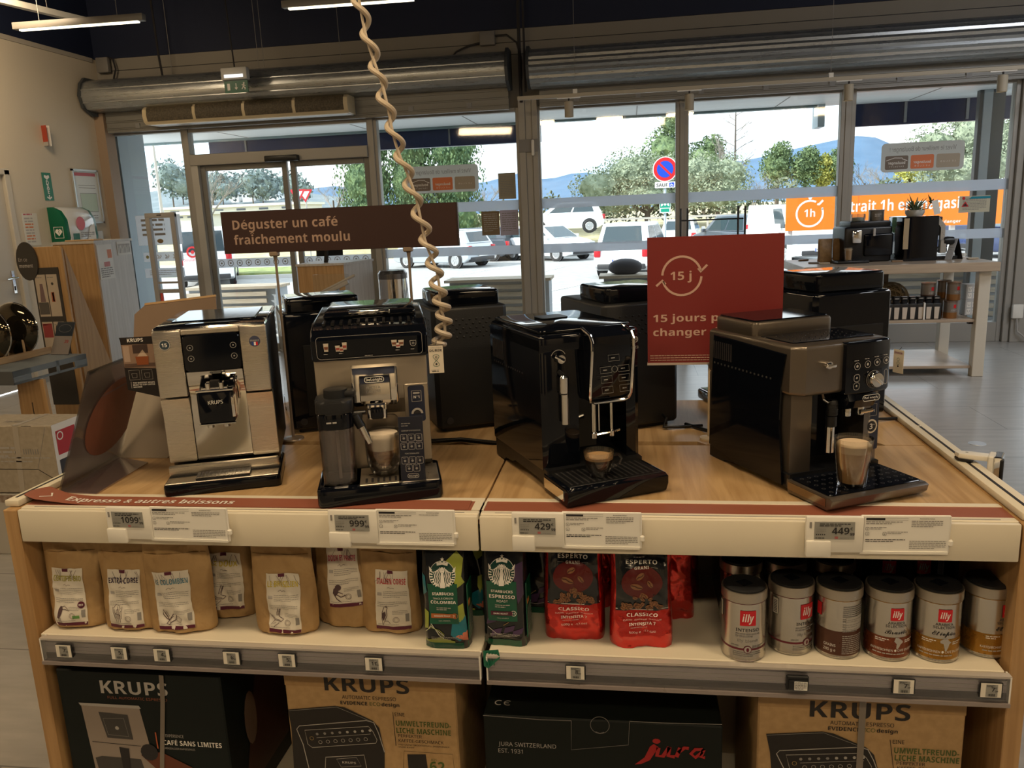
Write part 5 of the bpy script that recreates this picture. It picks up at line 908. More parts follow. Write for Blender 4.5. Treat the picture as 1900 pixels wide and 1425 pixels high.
B().tube([(0.158, 0.006, 0.004), (0.158, 0.006, 0.215)], 0.0055, mat('post_cream', (0.62, 0.50, 0.34), 0.4), 10).box(0.15, 0.166, -0.006, 0.012, 0.195, 0.205, ACRYL).obj('post', t)
B().lathe([(0.026, 0.0), (0.025, 0.003), (0.008, 0.006), (0.0, 0.006)], mat('post_cream', (0.62, 0.50, 0.34), 0.4), 20, T(0.158, 0.006, 0)).obj('post_foot', t)

# ------------------------------------------------------------------ rear row: machines seen from behind
def rear_machine(x, y, deg, label, gloss, h=0.35, lid=0.045, wd=0.235):
    t = thing('coffee_machine', label, 'coffee machine', (x, y, 0.9006), math.radians(deg), 'coffee machines on the rear row, seen from behind'); m = GLOSSB if gloss else MATB
    b = B(); b.plan([(0.012, 0.0), (wd-0.012, 0.0), (wd, 0.012), (wd, 0.30), (0.0, 0.30), (0.0, 0.012)], 0.012, h, m, 0.009, 3); b.plan(rrect(0.02, wd-0.02, 0.02, 0.30, 0.01), 0.0, 0.014, BLACK); b.obj('body', t)
    b = B(); b.plan(rrect(0.016, wd-0.016, 0.015, 0.20, 0.014), h-0.002, h+lid, GLOSSB, 0.008, 3); b.obj('bean_lid', t)
    b = B(); b.plan(rrect(0.0, wd, 0.30, 0.42, 0.02), 0.0, 0.04, m, 0.005, 2); b.obj('drip_tray', t)
    if not gloss:
        b = B()
        for i in range(9):
            for j in range(5): b.ball((-0.0002, 0.04+i*0.022+(j % 2)*0.011, h-0.035-j*0.012), 0.0042, BLACK, sub=1, sc=(0.3, 1, 0.8))
        for i in range(10):
            for j in range(5): b.ball((0.03+i*0.019+(j % 2)*0.009, 0.0, h-0.035-j*0.012), 0.0042, BLACK, sub=1, sc=(1, 0.3, 0.8))
        b.obj('vent_dimples', t)
    else:
        B().box(0.05, wd-0.03, -0.002, 0.002, 0.05, h-0.09, BLACK, 0.001, 1).obj('rear_cover', t)
    B().tube([(wd*0.78, 0.004, 0.035), (wd*0.78, -0.02, 0.03), (wd*0.72, -0.028, 0.008), (wd*0.9, -0.035, 0.005), (wd*1.2, -0.05, 0.005)], 0.004, BLACK, 8).obj('power_cord', t)
    b = B(); b.lathe([(0.010, 0), (0.010, 0.004), (0, 0.004)], INK, 14, FACE(0.035, 0.001, 0.035)); b.obj('rear_foot_screw', t)
    return t
rear_machine(-0.955, 2.105, 27, 'black coffee machine seen from behind, between the steel machine and the carafe machine', True, 0.345, 0.04)
rear_machine(-0.530, 2.112, 26, 'matt black coffee machine seen from behind, just behind the hanging coiled cord', False, 0.35, 0.042, 0.215)
rear_machine(-0.070, 2.11, 26, 'matt black coffee machine seen from behind, partly covered by the red sign', False, 0.35, 0.042, 0.225)
rear_machine(0.48, 2.19, 24, 'black coffee machine seen from behind, behind the titanium machine', True, 0.355, 0.05, 0.245)
b = B(); b.plan(rrect(0, 0.12, 0, 0.2, 0.02), 0, 0.03, GLOSSB, 0.006, 2); o = b.obj('drip_tray'); o.location = (0.265, 2.36, 0.90); o.rotation_euler = (0, 0, 0.3); tag(o, 'low black drip tray lying on the rear worktop behind the post of the red sign', 'drip tray')
b = B(); b.tube([(0.15, 2.20, 0.905), (0.2, 2.13, 0.906), (0.24, 2.10, 0.905), (0.30, 2.09, 0.905)], 0.005, BLACK, 8); tag(b.obj('power_cable'), 'short black cable on the rear worktop beside the post of the red sign', 'cable')
b = B(); b.tube([(-0.66, 2.03, 0.902), (-0.55, 2.025, 0.906), (-0.45, 2.035, 0.908), (-0.36, 2.02, 0.903), (-0.25, 2.05, 0.905)], 0.006, BLACK, 8); b.tube([(-0.6, 2.0, 0.906), (-0.45, 2.03, 0.912), (-0.30, 2.0, 0.906), (-0.22, 1.97, 0.904)], 0.004, BLACK, 8); tag(b.obj('power_cable'), 'twisted black power cables lying along the slot behind the carafe machine', 'cable')

# ------------------------------------------------------------------ coiled cord from the ceiling
CRD = mat('coil_cream', (0.50, 0.42, 0.32), 0.4)
ctr = [(655, -60), (665, 0), (690, 95), (712, 180), (737, 265), (762, 345), (786, 425), (805, 490), (815, 545), (824, 585), (822, 625), (806, 648)]
def at_t(u):
    k = u*(len(ctr)-1); i = min(int(k), len(ctr)-2); f = k-i; a, c_ = ctr[i], ctr[i+1]; return a[0]+(c_[0]-a[0])*f, a[1]+(c_[1]-a[1])*f
YC = 1.76; N = 660; turns = 16.6; pth = []; core = []
for i in range(N+1):
    u = i/N; p = atY(*at_t(u), YC); r = 0.0105+0.005*u; an = 2*PI*turns*u
    pth.append((p.x+r*math.cos(an), YC+r*math.sin(an), p.z)); 
    if i % 10 == 0: core.append((p.x+0.004*math.sin(u*30), YC, p.z))
t = thing('coiled_cord', 'cream coiled cord hanging from the ceiling down to the machines', 'cord', (0, 0, 0))
B().tube([(pth[0][0]-0.2, YC, 4.5), (pth[0][0]-0.02, YC, 2.4)]+pth, 0.0060, CRD, 8).obj('coil', t); B().tube([(core[0][0]-0.2, YC+0.01, 4.5)]+core, 0.0034, CRD, 6).obj('inner_cord', t)
# security clip at the right edge
q = atZ(1775, 858, 0.915); t = thing('tablet_clamp', 'white security clamp with a black grip on the right edge rail of the counter', 'clamp', (0.722, 1.862, 0.9145), math.radians(-28)); t.scale = (0.80, 0.80, 0.80)
b = B(); b.plan([(0.0, 0.0), (0.012, -0.018), (0.04, -0.022), (0.085, -0.018), (0.085, 0.018), (0.04, 0.020), (0.012, 0.014)], 0.008, 0.022, WHITE, 0.003, 2); b.poly(circ(0.03, 0.0, 0.004, n=10), GREYINK, T(0, 0, 0.0226)); b.obj('clamp_arm', t)
B().plan([(0.0, 0.0), (0.012, -0.019), (0.045, -0.023), (0.05, 0.0), (0.04, 0.018), (0.012, 0.014)], 0.0, 0.009, BLACK, 0.002, 1).obj('rubber_grip', t)
b = B(); b.box(0.083, 0.10, -0.028, 0.028, -0.05, 0.026, WHITE, 0.003, 1); b.box(0.098, 0.118, -0.03, 0.03, -0.035, 0.028, CHROME, 0.003, 1); b.box(0.112, 0.122, -0.032, -0.012, -0.04, 0.022, BLACK, 0.003, 1); b.obj('clamp_jaw', t)
B().tube([(0.10, -0.02, -0.035), (0.112, -0.024, -0.06), (0.122, -0.02, -0.062), (0.116, -0.016, -0.045)], 0.0012, CHROME, 6).obj('wire_loop', t)
b = B(); b.lathe([(0.05, 0.0), (0.048, 0.004), (0.0, 0.005)], mat('floor_cap', (0.62, 0.66, 0.70), 0.3, 0.4), 24); o = b.obj('floor_cap'); o.location = (2.09, 5.07, 0); tag(o, 'round metal cap set in the floor beyond the right edge of the counter', 'floor cap')
# ================================================================== GOODS ON THE SHELF
ZS = 0.6005
def pouch_fn(W_, H, D, seed, kind='kraft', amp=0.004):
    def f(u, z):
        s = max(0.0, 1-(abs(2*u/W_))**(2.6 if kind == 'kraft' else 6)); k = z/H
        if kind == 'kraft': th = (min(1.0, (k+0.02)/0.05)**0.5)*(max(0.0, 1-k)**0.62)*0.93+0.02; y = -D/2*th*(s**0.55)
        else: th = (0.82+0.18*min(1, k/0.12))*(1.0 if k < 0.62 else max(0.06, 1-((k-0.62)/0.38)**1.5*0.94)); y = -D/2*th*(s**0.35)
        e = min(1, s*3)
        if kind == 'block' and amp > 0.006 and k < 0.42: y += 0.006*e*(abs(noise.noise((u*45+seed, z*40, 3.1)))-0.25*abs(noise.noise((u*110, z*95, seed))))*min(1, (0.42-k)/0.05)
        return y+amp*e*(noise.noise((u*22+seed*7.1, z*17+u*9, seed))+0.7*abs(noise.noise((u*40+z*22+seed, z*34, seed*3))))-0.10*0*z
    return f
def pouch(W_, H, D, seed, m, kind='kraft', nu=30, nz=36, amp=0.004):
    f = pouch_fn(W_, H, D, seed, kind, amp); b = B()
    sag = 0.010 if kind == 'kraft' else 0.0
    def wx(u, z):
        k = z/H; return u*(1-0.05*k+0.022*math.sin(k*7+seed)-(0.10*max(0, 1-k/0.10)**2 if kind == 'kraft' else 0))
    for sgn in (1, -1):
        vs = []
        for j in range(nz+1):
            z = H*j/nz
            for i in range(nu+1):
                u = W_*(i/nu-0.5); y = f(u, z)
                vs.append((wx(u, z), y if sgn > 0 else -y*0.9, z if j else 0.0))
        fs = [(j*(nu+1)+i, j*(nu+1)+i+1, (j+1)*(nu+1)+i+1, (j+1)*(nu+1)+i) for j in range(nz) for i in range(nu)]
        if sgn < 0: fs = [q[::-1] for q in fs]
        b.add(vs, fs, m)
    n = nu+1; bot = [(wx(W_*(i/nu-0.5), 0), f(W_*(i/nu-0.5), 0), 0) for i in range(n)]+[(wx(W_*(i/nu-0.5), 0), -f(W_*(i/nu-0.5), 0)*0.9, 0) for i in range(n)][::-1]
    b.add(bot, [tuple(range(2*n))[::-1]], m)
    return b, f, wx
def surf(f, wx, eps, ox=0, oz=0, rot=0.0):
    c, s = math.cos(rot), math.sin(rot)
    def g(x, y, z=0): u, w = ox+x*c-y*s, oz+x*s+y*c; return (wx(u, w), f(u, w)-eps, w)
    return g
def grid(b, x0, x1, y0, y1, m, fn, nx=18, ny=24):
    vs = [(x0+(x1-x0)*i/nx, y0+(y1-y0)*j/ny) for j in range(ny+1) for i in range(nx+1)]
    b.add(vs, [(j*(nx+1)+i, j*(nx+1)+i+1, (j+1)*(nx+1)+i+1, (j+1)*(nx+1)+i) for j in range(ny) for i in range(nx)], m, None, fn)
PLUM = mat('plum_print', (0.10, 0.012, 0.035), 0.5)
LABELP = mat('label_white', (0.72, 0.68, 0.60), 0.5)
def bird(b, kind, fn, k):
    S_ = lambda pts, w=0.0011: b.stroke([(x*k, y*k) for x, y in pts], w, INK2, None, fn)
    P_ = lambda pts: b.poly([(x*k, y*k) for x, y in pts], INK2, None, fn)
    if kind == 'toucan': P_([(-.5, -.5), (-.3, -.6), (-.1, -.2), (.0, .2), (-.05, .45), (-.2, .5), (-.4, .2)]); S_([(-.05, .42), (.2, .5), (.5, .3), (.7, .1), (.3, .2), (-.02, .2)], 0.0014); S_([(-.35, -.6), (-.3, -.9)]); S_([(-.2, -.5), (-.15, -.85), (0, -.9)])
    elif kind == 'butterfly': S_([(0, -.4), (-.5, .6), (-.6, .1), (-.3, -.3), (0, -.4), (.5, .2), (.8, .1), (.6, -.4), (.1, -.6), (0, -.4), (-.3, -.7), (.0, -.8), (.1, -.6)], 0.0018); S_([(-.1, -.2), (-.4, .3)]); S_([(.1, -.3), (.5, 0)]); S_([(0, -.1), (-.3, .4)])
    elif kind == 'eagle': S_([(-.8, .3), (-.3, -.2), (.3, -.3), (.5, -.1), (.3, 0), (.1, .1), (.3, .9), (.1, .6), (.1, .95), (-.05, .5), (-.1, .2)], 0.0014); S_([(-.3, -.2), (-.7, -.6), (-.2, -.4), (-.4, -.8), (.1, -.4)]); S_([(0, .2), (.2, .7)]); S_([(-.6, .2), (-.2, -.1), (.2, -.2)])
    elif kind == 'monkey': P_([(-.3, -.2), (0, .1), (.1, .5), (-.1, .7), (-.4, .5), (-.5, .1)]); P_([(0.3*math.cos(a)+.05, 0.28*math.sin(a)+.62) for a in [i*2*PI/10 for i in range(10)]]); S_([(-.2, 0), (.2, -.3), (.5, -.2), (.6, -.1)], 0.0022); S_([(-.4, 0), (-.2, -.5), (.1, -.7)], 0.0022); S_([(0, .2), (.4, 0)], 0.002)
    elif kind == 'falcon': S_([(-.1, .8), (.1, .9), (.2, .75), (.1, .5), (.1, 0), (-.1, -.5), (-.3, -.9), (-.35, -.3), (-.3, .3), (-.1, .8)], 0.0014); P_([(-.3, .2), (-.05, .4), (.0, 0), (-.2, -.5), (-.33, -.2)]); S_([(-.1, -.5), (.2, -.5), (.4, -.7)]); S_([(.05, .8), (.12, .8)], 0.003)
    else: 
        for i in range(7): S_([(-.5+i*.15, .7-(i % 3)*.2), (-.45+i*.12, .2), (-.3+i*.1, -.4-(i % 2)*.3)], 0.0010)
        S_([(-.4, .6), (-.2, .9), (.1, .8), (.2, .5)]); S_([(-.2, .4), (.0, .45)]); S_([(-.3, .1), (.1, .0), (.2, -.2)])
INK2 = mat('sketch_ink', (0.085, 0.05, 0.055), 0.6)
def kraft(px, py, W_, H, rz, name, colour, art, label, seed, lw=0.073, lh=0.121, lx=0.0, lz=0.016, lrot=0.0, dy=0.0, D=0.075, half=False):
    p = atZ(px, py, ZS); y = p.y+D/2*0.9+dy
    t = thing('coffee_bag', label, 'coffee bag', (p.x*(y/p.y if dy else 1), y, ZS), rz, 'kraft paper coffee bags on the shelf')
    b, f, wx = pouch(W_, H, D, seed, KRAFT, amp=0.009); g0 = surf(f, wx, 0.0006)
    b.poly(rect(-W_*0.46, W_*0.46, H*0.86, H*0.866), mat('kraft_crease', (0.27, 0.16, 0.065), 0.7), None, g0); b.obj('pouch', t)
    l = B(); lw *= 1.1; lh *= 1.1; lz -= 0.004; g = surf(f, wx, 0.0016, lx-lw/2*math.cos(lrot), lz, lrot); g2 = surf(f, wx, 0.0026, lx-lw/2*math.cos(lrot), lz, lrot)
    grid(l, 0, lw, 0, lh, LABELP, g); grid(l, 0, lw, 0, lh*0.055, PLUM, g2, 6, 1); grid(l, lw*0.38, lw*0.56, lh*0.945, lh, PLUM, g2, 3, 1)
    if name: l.text(name, 0.0125, colour, None, lw*0.5, lh*0.775, 'C', 0.035, fn=g2, width=lw*(0.9 if len(name) > 9 else 0.8))
    rr = random.Random(seed)
    for i in range(7):
        x = lw*rr.uniform(0.1, 0.9); l.stroke([(x, lh*0.97), (x+rr.uniform(-.008, .008), lh*0.88), (x+rr.uniform(-.014, .014), lh*0.80)], 0.0007, INK2, None, g2)
    l.stroke([(lw*0.36, lh*0.70), (lw*0.42, lh*0.72), (lw*0.46, lh*0.69), (lw*0.52, lh*0.71), (lw*0.58, lh*0.70)], 0.0008, INK2, None, g2)
    l.lines(lw*0.24, lw*0.95, lh*0.635, 4, lh*0.03, 0.0010, GREYINK, None, g2, seed); l.lines(lw*0.06, lw*0.93, lh*0.46, 3, lh*0.03, 0.0010, GREYINK, None, g2, seed+1); l.text('1Pluf', 0.006, GREYINK, None, lw*0.06, lh*0.585, 'L', fn=g2, width=lw*0.15) if False else l.poly(rect(lw*0.06, lw*0.2, lh*0.58, lh*0.63), LGREY, None, g2)
    bird(l, art, surf(f, wx, 0.0027, lx-lw/2+lw*0.30, lz+lh*0.24, lrot), lh*0.19)
    l.stroke(circ(lw*0.60, lh*0.17, lw*0.085, n=16), 0.0007, INK2, None, g2, True); l.stroke(circ(lw*0.60, lh*0.17, lw*0.055, n=12), 0.0005, INK2, None, g2, True); l.lines(lw*0.5, lw*0.92, lh*0.32, 3, lh*0.025, 0.0008, GREYINK, None, g2, seed+2)
    l.poly(rect(lw*0.86, lw*0.96, lh*0.14, lh*0.27), GREYINK, None, g2); l.lines(lw*0.06, lw*0.94, lh*0.085, 1, 1, 0.0009, GREYINK, None, g2, seed+4)
    if art == 'toucan': l.poly(circ(lw*0.87, lh*0.36, lw*0.10, n=14), PLUM, None, g2); l.text('BIO', 0.004, LWHITE, None, lw*0.87, lh*0.345, 'C', 0.03, fn=surf(f, wx, 0.0032, lx-lw/2, lz)); l.poly(rect(lw*0.6, lw*0.8, lh*0.125, lh*0.18), mat('organic_green', (0.12, 0.30, 0.08), 0.5), None, g2)
    l.obj('paper_label', t)
    return t
OLIVE = mat('lettering_olive', (0.36, 0.34, 0.05), 0.5); NAVYL = mat('lettering_navy', (0.035, 0.02, 0.06), 0.5); TEALL = mat('lettering_teal', (0.10, 0.26, 0.36), 0.5); YELL = mat('lettering_yellow', (0.62, 0.50, 0.05), 0.5); PINKL = mat('lettering_pink', (0.52, 0.03, 0.10), 0.5); REDL = mat('lettering_red', (0.50, 0.035, 0.05), 0.5)
kraft(135, 1168, 0.135, 0.212, 0.06, 'CERTIFIÉ BIO', OLIVE, 'toucan', 'kraft coffee bag with olive lettering and a toucan sketch, leftmost in the front row', 1, lx=-0.004)
kraft(238, 1173, 0.140, 0.214, 0.05, 'EXTRA CORSÉ', NAVYL, 'puma', 'kraft coffee bag with dark navy lettering, second from the left', 2, lx=-0.003)
kraft(330, 1178, 0.158, 0.215, 0.10, 'LE COLOMBIEN', TEALL, 'butterfly', 'kraft coffee bag with blue lettering and a butterfly sketch', 3, lw=0.078, lx=-0.004, lrot=0.05)
kraft(433, 1156, 0.130, 0.214, 0.05, 'LE DOUX', YELL, 'eagle', 'kraft coffee bag half hidden between the butterfly bag and the yellow lettered bag', 4, dy=0.012, lx=0.006, lz=0.03)
kraft(525, 1181, 0.150, 0.214, 0.0, 'LE BRÉSILIEN', YELL, 'eagle', 'kraft coffee bag with yellow lettering and a flying eagle, nearest the camera', 5, lw=0.070, lx=0.006, lz=0.014)
kraft(638, 1167, 0.140, 0.216, -0.03, 'DOUX ET FRUITÉ', PINKL, 'monkey', 'kraft coffee bag with pink lettering and a monkey sketch, its label set high', 6, lw=0.070, lx=0.010, lz=0.055, lrot=0.06)
kraft(722, 1179, 0.136, 0.214, -0.05, 'ITALIEN CORSÉ', REDL, 'falcon', 'kraft coffee bag with red lettering and a perched falcon, beside the green bags', 7, lw=0.070, lx=0.012, lz=0.018)
kraft(388, 1135, 0.135, 0.212, 0.1, '', YELL, 'puma', 'kraft coffee bag standing in the second row behind the butterfly bag', 8, dy=0.06)
kraft(590, 1140, 0.135, 0.212, 0.0, '', YELL, 'falcon', 'kraft coffee bag standing in the second row behind the pink lettered bag', 9, dy=0.045, lx=-0.03)
kraft(175, 1130, 0.13, 0.205, 0.0, '', OLIVE, 'eagle', 'kraft coffee bag standing in the second row between the two leftmost bags', 10, dy=0.05)

# green foil bags with the round siren emblem
SBG = mat('foil_green', (0.004, 0.085, 0.045), 0.22, coat=0.4, noise_amt=0.08, scale=25); SBK = mat('foil_black', (0.010, 0.012, 0.014), 0.20, coat=0.4, noise_amt=0.08, scale=25)
def emblem(b, f, wx, cx, cz, R, bgm):
    g = lambda e: surf(f, wx, e, cx, cz)
    b.poly(circ(0, 0, R, n=32), LWHITE, None, g(0.0022)); b.poly(circ(0, 0, R*0.97, n=32), bgm, None, g(0.0026))
    for sgn in (-1, 1):
        for k in range(4):      # long wavy hair
            x0 = 0.20+k*0.13; b.stroke([(sgn*R*(x0*0.75+0.02), R*(0.55-k*0.10)), (sgn*R*(x0+0.06), R*0.2), (sgn*R*(x0-0.02), R*-0.1), (sgn*R*(x0+0.07), R*-0.4), (sgn*R*(x0-0.02), R*-0.66), (sgn*R*(x0*0.8), R*(-0.92+k*0.05))], R*0.062, LWHITE, None, g(0.0030))
        for k in range(7):      # fins at the rim
            a = 0.25-k*0.22; b.stroke([(sgn*R*0.74*math.cos(a), R*0.74*math.sin(a)), (sgn*R*0.99*math.cos(a+0.06), R*0.99*math.sin(a+0.06))], R*0.075, LWHITE, None, g(0.0030))
        b.poly([(sgn*R*0.78, R*0.36), (sgn*R*1.02, R*0.62), (sgn*R*0.98, R*0.34), (sgn*R*0.86, R*0.22)][::sgn], LWHITE, None, g(0.0031))
    b.poly(circ(0, R*0.33, R*0.17, R*0.24, n=14), LWHITE, None, g(0.0032)); b.poly([(-R*0.18, R*-0.95), (R*0.18, R*-0.95), (R*0.14, R*-0.35), (R*0.10, R*0.12), (-R*0.10, R*0.12), (-R*0.14, R*-0.35)], LWHITE, None, g(0.0032))
    for x in (-0.07, 0.07): b.poly(circ(x*R, R*0.37, R*0.028, R*0.016, n=6), INK, None, g(0.0038))
    b.stroke([(-R*0.05, R*0.22), (0, R*0.205), (R*0.05, R*0.22)], R*0.025, INK, None, g(0.0038))
    b.poly([(-R*0.40, R*0.66), (-R*0.46, R*0.92), (-R*0.24, R*0.84), (-R*0.16, R*1.02), (0, R*0.86), (R*0.16, R*1.02), (R*0.24, R*0.84), (R*0.46, R*0.92), (R*0.40, R*0.66), (0, R*0.74)][::-1], LWHITE, None, g(0.0031))
    b.poly([(R*0.16*math.cos(PI/2+i*PI/5)*(1 if i % 2 == 0 else .42), R*1.10+R*0.16*math.sin(PI/2+i*PI/5)*(1 if i % 2 == 0 else .42)) for i in range(10)], LWHITE, None, g(0.0036))
def star_bag(px, py, rz, kind, label, seed, dy=0.0, H=0.232, plain=False):
    W_, D = 0.098, 0.066; p = atZ(px, py, ZS); y = p.y+D/2+dy
    t = thing('coffee_bag', label, 'coffee bag', (p.x, y, ZS), rz, 'green foil coffee bags on the shelf')
    b, f, wx = pouch(W_, H, D, seed, SBK if kind else SBG, 'block', 24, 40, 0.004); b.obj('foil_bag', t)
    a = B(); g = surf(f, wx, 0.0012); g2 = surf(f, wx, 0.0018); g3 = surf(f, wx, 0.0026); GN = SBG; w2 = 0.033
    rr = random.Random(seed); lime = mat('art_lime', (0.30, 0.36, 0.05), 0.3, coat=0.3); teal = mat('art_teal', (0.01, 0.16, 0.22), 0.3, coat=0.3); coral = mat('art_coral', (0.55, 0.16, 0.09), 0.3, coat=0.3); dgr = mat('art_dark_green', (0.006, 0.05, 0.04), 0.25, coat=0.4); plum = mat('art_plum', (0.06, 0.03, 0.09), 0.3, coat=0.3)
    grid(a, -0.046, 0.046, 0.0, 0.016, GN, g, 8, 2)
    if kind == 1:
        a.poly([(0.0, 0.19), (0.030, 0.215), (0.044, 0.20), (0.040, 0.165), (0.046, 0.15), (0.030, 0.14), (0.020, 0.165)], lime, None, g2); a.poly([(0.030, 0.10), (0.042, 0.105), (0.044, 0.075), (0.034, 0.06), (0.028, 0.075)], lime, None, g2); a.poly([(-0.045, 0.09), (-0.035, 0.085), (-0.036, 0.05), (-0.046, 0.045)], lime, None, g2)
        a.poly([(0.016, 0.06), (0.045, 0.075), (0.046, 0.035), (0.030, 0.02), (0.012, 0.035)], teal, None, g2); a.poly([(-0.045, 0.17), (-0.038, 0.165), (-0.036, 0.13), (-0.046, 0.12)], teal, None, g2); a.poly([(0.022, 0.032), (0.046, 0.042), (0.046, 0.018)], coral, None, g2)
        a.poly([(-0.046, 0.02), (-0.01, 0.03), (0.02, 0.02), (0.02, 0.016), (-0.046, 0.016)], lime, None, g2)
        for k in range(4): a.stroke([(-0.044+k*0.003, 0.040+k*0.003), (-0.030, 0.052+k*0.003), (-0.012, 0.046-k*0.004), (-0.002, 0.036-k*0.003)], 0.0010, LWHITE if k % 2 else lime, None, g3)
    else:
        for k in range(4): x = rr.uniform(-0.04, 0.02); z = rr.uniform(0.02, 0.05); a.poly([(x, z), (x+0.022, z+0.008), (x+0.026, z+0.02), (x+0.004, z+0.014)], plum, None, g2)
        a.poly([(0.022, 0.18), (0.044, 0.19), (0.045, 0.12), (0.034, 0.10)], plum, None, g2); a.stroke([(-0.035, 0.045), (-0.015, 0.03), (0.01, 0.026), (0.035, 0.03)], 0.0016, LGREY, None, g3); a.stroke([(0.0, 0.05), (0.012, 0.058)], 0.001, mat('art_gold', (0.4, 0.25, 0.08), 0.4), None, g3)
    if not plain:
        grid(a, -w2, w2*0.95, 0.060, 0.150, GN, g3, 16, 20); emblem(a, f, wx, 0.0, 0.168, 0.0285, dgr)
        G = surf(f, wx, 0.0036); a.text('STARBUCKS', 0.0058, LWHITE, None, 0, 0.1255, 'C', 0.05, fn=G, width=0.047)
        if kind == 1: a.text('SINGLE-ORIGIN', 0.0038, LWHITE, None, 0, 0.1165, 'C', fn=G, width=0.044); a.text('COLOMBIA', 0.0066, LWHITE, None, 0, 0.1065, 'C', 0.02, fn=G, width=0.056); grid(a, -0.029, 0.026, 0.0735, 0.0835, mat('roast_orange', (0.42, 0.13, 0.03), 0.4), G, 6, 2); a.text('MEDIUM ROAST', 0.0036, LWHITE, None, -0.004, 0.0768, 'C', 0.02, fn=surf(f, wx, 0.0046), width=0.036); a.stroke(circ(0.0235, 0.0785, 0.0062, n=14), 0.001, mat('roast_orange', (0.42, 0.13, 0.03), 0.4), None, G, True); a.text('7', 0.0045, LWHITE, None, 0.0215, 0.0765, 'C', 0.02, fn=surf(f, wx, 0.0046))
        else: a.text('ESPRESSO', 0.0078, LWHITE, None, 0, 0.1125, 'C', 0.02, fn=G, width=0.056); a.text('ROAST', 0.0048, LWHITE, None, 0, 0.1035, 'C', 0.0, fn=G, width=0.024); grid(a, -0.026, 0.022, 0.0735, 0.083, mat('roast_plum', (0.08, 0.012, 0.03), 0.4), G, 6, 2); a.text('DARK ROAST', 0.0036, LWHITE, None, -0.004, 0.0765, 'C', 0.02, fn=surf(f, wx, 0.0046), width=0.032); a.stroke(circ(0.0235, 0.0785, 0.0058, n=14), 0.0012, LWHITE, None, G, True); a.text('11', 0.0045, LWHITE, None, 0.0235, 0.0765, 'C', 0.02, fn=surf(f, wx, 0.0046))
        a.lines(-0.016, 0.016, 0.096, 2, 0.0042, 0.0018, LGREY, None, G, seed); a.text('100% ARABICA', 0.0026, LGREY, None, 0, 0.066, 'C', fn=G, width=0.026); a.lines(-0.03, 0.03, 0.030, 3, 0.003, 0.0010, LGREY, None, g3, seed+1)
    a.obj('printed_front', t)
    sd_ = B(); 
    sd_.box(W_/2-0.0015, W_/2+0.0008, -D*0.36, D*0.36, 0.02, H*0.62, SBG, 0.0005, 1); sd_.lines(-D*0.3, D*0.3, H*0.36, 9, 0.006, 0.0018, LGREY, T(W_/2+0.0012, 0, 0) @ RZ(PI/2) @ RX(PI/2), seed=seed); sd_.box(W_/2+0.0006, W_/2+0.0016, -D*0.3, -D*0.05, 0.095, 0.106, mat('side_orange', (0.45, 0.15, 0.03), 0.4)); sd_.obj('side_gusset', t)
    return t
star_bag(828, 1205, 0.02, 1, 'green foil coffee bag with lime and teal leaf art and an orange bar', 21)
star_bag(938, 1200, -0.06, 2, 'green and black foil coffee bag with a plum coloured bar, beside the red bags', 22)
star_bag(985, 1150, -0.04, 2, 'dark green foil coffee bag in the second row, beside the left red bag', 23, dy=0.03, plain=True)
star_bag(860, 1160, 0.0, 1, 'dark green foil coffee bag in the second row behind the lime and teal bag', 24, dy=0.04, plain=True)
b = B(); b.add([(-0.018, 0, 0), (0.014, 0.0, 0.004), (0.020, -0.018, -0.004), (-0.004, -0.022, -0.026), (-0.014, -0.02, -0.022)], [(0, 1, 2, 3, 4)], SBG); b.add([(-0.018, 0.002, 0), (0.014, 0.002, 0.004), (0.020, -0.016, -0.004), (-0.004, -0.020, -0.026), (-0.014, -0.018, -0.022)], [(4, 3, 2, 1, 0)], SBG)
for k in range(4): b.tube([(-0.012+k*0.007, -0.003, 0.001), (-0.008+k*0.005, -0.020, -0.02)], 0.0014, SBG, 5)
o = b.obj('bag_corner'); o.location = (-0.292, 1.500, 0.604); tag(o, 'crumpled green foil flap sticking out over the price rail', 'foil flap')

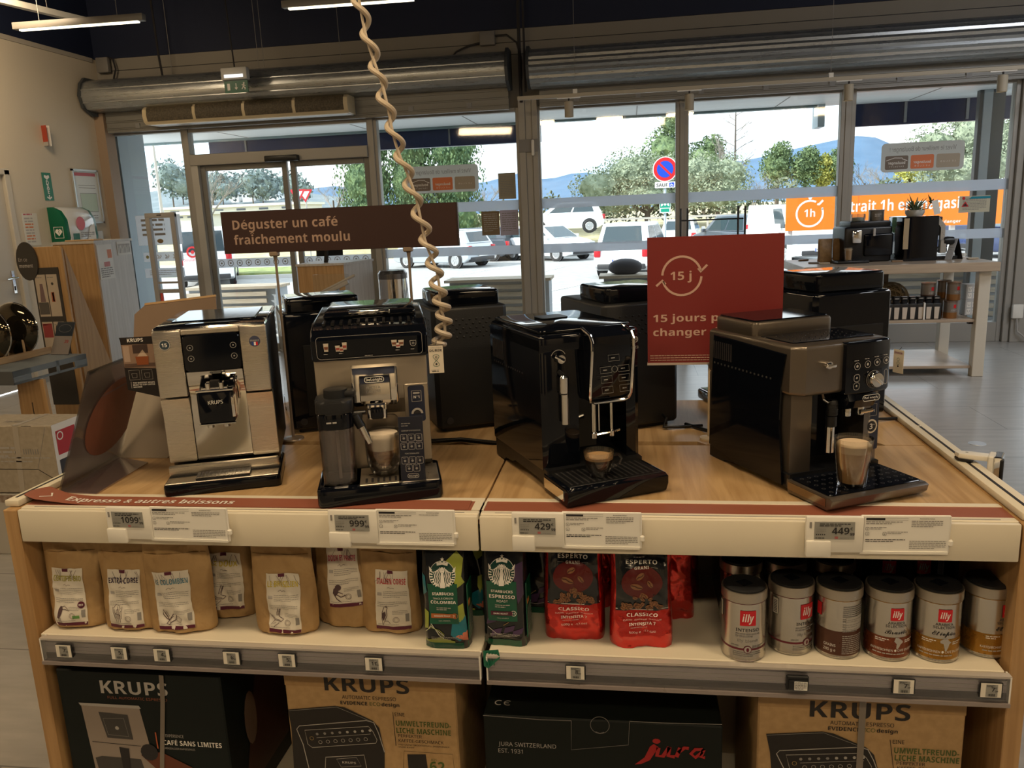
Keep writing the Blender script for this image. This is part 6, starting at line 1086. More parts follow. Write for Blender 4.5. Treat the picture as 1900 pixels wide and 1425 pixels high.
# red foil bags
RFO = mat('foil_red', (0.62, 0.030, 0.022), 0.22, 0.75, coat=0.6, noise_amt=0.10, scale=26, bump=0.9, bdist=0.006)
BEAN = mat('bean_brown', (0.27, 0.12, 0.05), 0.35, coat=0.4); BEAND = mat('bean_dark', (0.055, 0.02, 0.01), 0.4)
def bean(b, x, y, rx, ry, a, G, G2):
    c, s = math.cos(a), math.sin(a); E_ = lambda px, py: (x+px*c-py*s, y+px*s+py*c)
    b.poly([E_(rx*math.cos(q), ry*math.sin(q)) for q in [i*2*PI/12 for i in range(12)]], BEAN, None, G); b.stroke([E_(-rx*0.9, 0), E_(-rx*0.3, ry*0.22), E_(rx*0.3, -ry*0.22), E_(rx*0.9, 0)], ry*0.3, BEAND, None, G2)
def red_bag(px, py, rz, label, seed, dy=0.0, H=0.236, plain=False):
    W_, D = 0.130, 0.072; p = atZ(px, py, ZS); y = p.y+D/2+dy
    t = thing('coffee_bag', label, 'coffee bag', (p.x*(1 if not dy else y/p.y), y, ZS), rz, 'red foil coffee bags on the shelf')
    b, f, wx = pouch(W_, H, D, seed, RFO, 'block', 32, 48, 0.008); b.obj('foil_bag', t)
    if plain: return t
    a = B(); g = surf(f, wx, 0.0016); G = surf(f, wx, 0.0026); G2 = surf(f, wx, 0.0040); G3 = surf(f, wx, 0.0048); w = 0.055
    grid(a, -w, w, 0.086, 0.215, SBK, g, 28, 28); a.poly([(w*0.80*math.cos(q), 0.148+0.034*math.sin(q)) for q in [i*2*PI/24 for i in range(24)]], mat('red_glow', (0.11, 0.006, 0.005), 0.3, coat=0.3), None, G)
    grid(a, -0.036, 0.036, 0.212, 0.226, mat('bag_label_grey', (0.36, 0.30, 0.26), 0.4), G, 6, 2)
    a.text('ESPERTO', 0.0078, LWHITE, None, 0, 0.186, 'C', 0.03, fn=G2, width=0.066, spacing=1.1); a.text('GRANI', 0.0056, LWHITE, None, 0, 0.176, 'C', 0.02, fn=G2, width=0.031, spacing=1.1); a.stroke([(-0.034, 0.179), (-0.02, 0.179)], 0.0005, LGREY, None, G2); a.stroke([(0.02, 0.179), (0.034, 0.179)], 0.0005, LGREY, None, G2); a.text('Caffè Vergnano', 0.0032, LGREY, None, 0, 0.198, 'C', 0.0, shear=0.3, fn=G2, width=0.034) if False else a.lines(-0.016, 0.016, 0.198, 1, 1, 0.0016, LGREY, None, G2, seed)
    for x, z, r, an in ((-0.004, 0.163, 0.010, 0.5), (-0.012, 0.142, 0.0135, -0.3), (0.017, 0.146, 0.009, -0.9)): bean(a, x, z, r, r*0.52, an, G2, G3)
    rr = random.Random(seed)
    for i in range(34): x = rr.uniform(-0.040, 0.040); z = 0.092+rr.uniform(0, 0.034)*(1-abs(x)/0.05); bean(a, x, z, 0.0058, 0.0038, rr.uniform(0, 3), surf(f, wx, 0.0030+i*0.00003), surf(f, wx, 0.0034+i*0.00003))
    a.stroke([(-w, 0.090), (-0.02, 0.0885), (0.02, 0.0885), (w, 0.090)], 0.0012, LWHITE, None, G)
    a.text('CLASSICO', 0.0068, LWHITE, None, 0, 0.074, 'C', 0.03, fn=G2, width=0.064); a.text('CLASSIC · CLASSIQUE · KLASSISCH', 0.0026, LWHITE, None, 0, 0.066, 'C', fn=G2, width=0.078); a.text('INTENSITÀ 7', 0.0058, LWHITE, None, 0, 0.055, 'C', 0.02, fn=G2, width=0.054); a.lines(-0.024, 0.024, 0.050, 1, 1, 0.0012, LGREY, None, G2, seed+3); a.text('500g e  ·17.6oz', 0.0044, LWHITE, None, 0, 0.038, 'C', 0.01, fn=G2, width=0.054)
    a.obj('printed_front', t)
    return t
red_bag(1065, 1190, 0.04, 'red and black foil bag with coffee bean picture, beside the green bags', 31)
red_bag(1190, 1204, 0.06, 'red and black foil bag with coffee bean picture, right of the other one', 32)
red_bag(1232, 1170, 0.05, 'plain red foil bag just behind the right coffee bean bag', 33, dy=0.04, plain=True)
red_bag(1245, 1140, 0.0, 'plain red foil bag deepest on the shelf, left of the clear divider', 34, dy=0.09, plain=True)
red_bag(1090, 1150, 0.0, 'plain red foil bag behind the left coffee bean bag', 35, dy=0.05, plain=True)

# coffee tins
TIN = mat('tin_metal', (0.60, 0.57, 0.52), 0.24, 0.95, noise_amt=0.05, scale=4, aniso=(60, 60, 1)); TINR = mat('tin_rim', (0.50, 0.46, 0.40), 0.30, 0.9)
TB = mat('tin_band_brown', (0.20, 0.055, 0.025), 0.28, 0.55); TG = mat('tin_band_gold', (0.34, 0.17, 0.025), 0.28, 0.6); TD = mat('tin_band_dark', (0.10, 0.045, 0.03), 0.3, 0.5); TM = mat('tin_maroon', (0.12, 0.008, 0.02), 0.35)
AFRICA = [(-.35, .9), (.25, .9), (.55, .55), (.9, .35), (.55, .1), (.45, -.35), (.2, -.9), (-.05, -.9), (-.2, -.25), (-.3, .15), (-.75, .25), (-.8, .6)]
SAMER = [(-.4, .9), (.1, .8), (.7, .35), (.8, .1), (.4, -.2), (.2, -.6), (-.1, -1.0), (-.25, -.7), (-.2, -.1), (-.6, .3)]
R0 = 0.0445
def tin(px, py, th, kind, label, zs=ZS, dy=0.0, plain=False):
    p = atZ(px, py, zs); y = p.y+R0+dy
    t = thing('coffee_tin', label, 'coffee tin', (p.x*(y/p.y), y, zs), 0, 'coffee tins on the shelf'); n = 36
    b = B(); b.lathe([(0.0, 0.0), (R0*0.95, 0.0), (R0, 0.004), (R0*0.97, 0.008), (R0*0.97, 0.122), (R0*0.975, 0.124)], TIN, n)
    b.lathe([(R0*0.972, 0.123), (R0*0.972, 0.1255)], TM if kind in ('intenso', 'medium') else TG, n); b.lathe([(R0*0.985, 0.1256), (R0*1.01, 0.127), (R0*1.01, 0.144), (R0*1.0, 0.1465), (R0*0.95, 0.147), (R0*0.93, 0.1455), (0, 0.1455)], TINR, n); b.obj('tin_body', t)
    B().lathe([(R0*0.925, 0.1456), (R0*0.92, 0.150), (R0*0.80, 0.1525), (R0*0.55, 0.151), (0.0, 0.151)], MATB, n).box(-0.012, 0.012, -0.012, 0.012, 0.1508, 0.1516, GLOSSB, M=RZ(0.6)).obj('lid', t)
    def cyl(r):
        def fn(x, y_, z=0): a = x/R0+th-PI/2; return (r*math.cos(a), r*math.sin(a), y_)
        return fn
    r1, r2, r3 = R0*0.97+0.0004, R0*0.97+0.0009, R0*0.97+0.0014; a = B()
    def band(m, z0, z1, x0=-0.14, x1=0.14, r=r1, k=36): vs = [(x0+(x1-x0)*i/k, z) for z in (z0, z1) for i in range(k+1)]; a.add(vs, [(i, i+1, k+2+i, k+1+i) for i in range(k)], m, None, cyl(r))
    def logo(z, s): band(mat('logo_red', (0.55, 0.012, 0.02), 0.35), z, z+s, -s/2, s/2, r2, 8); a.text('illy', s*0.50, LWHITE, None, 0.0, z+s*0.28, 'C', 0.025, shear=0.25, fn=cyl(r3), width=s*0.72)
    if kind == 'dark': band(SBK, 0.006, 0.122); logo(0.080, 0.030); a.obj('printed_wrap', t); return t
    if not plain:
        if kind in ('intenso',):
            logo(0.079, 0.032); a.text('INTENSO', 0.0062, INK, None, 0, 0.066, 'C', 0.01, fn=cyl(r2), width=0.048); a.lines(-0.025, 0.025, 0.059, 2, 0.005, 0.0026, GREYINK, None, cyl(r2), 3); a.text('illy blend', 0.0056, GREYINK, None, 0, 0.043, 'C', 0.0, shear=0.2, fn=cyl(r2), width=0.042)
            band(TM, 0.0255, 0.0295); a.poly(circ(0, 0.0275, 0.0085, n=18), TM, None, cyl(r2)); a.poly(circ(0, 0.0275, 0.0068, n=16), LGREY, None, cyl(r3)); a.poly(circ(0, 0.0275, 0.0028, 0.0046, n=10), TM, None, cyl(r3+0.0005)); a.lines(0.010, 0.040, 0.0335, 2, 0.003, 0.0016, GREYINK, None, cyl(r2), 4); a.lines(-0.034, -0.012, 0.0335, 1, 1, 0.0016, GREYINK, None, cyl(r2), 5); a.lines(-0.03, 0.03, 0.020, 3, 0.004, 0.0014, GREYINK, None, cyl(r2), 6)
            pr = a; pr.obj('printed_wrap', t); a = B(); band(LABELP, 0.085, 0.118, -0.075, -0.062, r2, 4)
            for i in range(8): band(INK, 0.088+i*0.0035, 0.0895+i*0.0035, -0.073, -0.064, r3, 2)
        elif kind == 'back':
            band(TD, 0.008, 0.060); 
            for (z, k) in ((0.112, 6), (0.085, 2), (0.074, 2), (0.064, 2), (0.050, 10)): a.lines(-0.006, 0.040, z, k, 0.0042, 0.0015, GREYINK if z > 0.06 else LGREY, None, cyl(r2), int(z*999))
            band(mat('tin_paper_grey', (0.42, 0.40, 0.37), 0.4), 0.062, 0.092, 0.0, 0.042, r1+0.0001, 8); a.text('280 g e', 0.0058, LWHITE, None, -0.030, 0.016, 'C', 0.01, fn=cyl(r2), width=0.024); a.text('GRAINS', 0.0058, LWHITE, None, -0.030, 0.026, 'C', 0.01, fn=cyl(r2), width=0.024); band(mat('logo_red', (0.55, 0.012, 0.02), 0.35), 0.085, 0.112, -0.064, -0.050, r2, 4)
        else:
            BM = TB if kind == 'brasile' else TG; nm = 'Brasile' if kind == 'brasile' else 'Etiopia'; shape = SAMER if kind == 'brasile' else AFRICA
            logo(0.088, 0.026); a.text('ARABICA', 0.0050, INK, None, 0, 0.080, 'C', 0.0, fn=cyl(r2), width=0.034); a.text('SELECTION', 0.0050, INK, None, 0, 0.0735, 'C', 0.0, fn=cyl(r2), width=0.042); a.text(nm, 0.0098, INK, None, 0.001, 0.0595, 'C', 0.0, shear=0.35, fn=cyl(r2), width=0.046)
            band(BM, 0.008, 0.052); a.poly([(x*0.013+0.004, 0.040+y*0.014) for x, y in shape], TIN, None, cyl(r2)); a.text('FLAVOURED NOTES', 0.0024, LWHITE, None, -0.026, 0.0465, 'C', 0.02, fn=cyl(r2), width=0.028) if False else a.lines(-0.040, -0.014, 0.0465, 2, 0.004, 0.0018, LWHITE, None, cyl(r2), 7)
            a.lines(0.018, 0.042, 0.044, 2, 0.004, 0.0018, LWHITE, None, cyl(r2), 8); a.text('KAFFEEBOHNEN ● CAFÉ EN GRAINS', 0.0050, LWHITE, None, 0.0, 0.022, 'C', 0.01, fn=cyl(r2), width=0.096); a.lines(-0.044, 0.046, 0.0155, 1, 1, 0.0022, LGREY, None, cyl(r2), 9)
        a.obj('barcode_label' if kind == 'intenso' else 'printed_wrap', t)
    return t
tin(1378, 1229, 0.06, 'intenso', 'silver coffee tin with a thin maroon line and centred red logo, leftmost in front')
tin(1464, 1217, 0.62, 'intenso', 'silver coffee tin with its red logo turned to the right, second of the front row')
tin(1551, 1224, 0.1, 'back', 'coffee tin showing its printed back with a dark brown band, third of the front row')
tin(1642, 1228, 0.10, 'brasile', 'silver coffee tin with a red brown band around its foot, facing forward')
tin(1731, 1231, 0.0, 'etiopia', 'silver coffee tin with a gold band and a centred red logo')
tin(1822, 1222, 0.55, 'etiopia', 'silver and gold coffee tin with its logo turned away, rightmost of the front row')
for px, lb, k in ((1372, 'silver coffee tin in the second row, leftmost', 'intenso'), (1452, 'silver coffee tin in the second row, middle of three', 'intenso'), (1540, 'coffee tin in the second row, rightmost of three', 'back')): tin(px, 1178, 0.2, k, lb, dy=0.02, plain=True)
for px, lb in ((1632, 'black coffee tin with a red logo at the back of the shelf, leftmost of three'), (1694, 'black coffee tin with a red logo at the back of the shelf, middle of three'), (1785, 'black coffee tin with a red logo at the back of the shelf, rightmost of three')): tin(px, 1130, 0.05, 'dark', lb, dy=0.01)

# ================================================================== MACHINE CARTONS BELOW THE SHELF
def carton(x0, x1, yf, zt, m, label, depth=0.33, z0=0.101):
    t = thing('machine_carton', label, 'carton', (x0, yf, z0), 0, 'coffee machine cartons below the shelf'); b = B(); b.box(0, x1-x0, 0, depth, 0, zt-z0, m, 0.003, 1); b.obj('carton', t)
    pp = lambda px, py: (atY(px, py, yf).x-x0, atY(px, py, yf).z-z0)
    return t, pp
BOXB = mat('carton_black', (0.005, 0.009, 0.009), 0.4, spec=0.25, bump=0.05); BOXJ = mat('carton_matt_black', (0.006, 0.009, 0.008), 0.5, spec=0.25)
t, pp = carton(-1.335, -0.925, 1.525, 0.500, BOXB, 'black machine carton with a picture of a steel machine, bottom left')
F = FACE(0, -0.0006, 0); G = FACE(0, -0.0012, 0); H_ = FACE(0, -0.0018, 0); q = lambda *p: [pp(*i) for i in p]; b = B()
a0, a1 = pp(188, 1285.5), pp(312, 1290); b.text('KRUPS', 0.033, LGREY, F, a0[0], a0[1], 'L', 0.025, width=a1[0]-a0[0]); a0, a1 = pp(200, 1294), pp(310, 1298); b.text('FULL AUTOMATIC ESPRESSO', 0.0065, mat('print_rust', (0.30, 0.10, 0.05), 0.5), F, a0[0], a0[1]-0.0025, 'L', width=a1[0]-a0[0])
PS = mat('print_steel', (0.30, 0.25, 0.215), 0.4); PD = mat('print_dark_grey', (0.05, 0.047, 0.046), 0.4)
b.poly(q((150, 1305), (178, 1425), (290, 1425), (258, 1312)), PS, F); b.poly(q((146, 1303), (150, 1308), (262, 1315), (258, 1309)), LGREY, G); b.poly(q((183, 1320), (200, 1368), (248, 1372), (237, 1326)), PD, G); b.stroke(q((192, 1332), (202, 1362), (240, 1366), (230, 1332)), 0.0012, GREYINK, H_, closed=True); b.poly(circ(*pp(218, 1350), 0.005, n=8), LGREY, H_); b.stroke(q((172, 1375), (200, 1378), (262, 1384)), 0.0015, INK, G); b.poly(q((178, 1405), (190, 1402), (262, 1408), (268, 1425), (184, 1425)), PD, G); b.poly(q((222, 1385), (240, 1388), (244, 1425), (230, 1425)), INK, H_); b.poly(circ(*pp(278, 1395), 0.022, n=14), INK, H_)
b.poly(q((290, 1425), (262, 1400), (300, 1395), (360, 1425)), mat('print_glow', (0.13, 0.035, 0.015), 0.5), G)
a0 = pp(308, 1367); b.text('EXPÉRIENCE', 0.0075, LGREY, G, a0[0], a0[1], 'L', 0, width=0.045); a0, a1 = pp(304, 1381), pp(412, 1384); b.text('CAFÉ SANS LIMITES', 0.0125, LWHITE, G, a0[0], a0[1], 'L', 0.02, width=a1[0]-a0[0]); a0 = pp(305, 1389); b.text('GRENZENLOSER KAFFEEGENUSS', 0.0048, LGREY, G, a0[0], a0[1], 'L', 0, width=0.078); b.stroke(q((289, 1358), (294, 1388)), 0.003, mat('print_orange', (0.5, 0.12, 0.04), 0.5), H_)
b.stroke(q((300, 1252), (303, 1300), (302, 1425)), 0.011, mat('strap_clear', (0.20, 0.17, 0.14), 0.2, coat=0.5), T(0, -0.0026, 0) @ RX(PI/2)); b.obj('front_print', t)
b = B(); b.text('INTUITION EXPERIENCE+', 0.012, GREYINK, T(0.14, 0.03, 0.4002), 0, 0, 'L', 0.02, shear=0.2, width=0.14); b.obj('top_print', t)
b = B(); M = T(0.4112, 0, 0) @ RZ(PI/2) @ RX(PI/2); b.poly([(0.05, 0.05), (0.30, 0.05), (0.30, 0.33), (0.18, 0.38)], mat('print_brown_photo', (0.045, 0.018, 0.012), 0.4), M); b.poly(circ(0.11, 0.22, 0.03, 0.07, n=14), mat('print_cup', (0.16, 0.11, 0.085), 0.4), T(0.4118, 0, 0) @ RZ(PI/2) @ RX(PI/2)); b.obj('side_print', t)

GREENP = mat('print_green', (0.075, 0.115, 0.025), 0.6); PBLK = mat('print_black', (0.016, 0.013, 0.012), 0.6)
def eco(x0, x1, yf, zt, label, dx, dy, strap):
    t, pp0 = carton(x0, x1, yf, zt, KRAFTC, label, 0.32); pp = lambda px, py: pp0(px+dx(px), py+dy(px)); b = B(); q = lambda *p: [pp(*i) for i in p]
    b.box(0, x1-x0, -0.0006, 0.0, zt-0.101-0.030, zt-0.101-0.0005, mat2('kraft_flap', (0.33, 0.20, 0.085), (0.37, 0.23, 0.10), (1, 1, 1), 0.7, 60, 3)); F = FACE(0, -0.0012, 0); G = FACE(0, -0.0018, 0); H_ = FACE(0, -0.0024, 0)
    a0, a1 = pp(603, 1281), pp(760, 1287); b.text('KRUPS', 0.036, PBLK, F, a0[0], (a0[1]+a1[1])/2, 'L', 0.035, width=a1[0]-a0[0])
    a0, a1 = pp(635, 1295.5), pp(735, 1300); b.text('AUTOMATIC ESPRESSO', 0.0086, PBLK, F, a0[0], a0[1], 'L', 0, width=a1[0]-a0[0]); a0, a1 = pp(632, 1304.5), pp(741, 1306); b.text('EVIDENCE', 0.0086, PBLK, F, a0[0], a0[1]-0.002, 'L', 0.03, width=(a1[0]-a0[0])*0.46); b.text('ECO', 0.0086, GREENP, F, a0[0]+(a1[0]-a0[0])*0.50, a0[1]-0.002, 'L', 0.0, width=(a1[0]-a0[0])*0.18); b.text('design', 0.0086, PBLK, F, a0[0]+(a1[0]-a0[0])*0.70, a0[1]-0.002, 'L', 0.02, width=(a1[0]-a0[0])*0.30)
    b.poly(q((535, 1316), (541, 1350), (546, 1425), (714, 1425), (714, 1395), (704, 1350), (692, 1337), (640, 1312), (622, 1309)), PBLK, F); b.stroke(q((574, 1425), (563, 1380), (551, 1352), (556, 1346), (680, 1336), (694, 1340), (703, 1360), (714, 1395)), 0.0018, LGREY, G); b.stroke(q((536, 1318), (625, 1311), (690, 1338)), 0.001, GREYINK, G)
    b.stroke(q((566, 1354), (684, 1347), (692, 1356), (700, 1372), (698, 1378), (580, 1386), (572, 1380)), 0.0012, LGREY, G, closed=True); b.stroke(q((588, 1368), (688, 1361)), 0.0008, LGREY, G)
    for i in range(8): 
        b.poly(circ(*pp(589+i*14, 1361-i*0.9), 0.0035, n=6), LGREY if i > 3 else GREYINK, G)
        if i < 7: b.stroke(circ(*pp(595+i*14, 1376-i*0.9), 0.0042, n=8), 0.0009, LGREY, G, closed=True)
    b.stroke(circ(*pp(579, 1369), 0.0045, n=8), 0.001, mat('print_gold', (0.35, 0.25, 0.1), 0.5), G, closed=True); b.stroke(q((604, 1425), (605, 1404), (676, 1400), (681, 1425)), 0.0016, LGREY, G); b.poly(q((625, 1407), (662, 1404), (671, 1420), (634, 1422)), INK, G); b.stroke(q((625, 1407), (662, 1404), (671, 1420), (634, 1422)), 0.0009, LGREY, H_, closed=True); a0, a1 = pp(636, 1415), pp(661, 1413); b.text('KRUPS', 0.0055, LGREY, H_, a0[0], a0[1], 'L', 0.02, width=a1[0]-a0[0])
    b.stroke(q((729, 1321), (735, 1383)), 0.0012, PBLK, F); a0 = pp(733, 1328); b.text('EINE', 0.0085, PBLK, F, a0[0], a0[1], 'L', 0, width=0.022)
    a0, a1 = pp(735, 1345), pp(837, 1347); b.text('UMWELTFREUND-', 0.0130, GREENP, F, a0[0], a0[1]-0.001, 'L', 0.03, width=a1[0]-a0[0]); a0, a1 = pp(736, 1358), pp(837, 1361); b.text('LICHE MASCHINE', 0.0130, GREENP, F, a0[0], a0[1]-0.0015, 'L', 0.03, width=a1[0]-a0[0])
    a0 = pp(739, 1367); b.text('PERFEKTER', 0.0075, PBLK, F, a0[0], a0[1], 'L', 0, width=0.054); a0 = pp(740, 1376); b.text('KAFFEE-GESCHMACK', 0.0075, PBLK, F, a0[0], a0[1], 'L', 0, width=0.102); a0 = pp(740, 1382); b.text('PRZYJAZNY ŚRODOWISKU, DOSKONAŁY', 0.0035, PBLK, F, a0[0], a0[1], 'L', 0.01, width=0.115); a0 = pp(740, 1386.5); b.text('SMAK KAWY', 0.0035, PBLK, F, a0[0], a0[1], 'L', 0.01, width=0.036)
    b.stroke(q((749, 1425), (750, 1393), (840, 1399), (843, 1425)), 0.0008, PBLK, F); b.poly(q((756, 1399), (790, 1399), (794, 1425), (758, 1425)), PBLK, F); a0 = pp(800, 1411); b.text('AUS', 0.006, GREENP, F, a0[0], a0[1], 'L', 0.01, width=0.013); a0 = pp(798, 1427); b.text('62', 0.026, GREENP, F, a0[0], a0[1]-0.006, 'L', 0.04, width=0.034)
    if strap: b.box(*strap, -0.0034, -0.0028, 0.0, zt-0.101, mat('strap_clear', (0.20, 0.17, 0.14), 0.2, coat=0.5))
    b.obj('front_print', t)
eco(-0.768, -0.380, 1.520, 0.520, 'brown machine carton with green German lettering, between the two black cartons', lambda x: 0, lambda x: 0, None)
eco(0.252, 0.648, 1.520, 0.523, 'brown machine carton with a clear strap, bottom right below the tins', lambda x: 899+(x-603)*0.185, lambda x: 47+(x-603)*0.03, (0.195, 0.208))
t, pp = carton(-0.322, 0.182, 1.520, 0.441, BOXJ, 'long low black machine carton with red script lettering', 0.36)
F = FACE(0, -0.0006, 0); G = FACE(0, -0.0012, 0); q = lambda *p: [pp(*i) for i in p]; b = B(); JR = mat('print_script_red', (0.36, 0.012, 0.012), 0.5)
a0, a1 = pp(925, 1383), pp(1032, 1388); b.text('JURA SWITZERLAND', 0.0100, LGREY, F, a0[0], a0[1], 'L', 0.0, width=a1[0]-a0[0]); a0, a1 = pp(925, 1395.5), pp(970, 1396); b.text('EST. 1931', 0.0100, LGREY, F, a0[0], a0[1], 'L', 0.0, width=a1[0]-a0[0])
b.poly(q((1178, 1418), (1196, 1405), (1206, 1385), (1213, 1380), (1222, 1386), (1206, 1410), (1190, 1417)), JR, F); b.poly(circ(*pp(1218, 1375), 0.0085, 0.006, n=10), JR, F)
b.stroke(q((1222, 1387), (1219, 1402), (1230, 1403), (1242, 1386)), 0.0085, JR, F); b.stroke(q((1242, 1386), (1240, 1402), (1252, 1404)), 0.0085, JR, F); b.stroke(q((1262, 1387), (1255, 1404)), 0.0085, JR, G); b.stroke(q((1258, 1396), (1270, 1387), (1278, 1388)), 0.0075, JR, G); b.stroke(q((1304, 1390), (1290, 1390), (1282, 1398), (1290, 1405), (1302, 1396), (1306, 1390), (1300, 1404), (1308, 1405)), 0.0075, JR, G)
b.stroke(q((896, 1327), (1003, 1335), (1060, 1337)), 0.0014, GREYINK, F); b.stroke(q((1060, 1337), (1060, 1391), (1166, 1382), (1168, 1340)), 0.0008, GREYINK, F); b.stroke(q((1168, 1338), (1225, 1341), (1340, 1344)), 0.0014, GREYINK, F); b.stroke(circ(*pp(1113, 1345), 0.020, n=20), 0.0009, GREYINK, G, closed=True); b.stroke(q((1105, 1357), (1113, 1360), (1121, 1358)), 0.0012, GREYINK, G); b.obj('front_print', t)
b = B(); b.text('C €', 0.022, LGREY, T(0.022, 0.045, 0.3404), 0, 0, 'L', 0.0, width=0.030) if False else None
Mt = T(0.0, 0.0, 0.3405); b.stroke(arc(0.028, 0.045, 0.008, 0.9, 5.4, 10), 0.0025, LGREY, Mt); b.stroke(arc(0.048, 0.045, 0.008, 0.9, 5.4, 10), 0.0025, LGREY, Mt); b.stroke([(0.040, 0.045), (0.050, 0.045)], 0.0025, LGREY, Mt); b.obj('top_print', t)
# ================================================================== BACKGROUND OF THE SHOP
# --- tall desk with an oak end and a pale side
KX, KY, KH = -4.24, 6.0, 1.405
t = thing('desk', 'tall desk with an oak end and a pale grey side, by the left wall', 'desk', (KX, KY, 0), 0)
B().box(-0.36, 0, 0, 0.02, 0.0, KH-0.02, OAKV).obj('oak_end', t)
cg = mat2('pale_laminate', (0.50, 0.47, 0.43), (0.58, 0.55, 0.51), (14, 14, 0.8), 0.45, 3.0, 5)
b = B(); b.prism([(0.0, 0.0), (-0.085, 0.62), (-0.105, 0.62), (-0.02, 0.021)], 0.0, KH-0.02, cg); b.obj('pale_side', t)
b = B(); b.prism([(-0.37, -0.01), (0.01, -0.01), (-0.078, 0.64), (-0.37, 0.64)], KH-0.02, KH, cg); b.obj('desk_top', t)
B().lathe([(0.028, -0.003), (0.026, -0.006), (0.0, -0.007)], INK, 20, T(-0.055, 0, 0.795) @ RX(-PI/2)@RX(PI)).obj('cable_hole', t)
SM = RZ(math.atan2(0.62, -0.085)) @ T(0, -0.002, 0) @ RX(PI/2)
for x0, x1, z0, z1, lb, sd_ in ((0.03, 0.27, 1.09, 1.37, 'tall paper with red blotches taped to the pale side of the desk', 5), (0.37, 0.61, 1.27, 1.385, 'small black and white drawing taped to the pale side of the desk', 6)):
    w, h = x1-x0, z1-z0; b = B().prism(rect(0, w, 0, h), 0, 0.002, PAPER); F = T(0, 0, 0.003)
    if sd_ == 5: b.poly(rect(w*.65, w*.95, h*.6, h*.85), mat('notice_orange', (0.65, 0.22, 0.10), 0.6), F); b.poly(rect(w*.35, w*.75, h*.36, h*.5), mat('photo_red', (0.5, 0.12, 0.1), 0.5), F); b.lines(w*.08, w*.9, h*.3, 5, h*.06, h*.03, GREYINK, F, seed=5)
    else:
        for k in range(9): b.stroke([(w*(.08+k*.1), h*.15), (w*(.1+k*.1), h*.5), (w*(.07+k*.1), h*.8)], w*.035, GREYINK, F); b.poly(circ(w*(.1+k*.1), h*.75, w*.03, h*.08, n=6), LGREY, F)
    o = b.obj('taped_paper'); o.matrix_world = T(KX, KY, 0) @ SM @ T(x0, z0, 0); tag(o, lb, 'paper')
b = B(); b.box(0, 0.26, 0, 0.12, 0, 0.012, OAKX, 0.003, 1); o = b.obj('wooden_tray'); o.location = (-4.52, 6.04, KH); tag(o, 'small oak tray lying on top of the tall desk', 'tray')
# --- leaflet stand
LX, LY = -4.40, 5.45
q = lambda px, py, Y: atY(px, py, Y)
tl, br = q(58, 462, LY), q(117, 700, LY); t = thing('leaflet_stand', 'oak leaflet stand with four cards and a round dark sign, near the left wall', 'leaflet stand', (tl.x, LY, 0), 0)
w = q(117, 462, LY).x-tl.x; zt = 1.385; b = B(); b.prism(rrect(0, w, 0.0, zt, 0.02), 0, 0.022, OAKV, RX(PI/2), 0.003, 1); b.obj('front_board', t)
b = B(); b.prism([(0.01, zt-0.02), (0.03, 0.0), (0.55, 0.0), (0.50, 0.06)], 0, 0.02, mat2('oak_darker_board', (0.36, 0.21, 0.09), (0.46, 0.29, 0.13), (16, 16, 0.8), 0.45, 3.0, 5), T(w-0.02, 0, 0) @ Matrix(((0, 0, 1, 0), (1, 0, 0, 0), (0, 1, 0, 0), (0, 0, 0, 1)))); b.obj('support_board', t)  # support board in a slightly darker oak than the front
DK = mat('stand_dark', (0.045, 0.04, 0.035), 0.5); b = B(); b.box(0.0, w-0.045, -0.030, -0.0225, 0.2, zt-0.15, DK); b.obj('card_rack', t)
b = B(); b.prism(circ(-0.02, zt-0.10, 0.085, 0.14, n=28), 0, 0.01, DK, T(0, -0.032, 0) @ RX(PI/2)); F = FACE(0, -0.043, 0); b.text('En ce', 0.026, LGREY, F, -0.085, zt-0.10, 'L', 0.0, width=0.07); b.text('moment', 0.026, LGREY, F, -0.085, zt-0.145, 'L', 0.03, width=0.11); b.obj('round_sign', t)
CARD = mat('leaflet_cream', (0.50, 0.42, 0.33), 0.5); n_ = 0
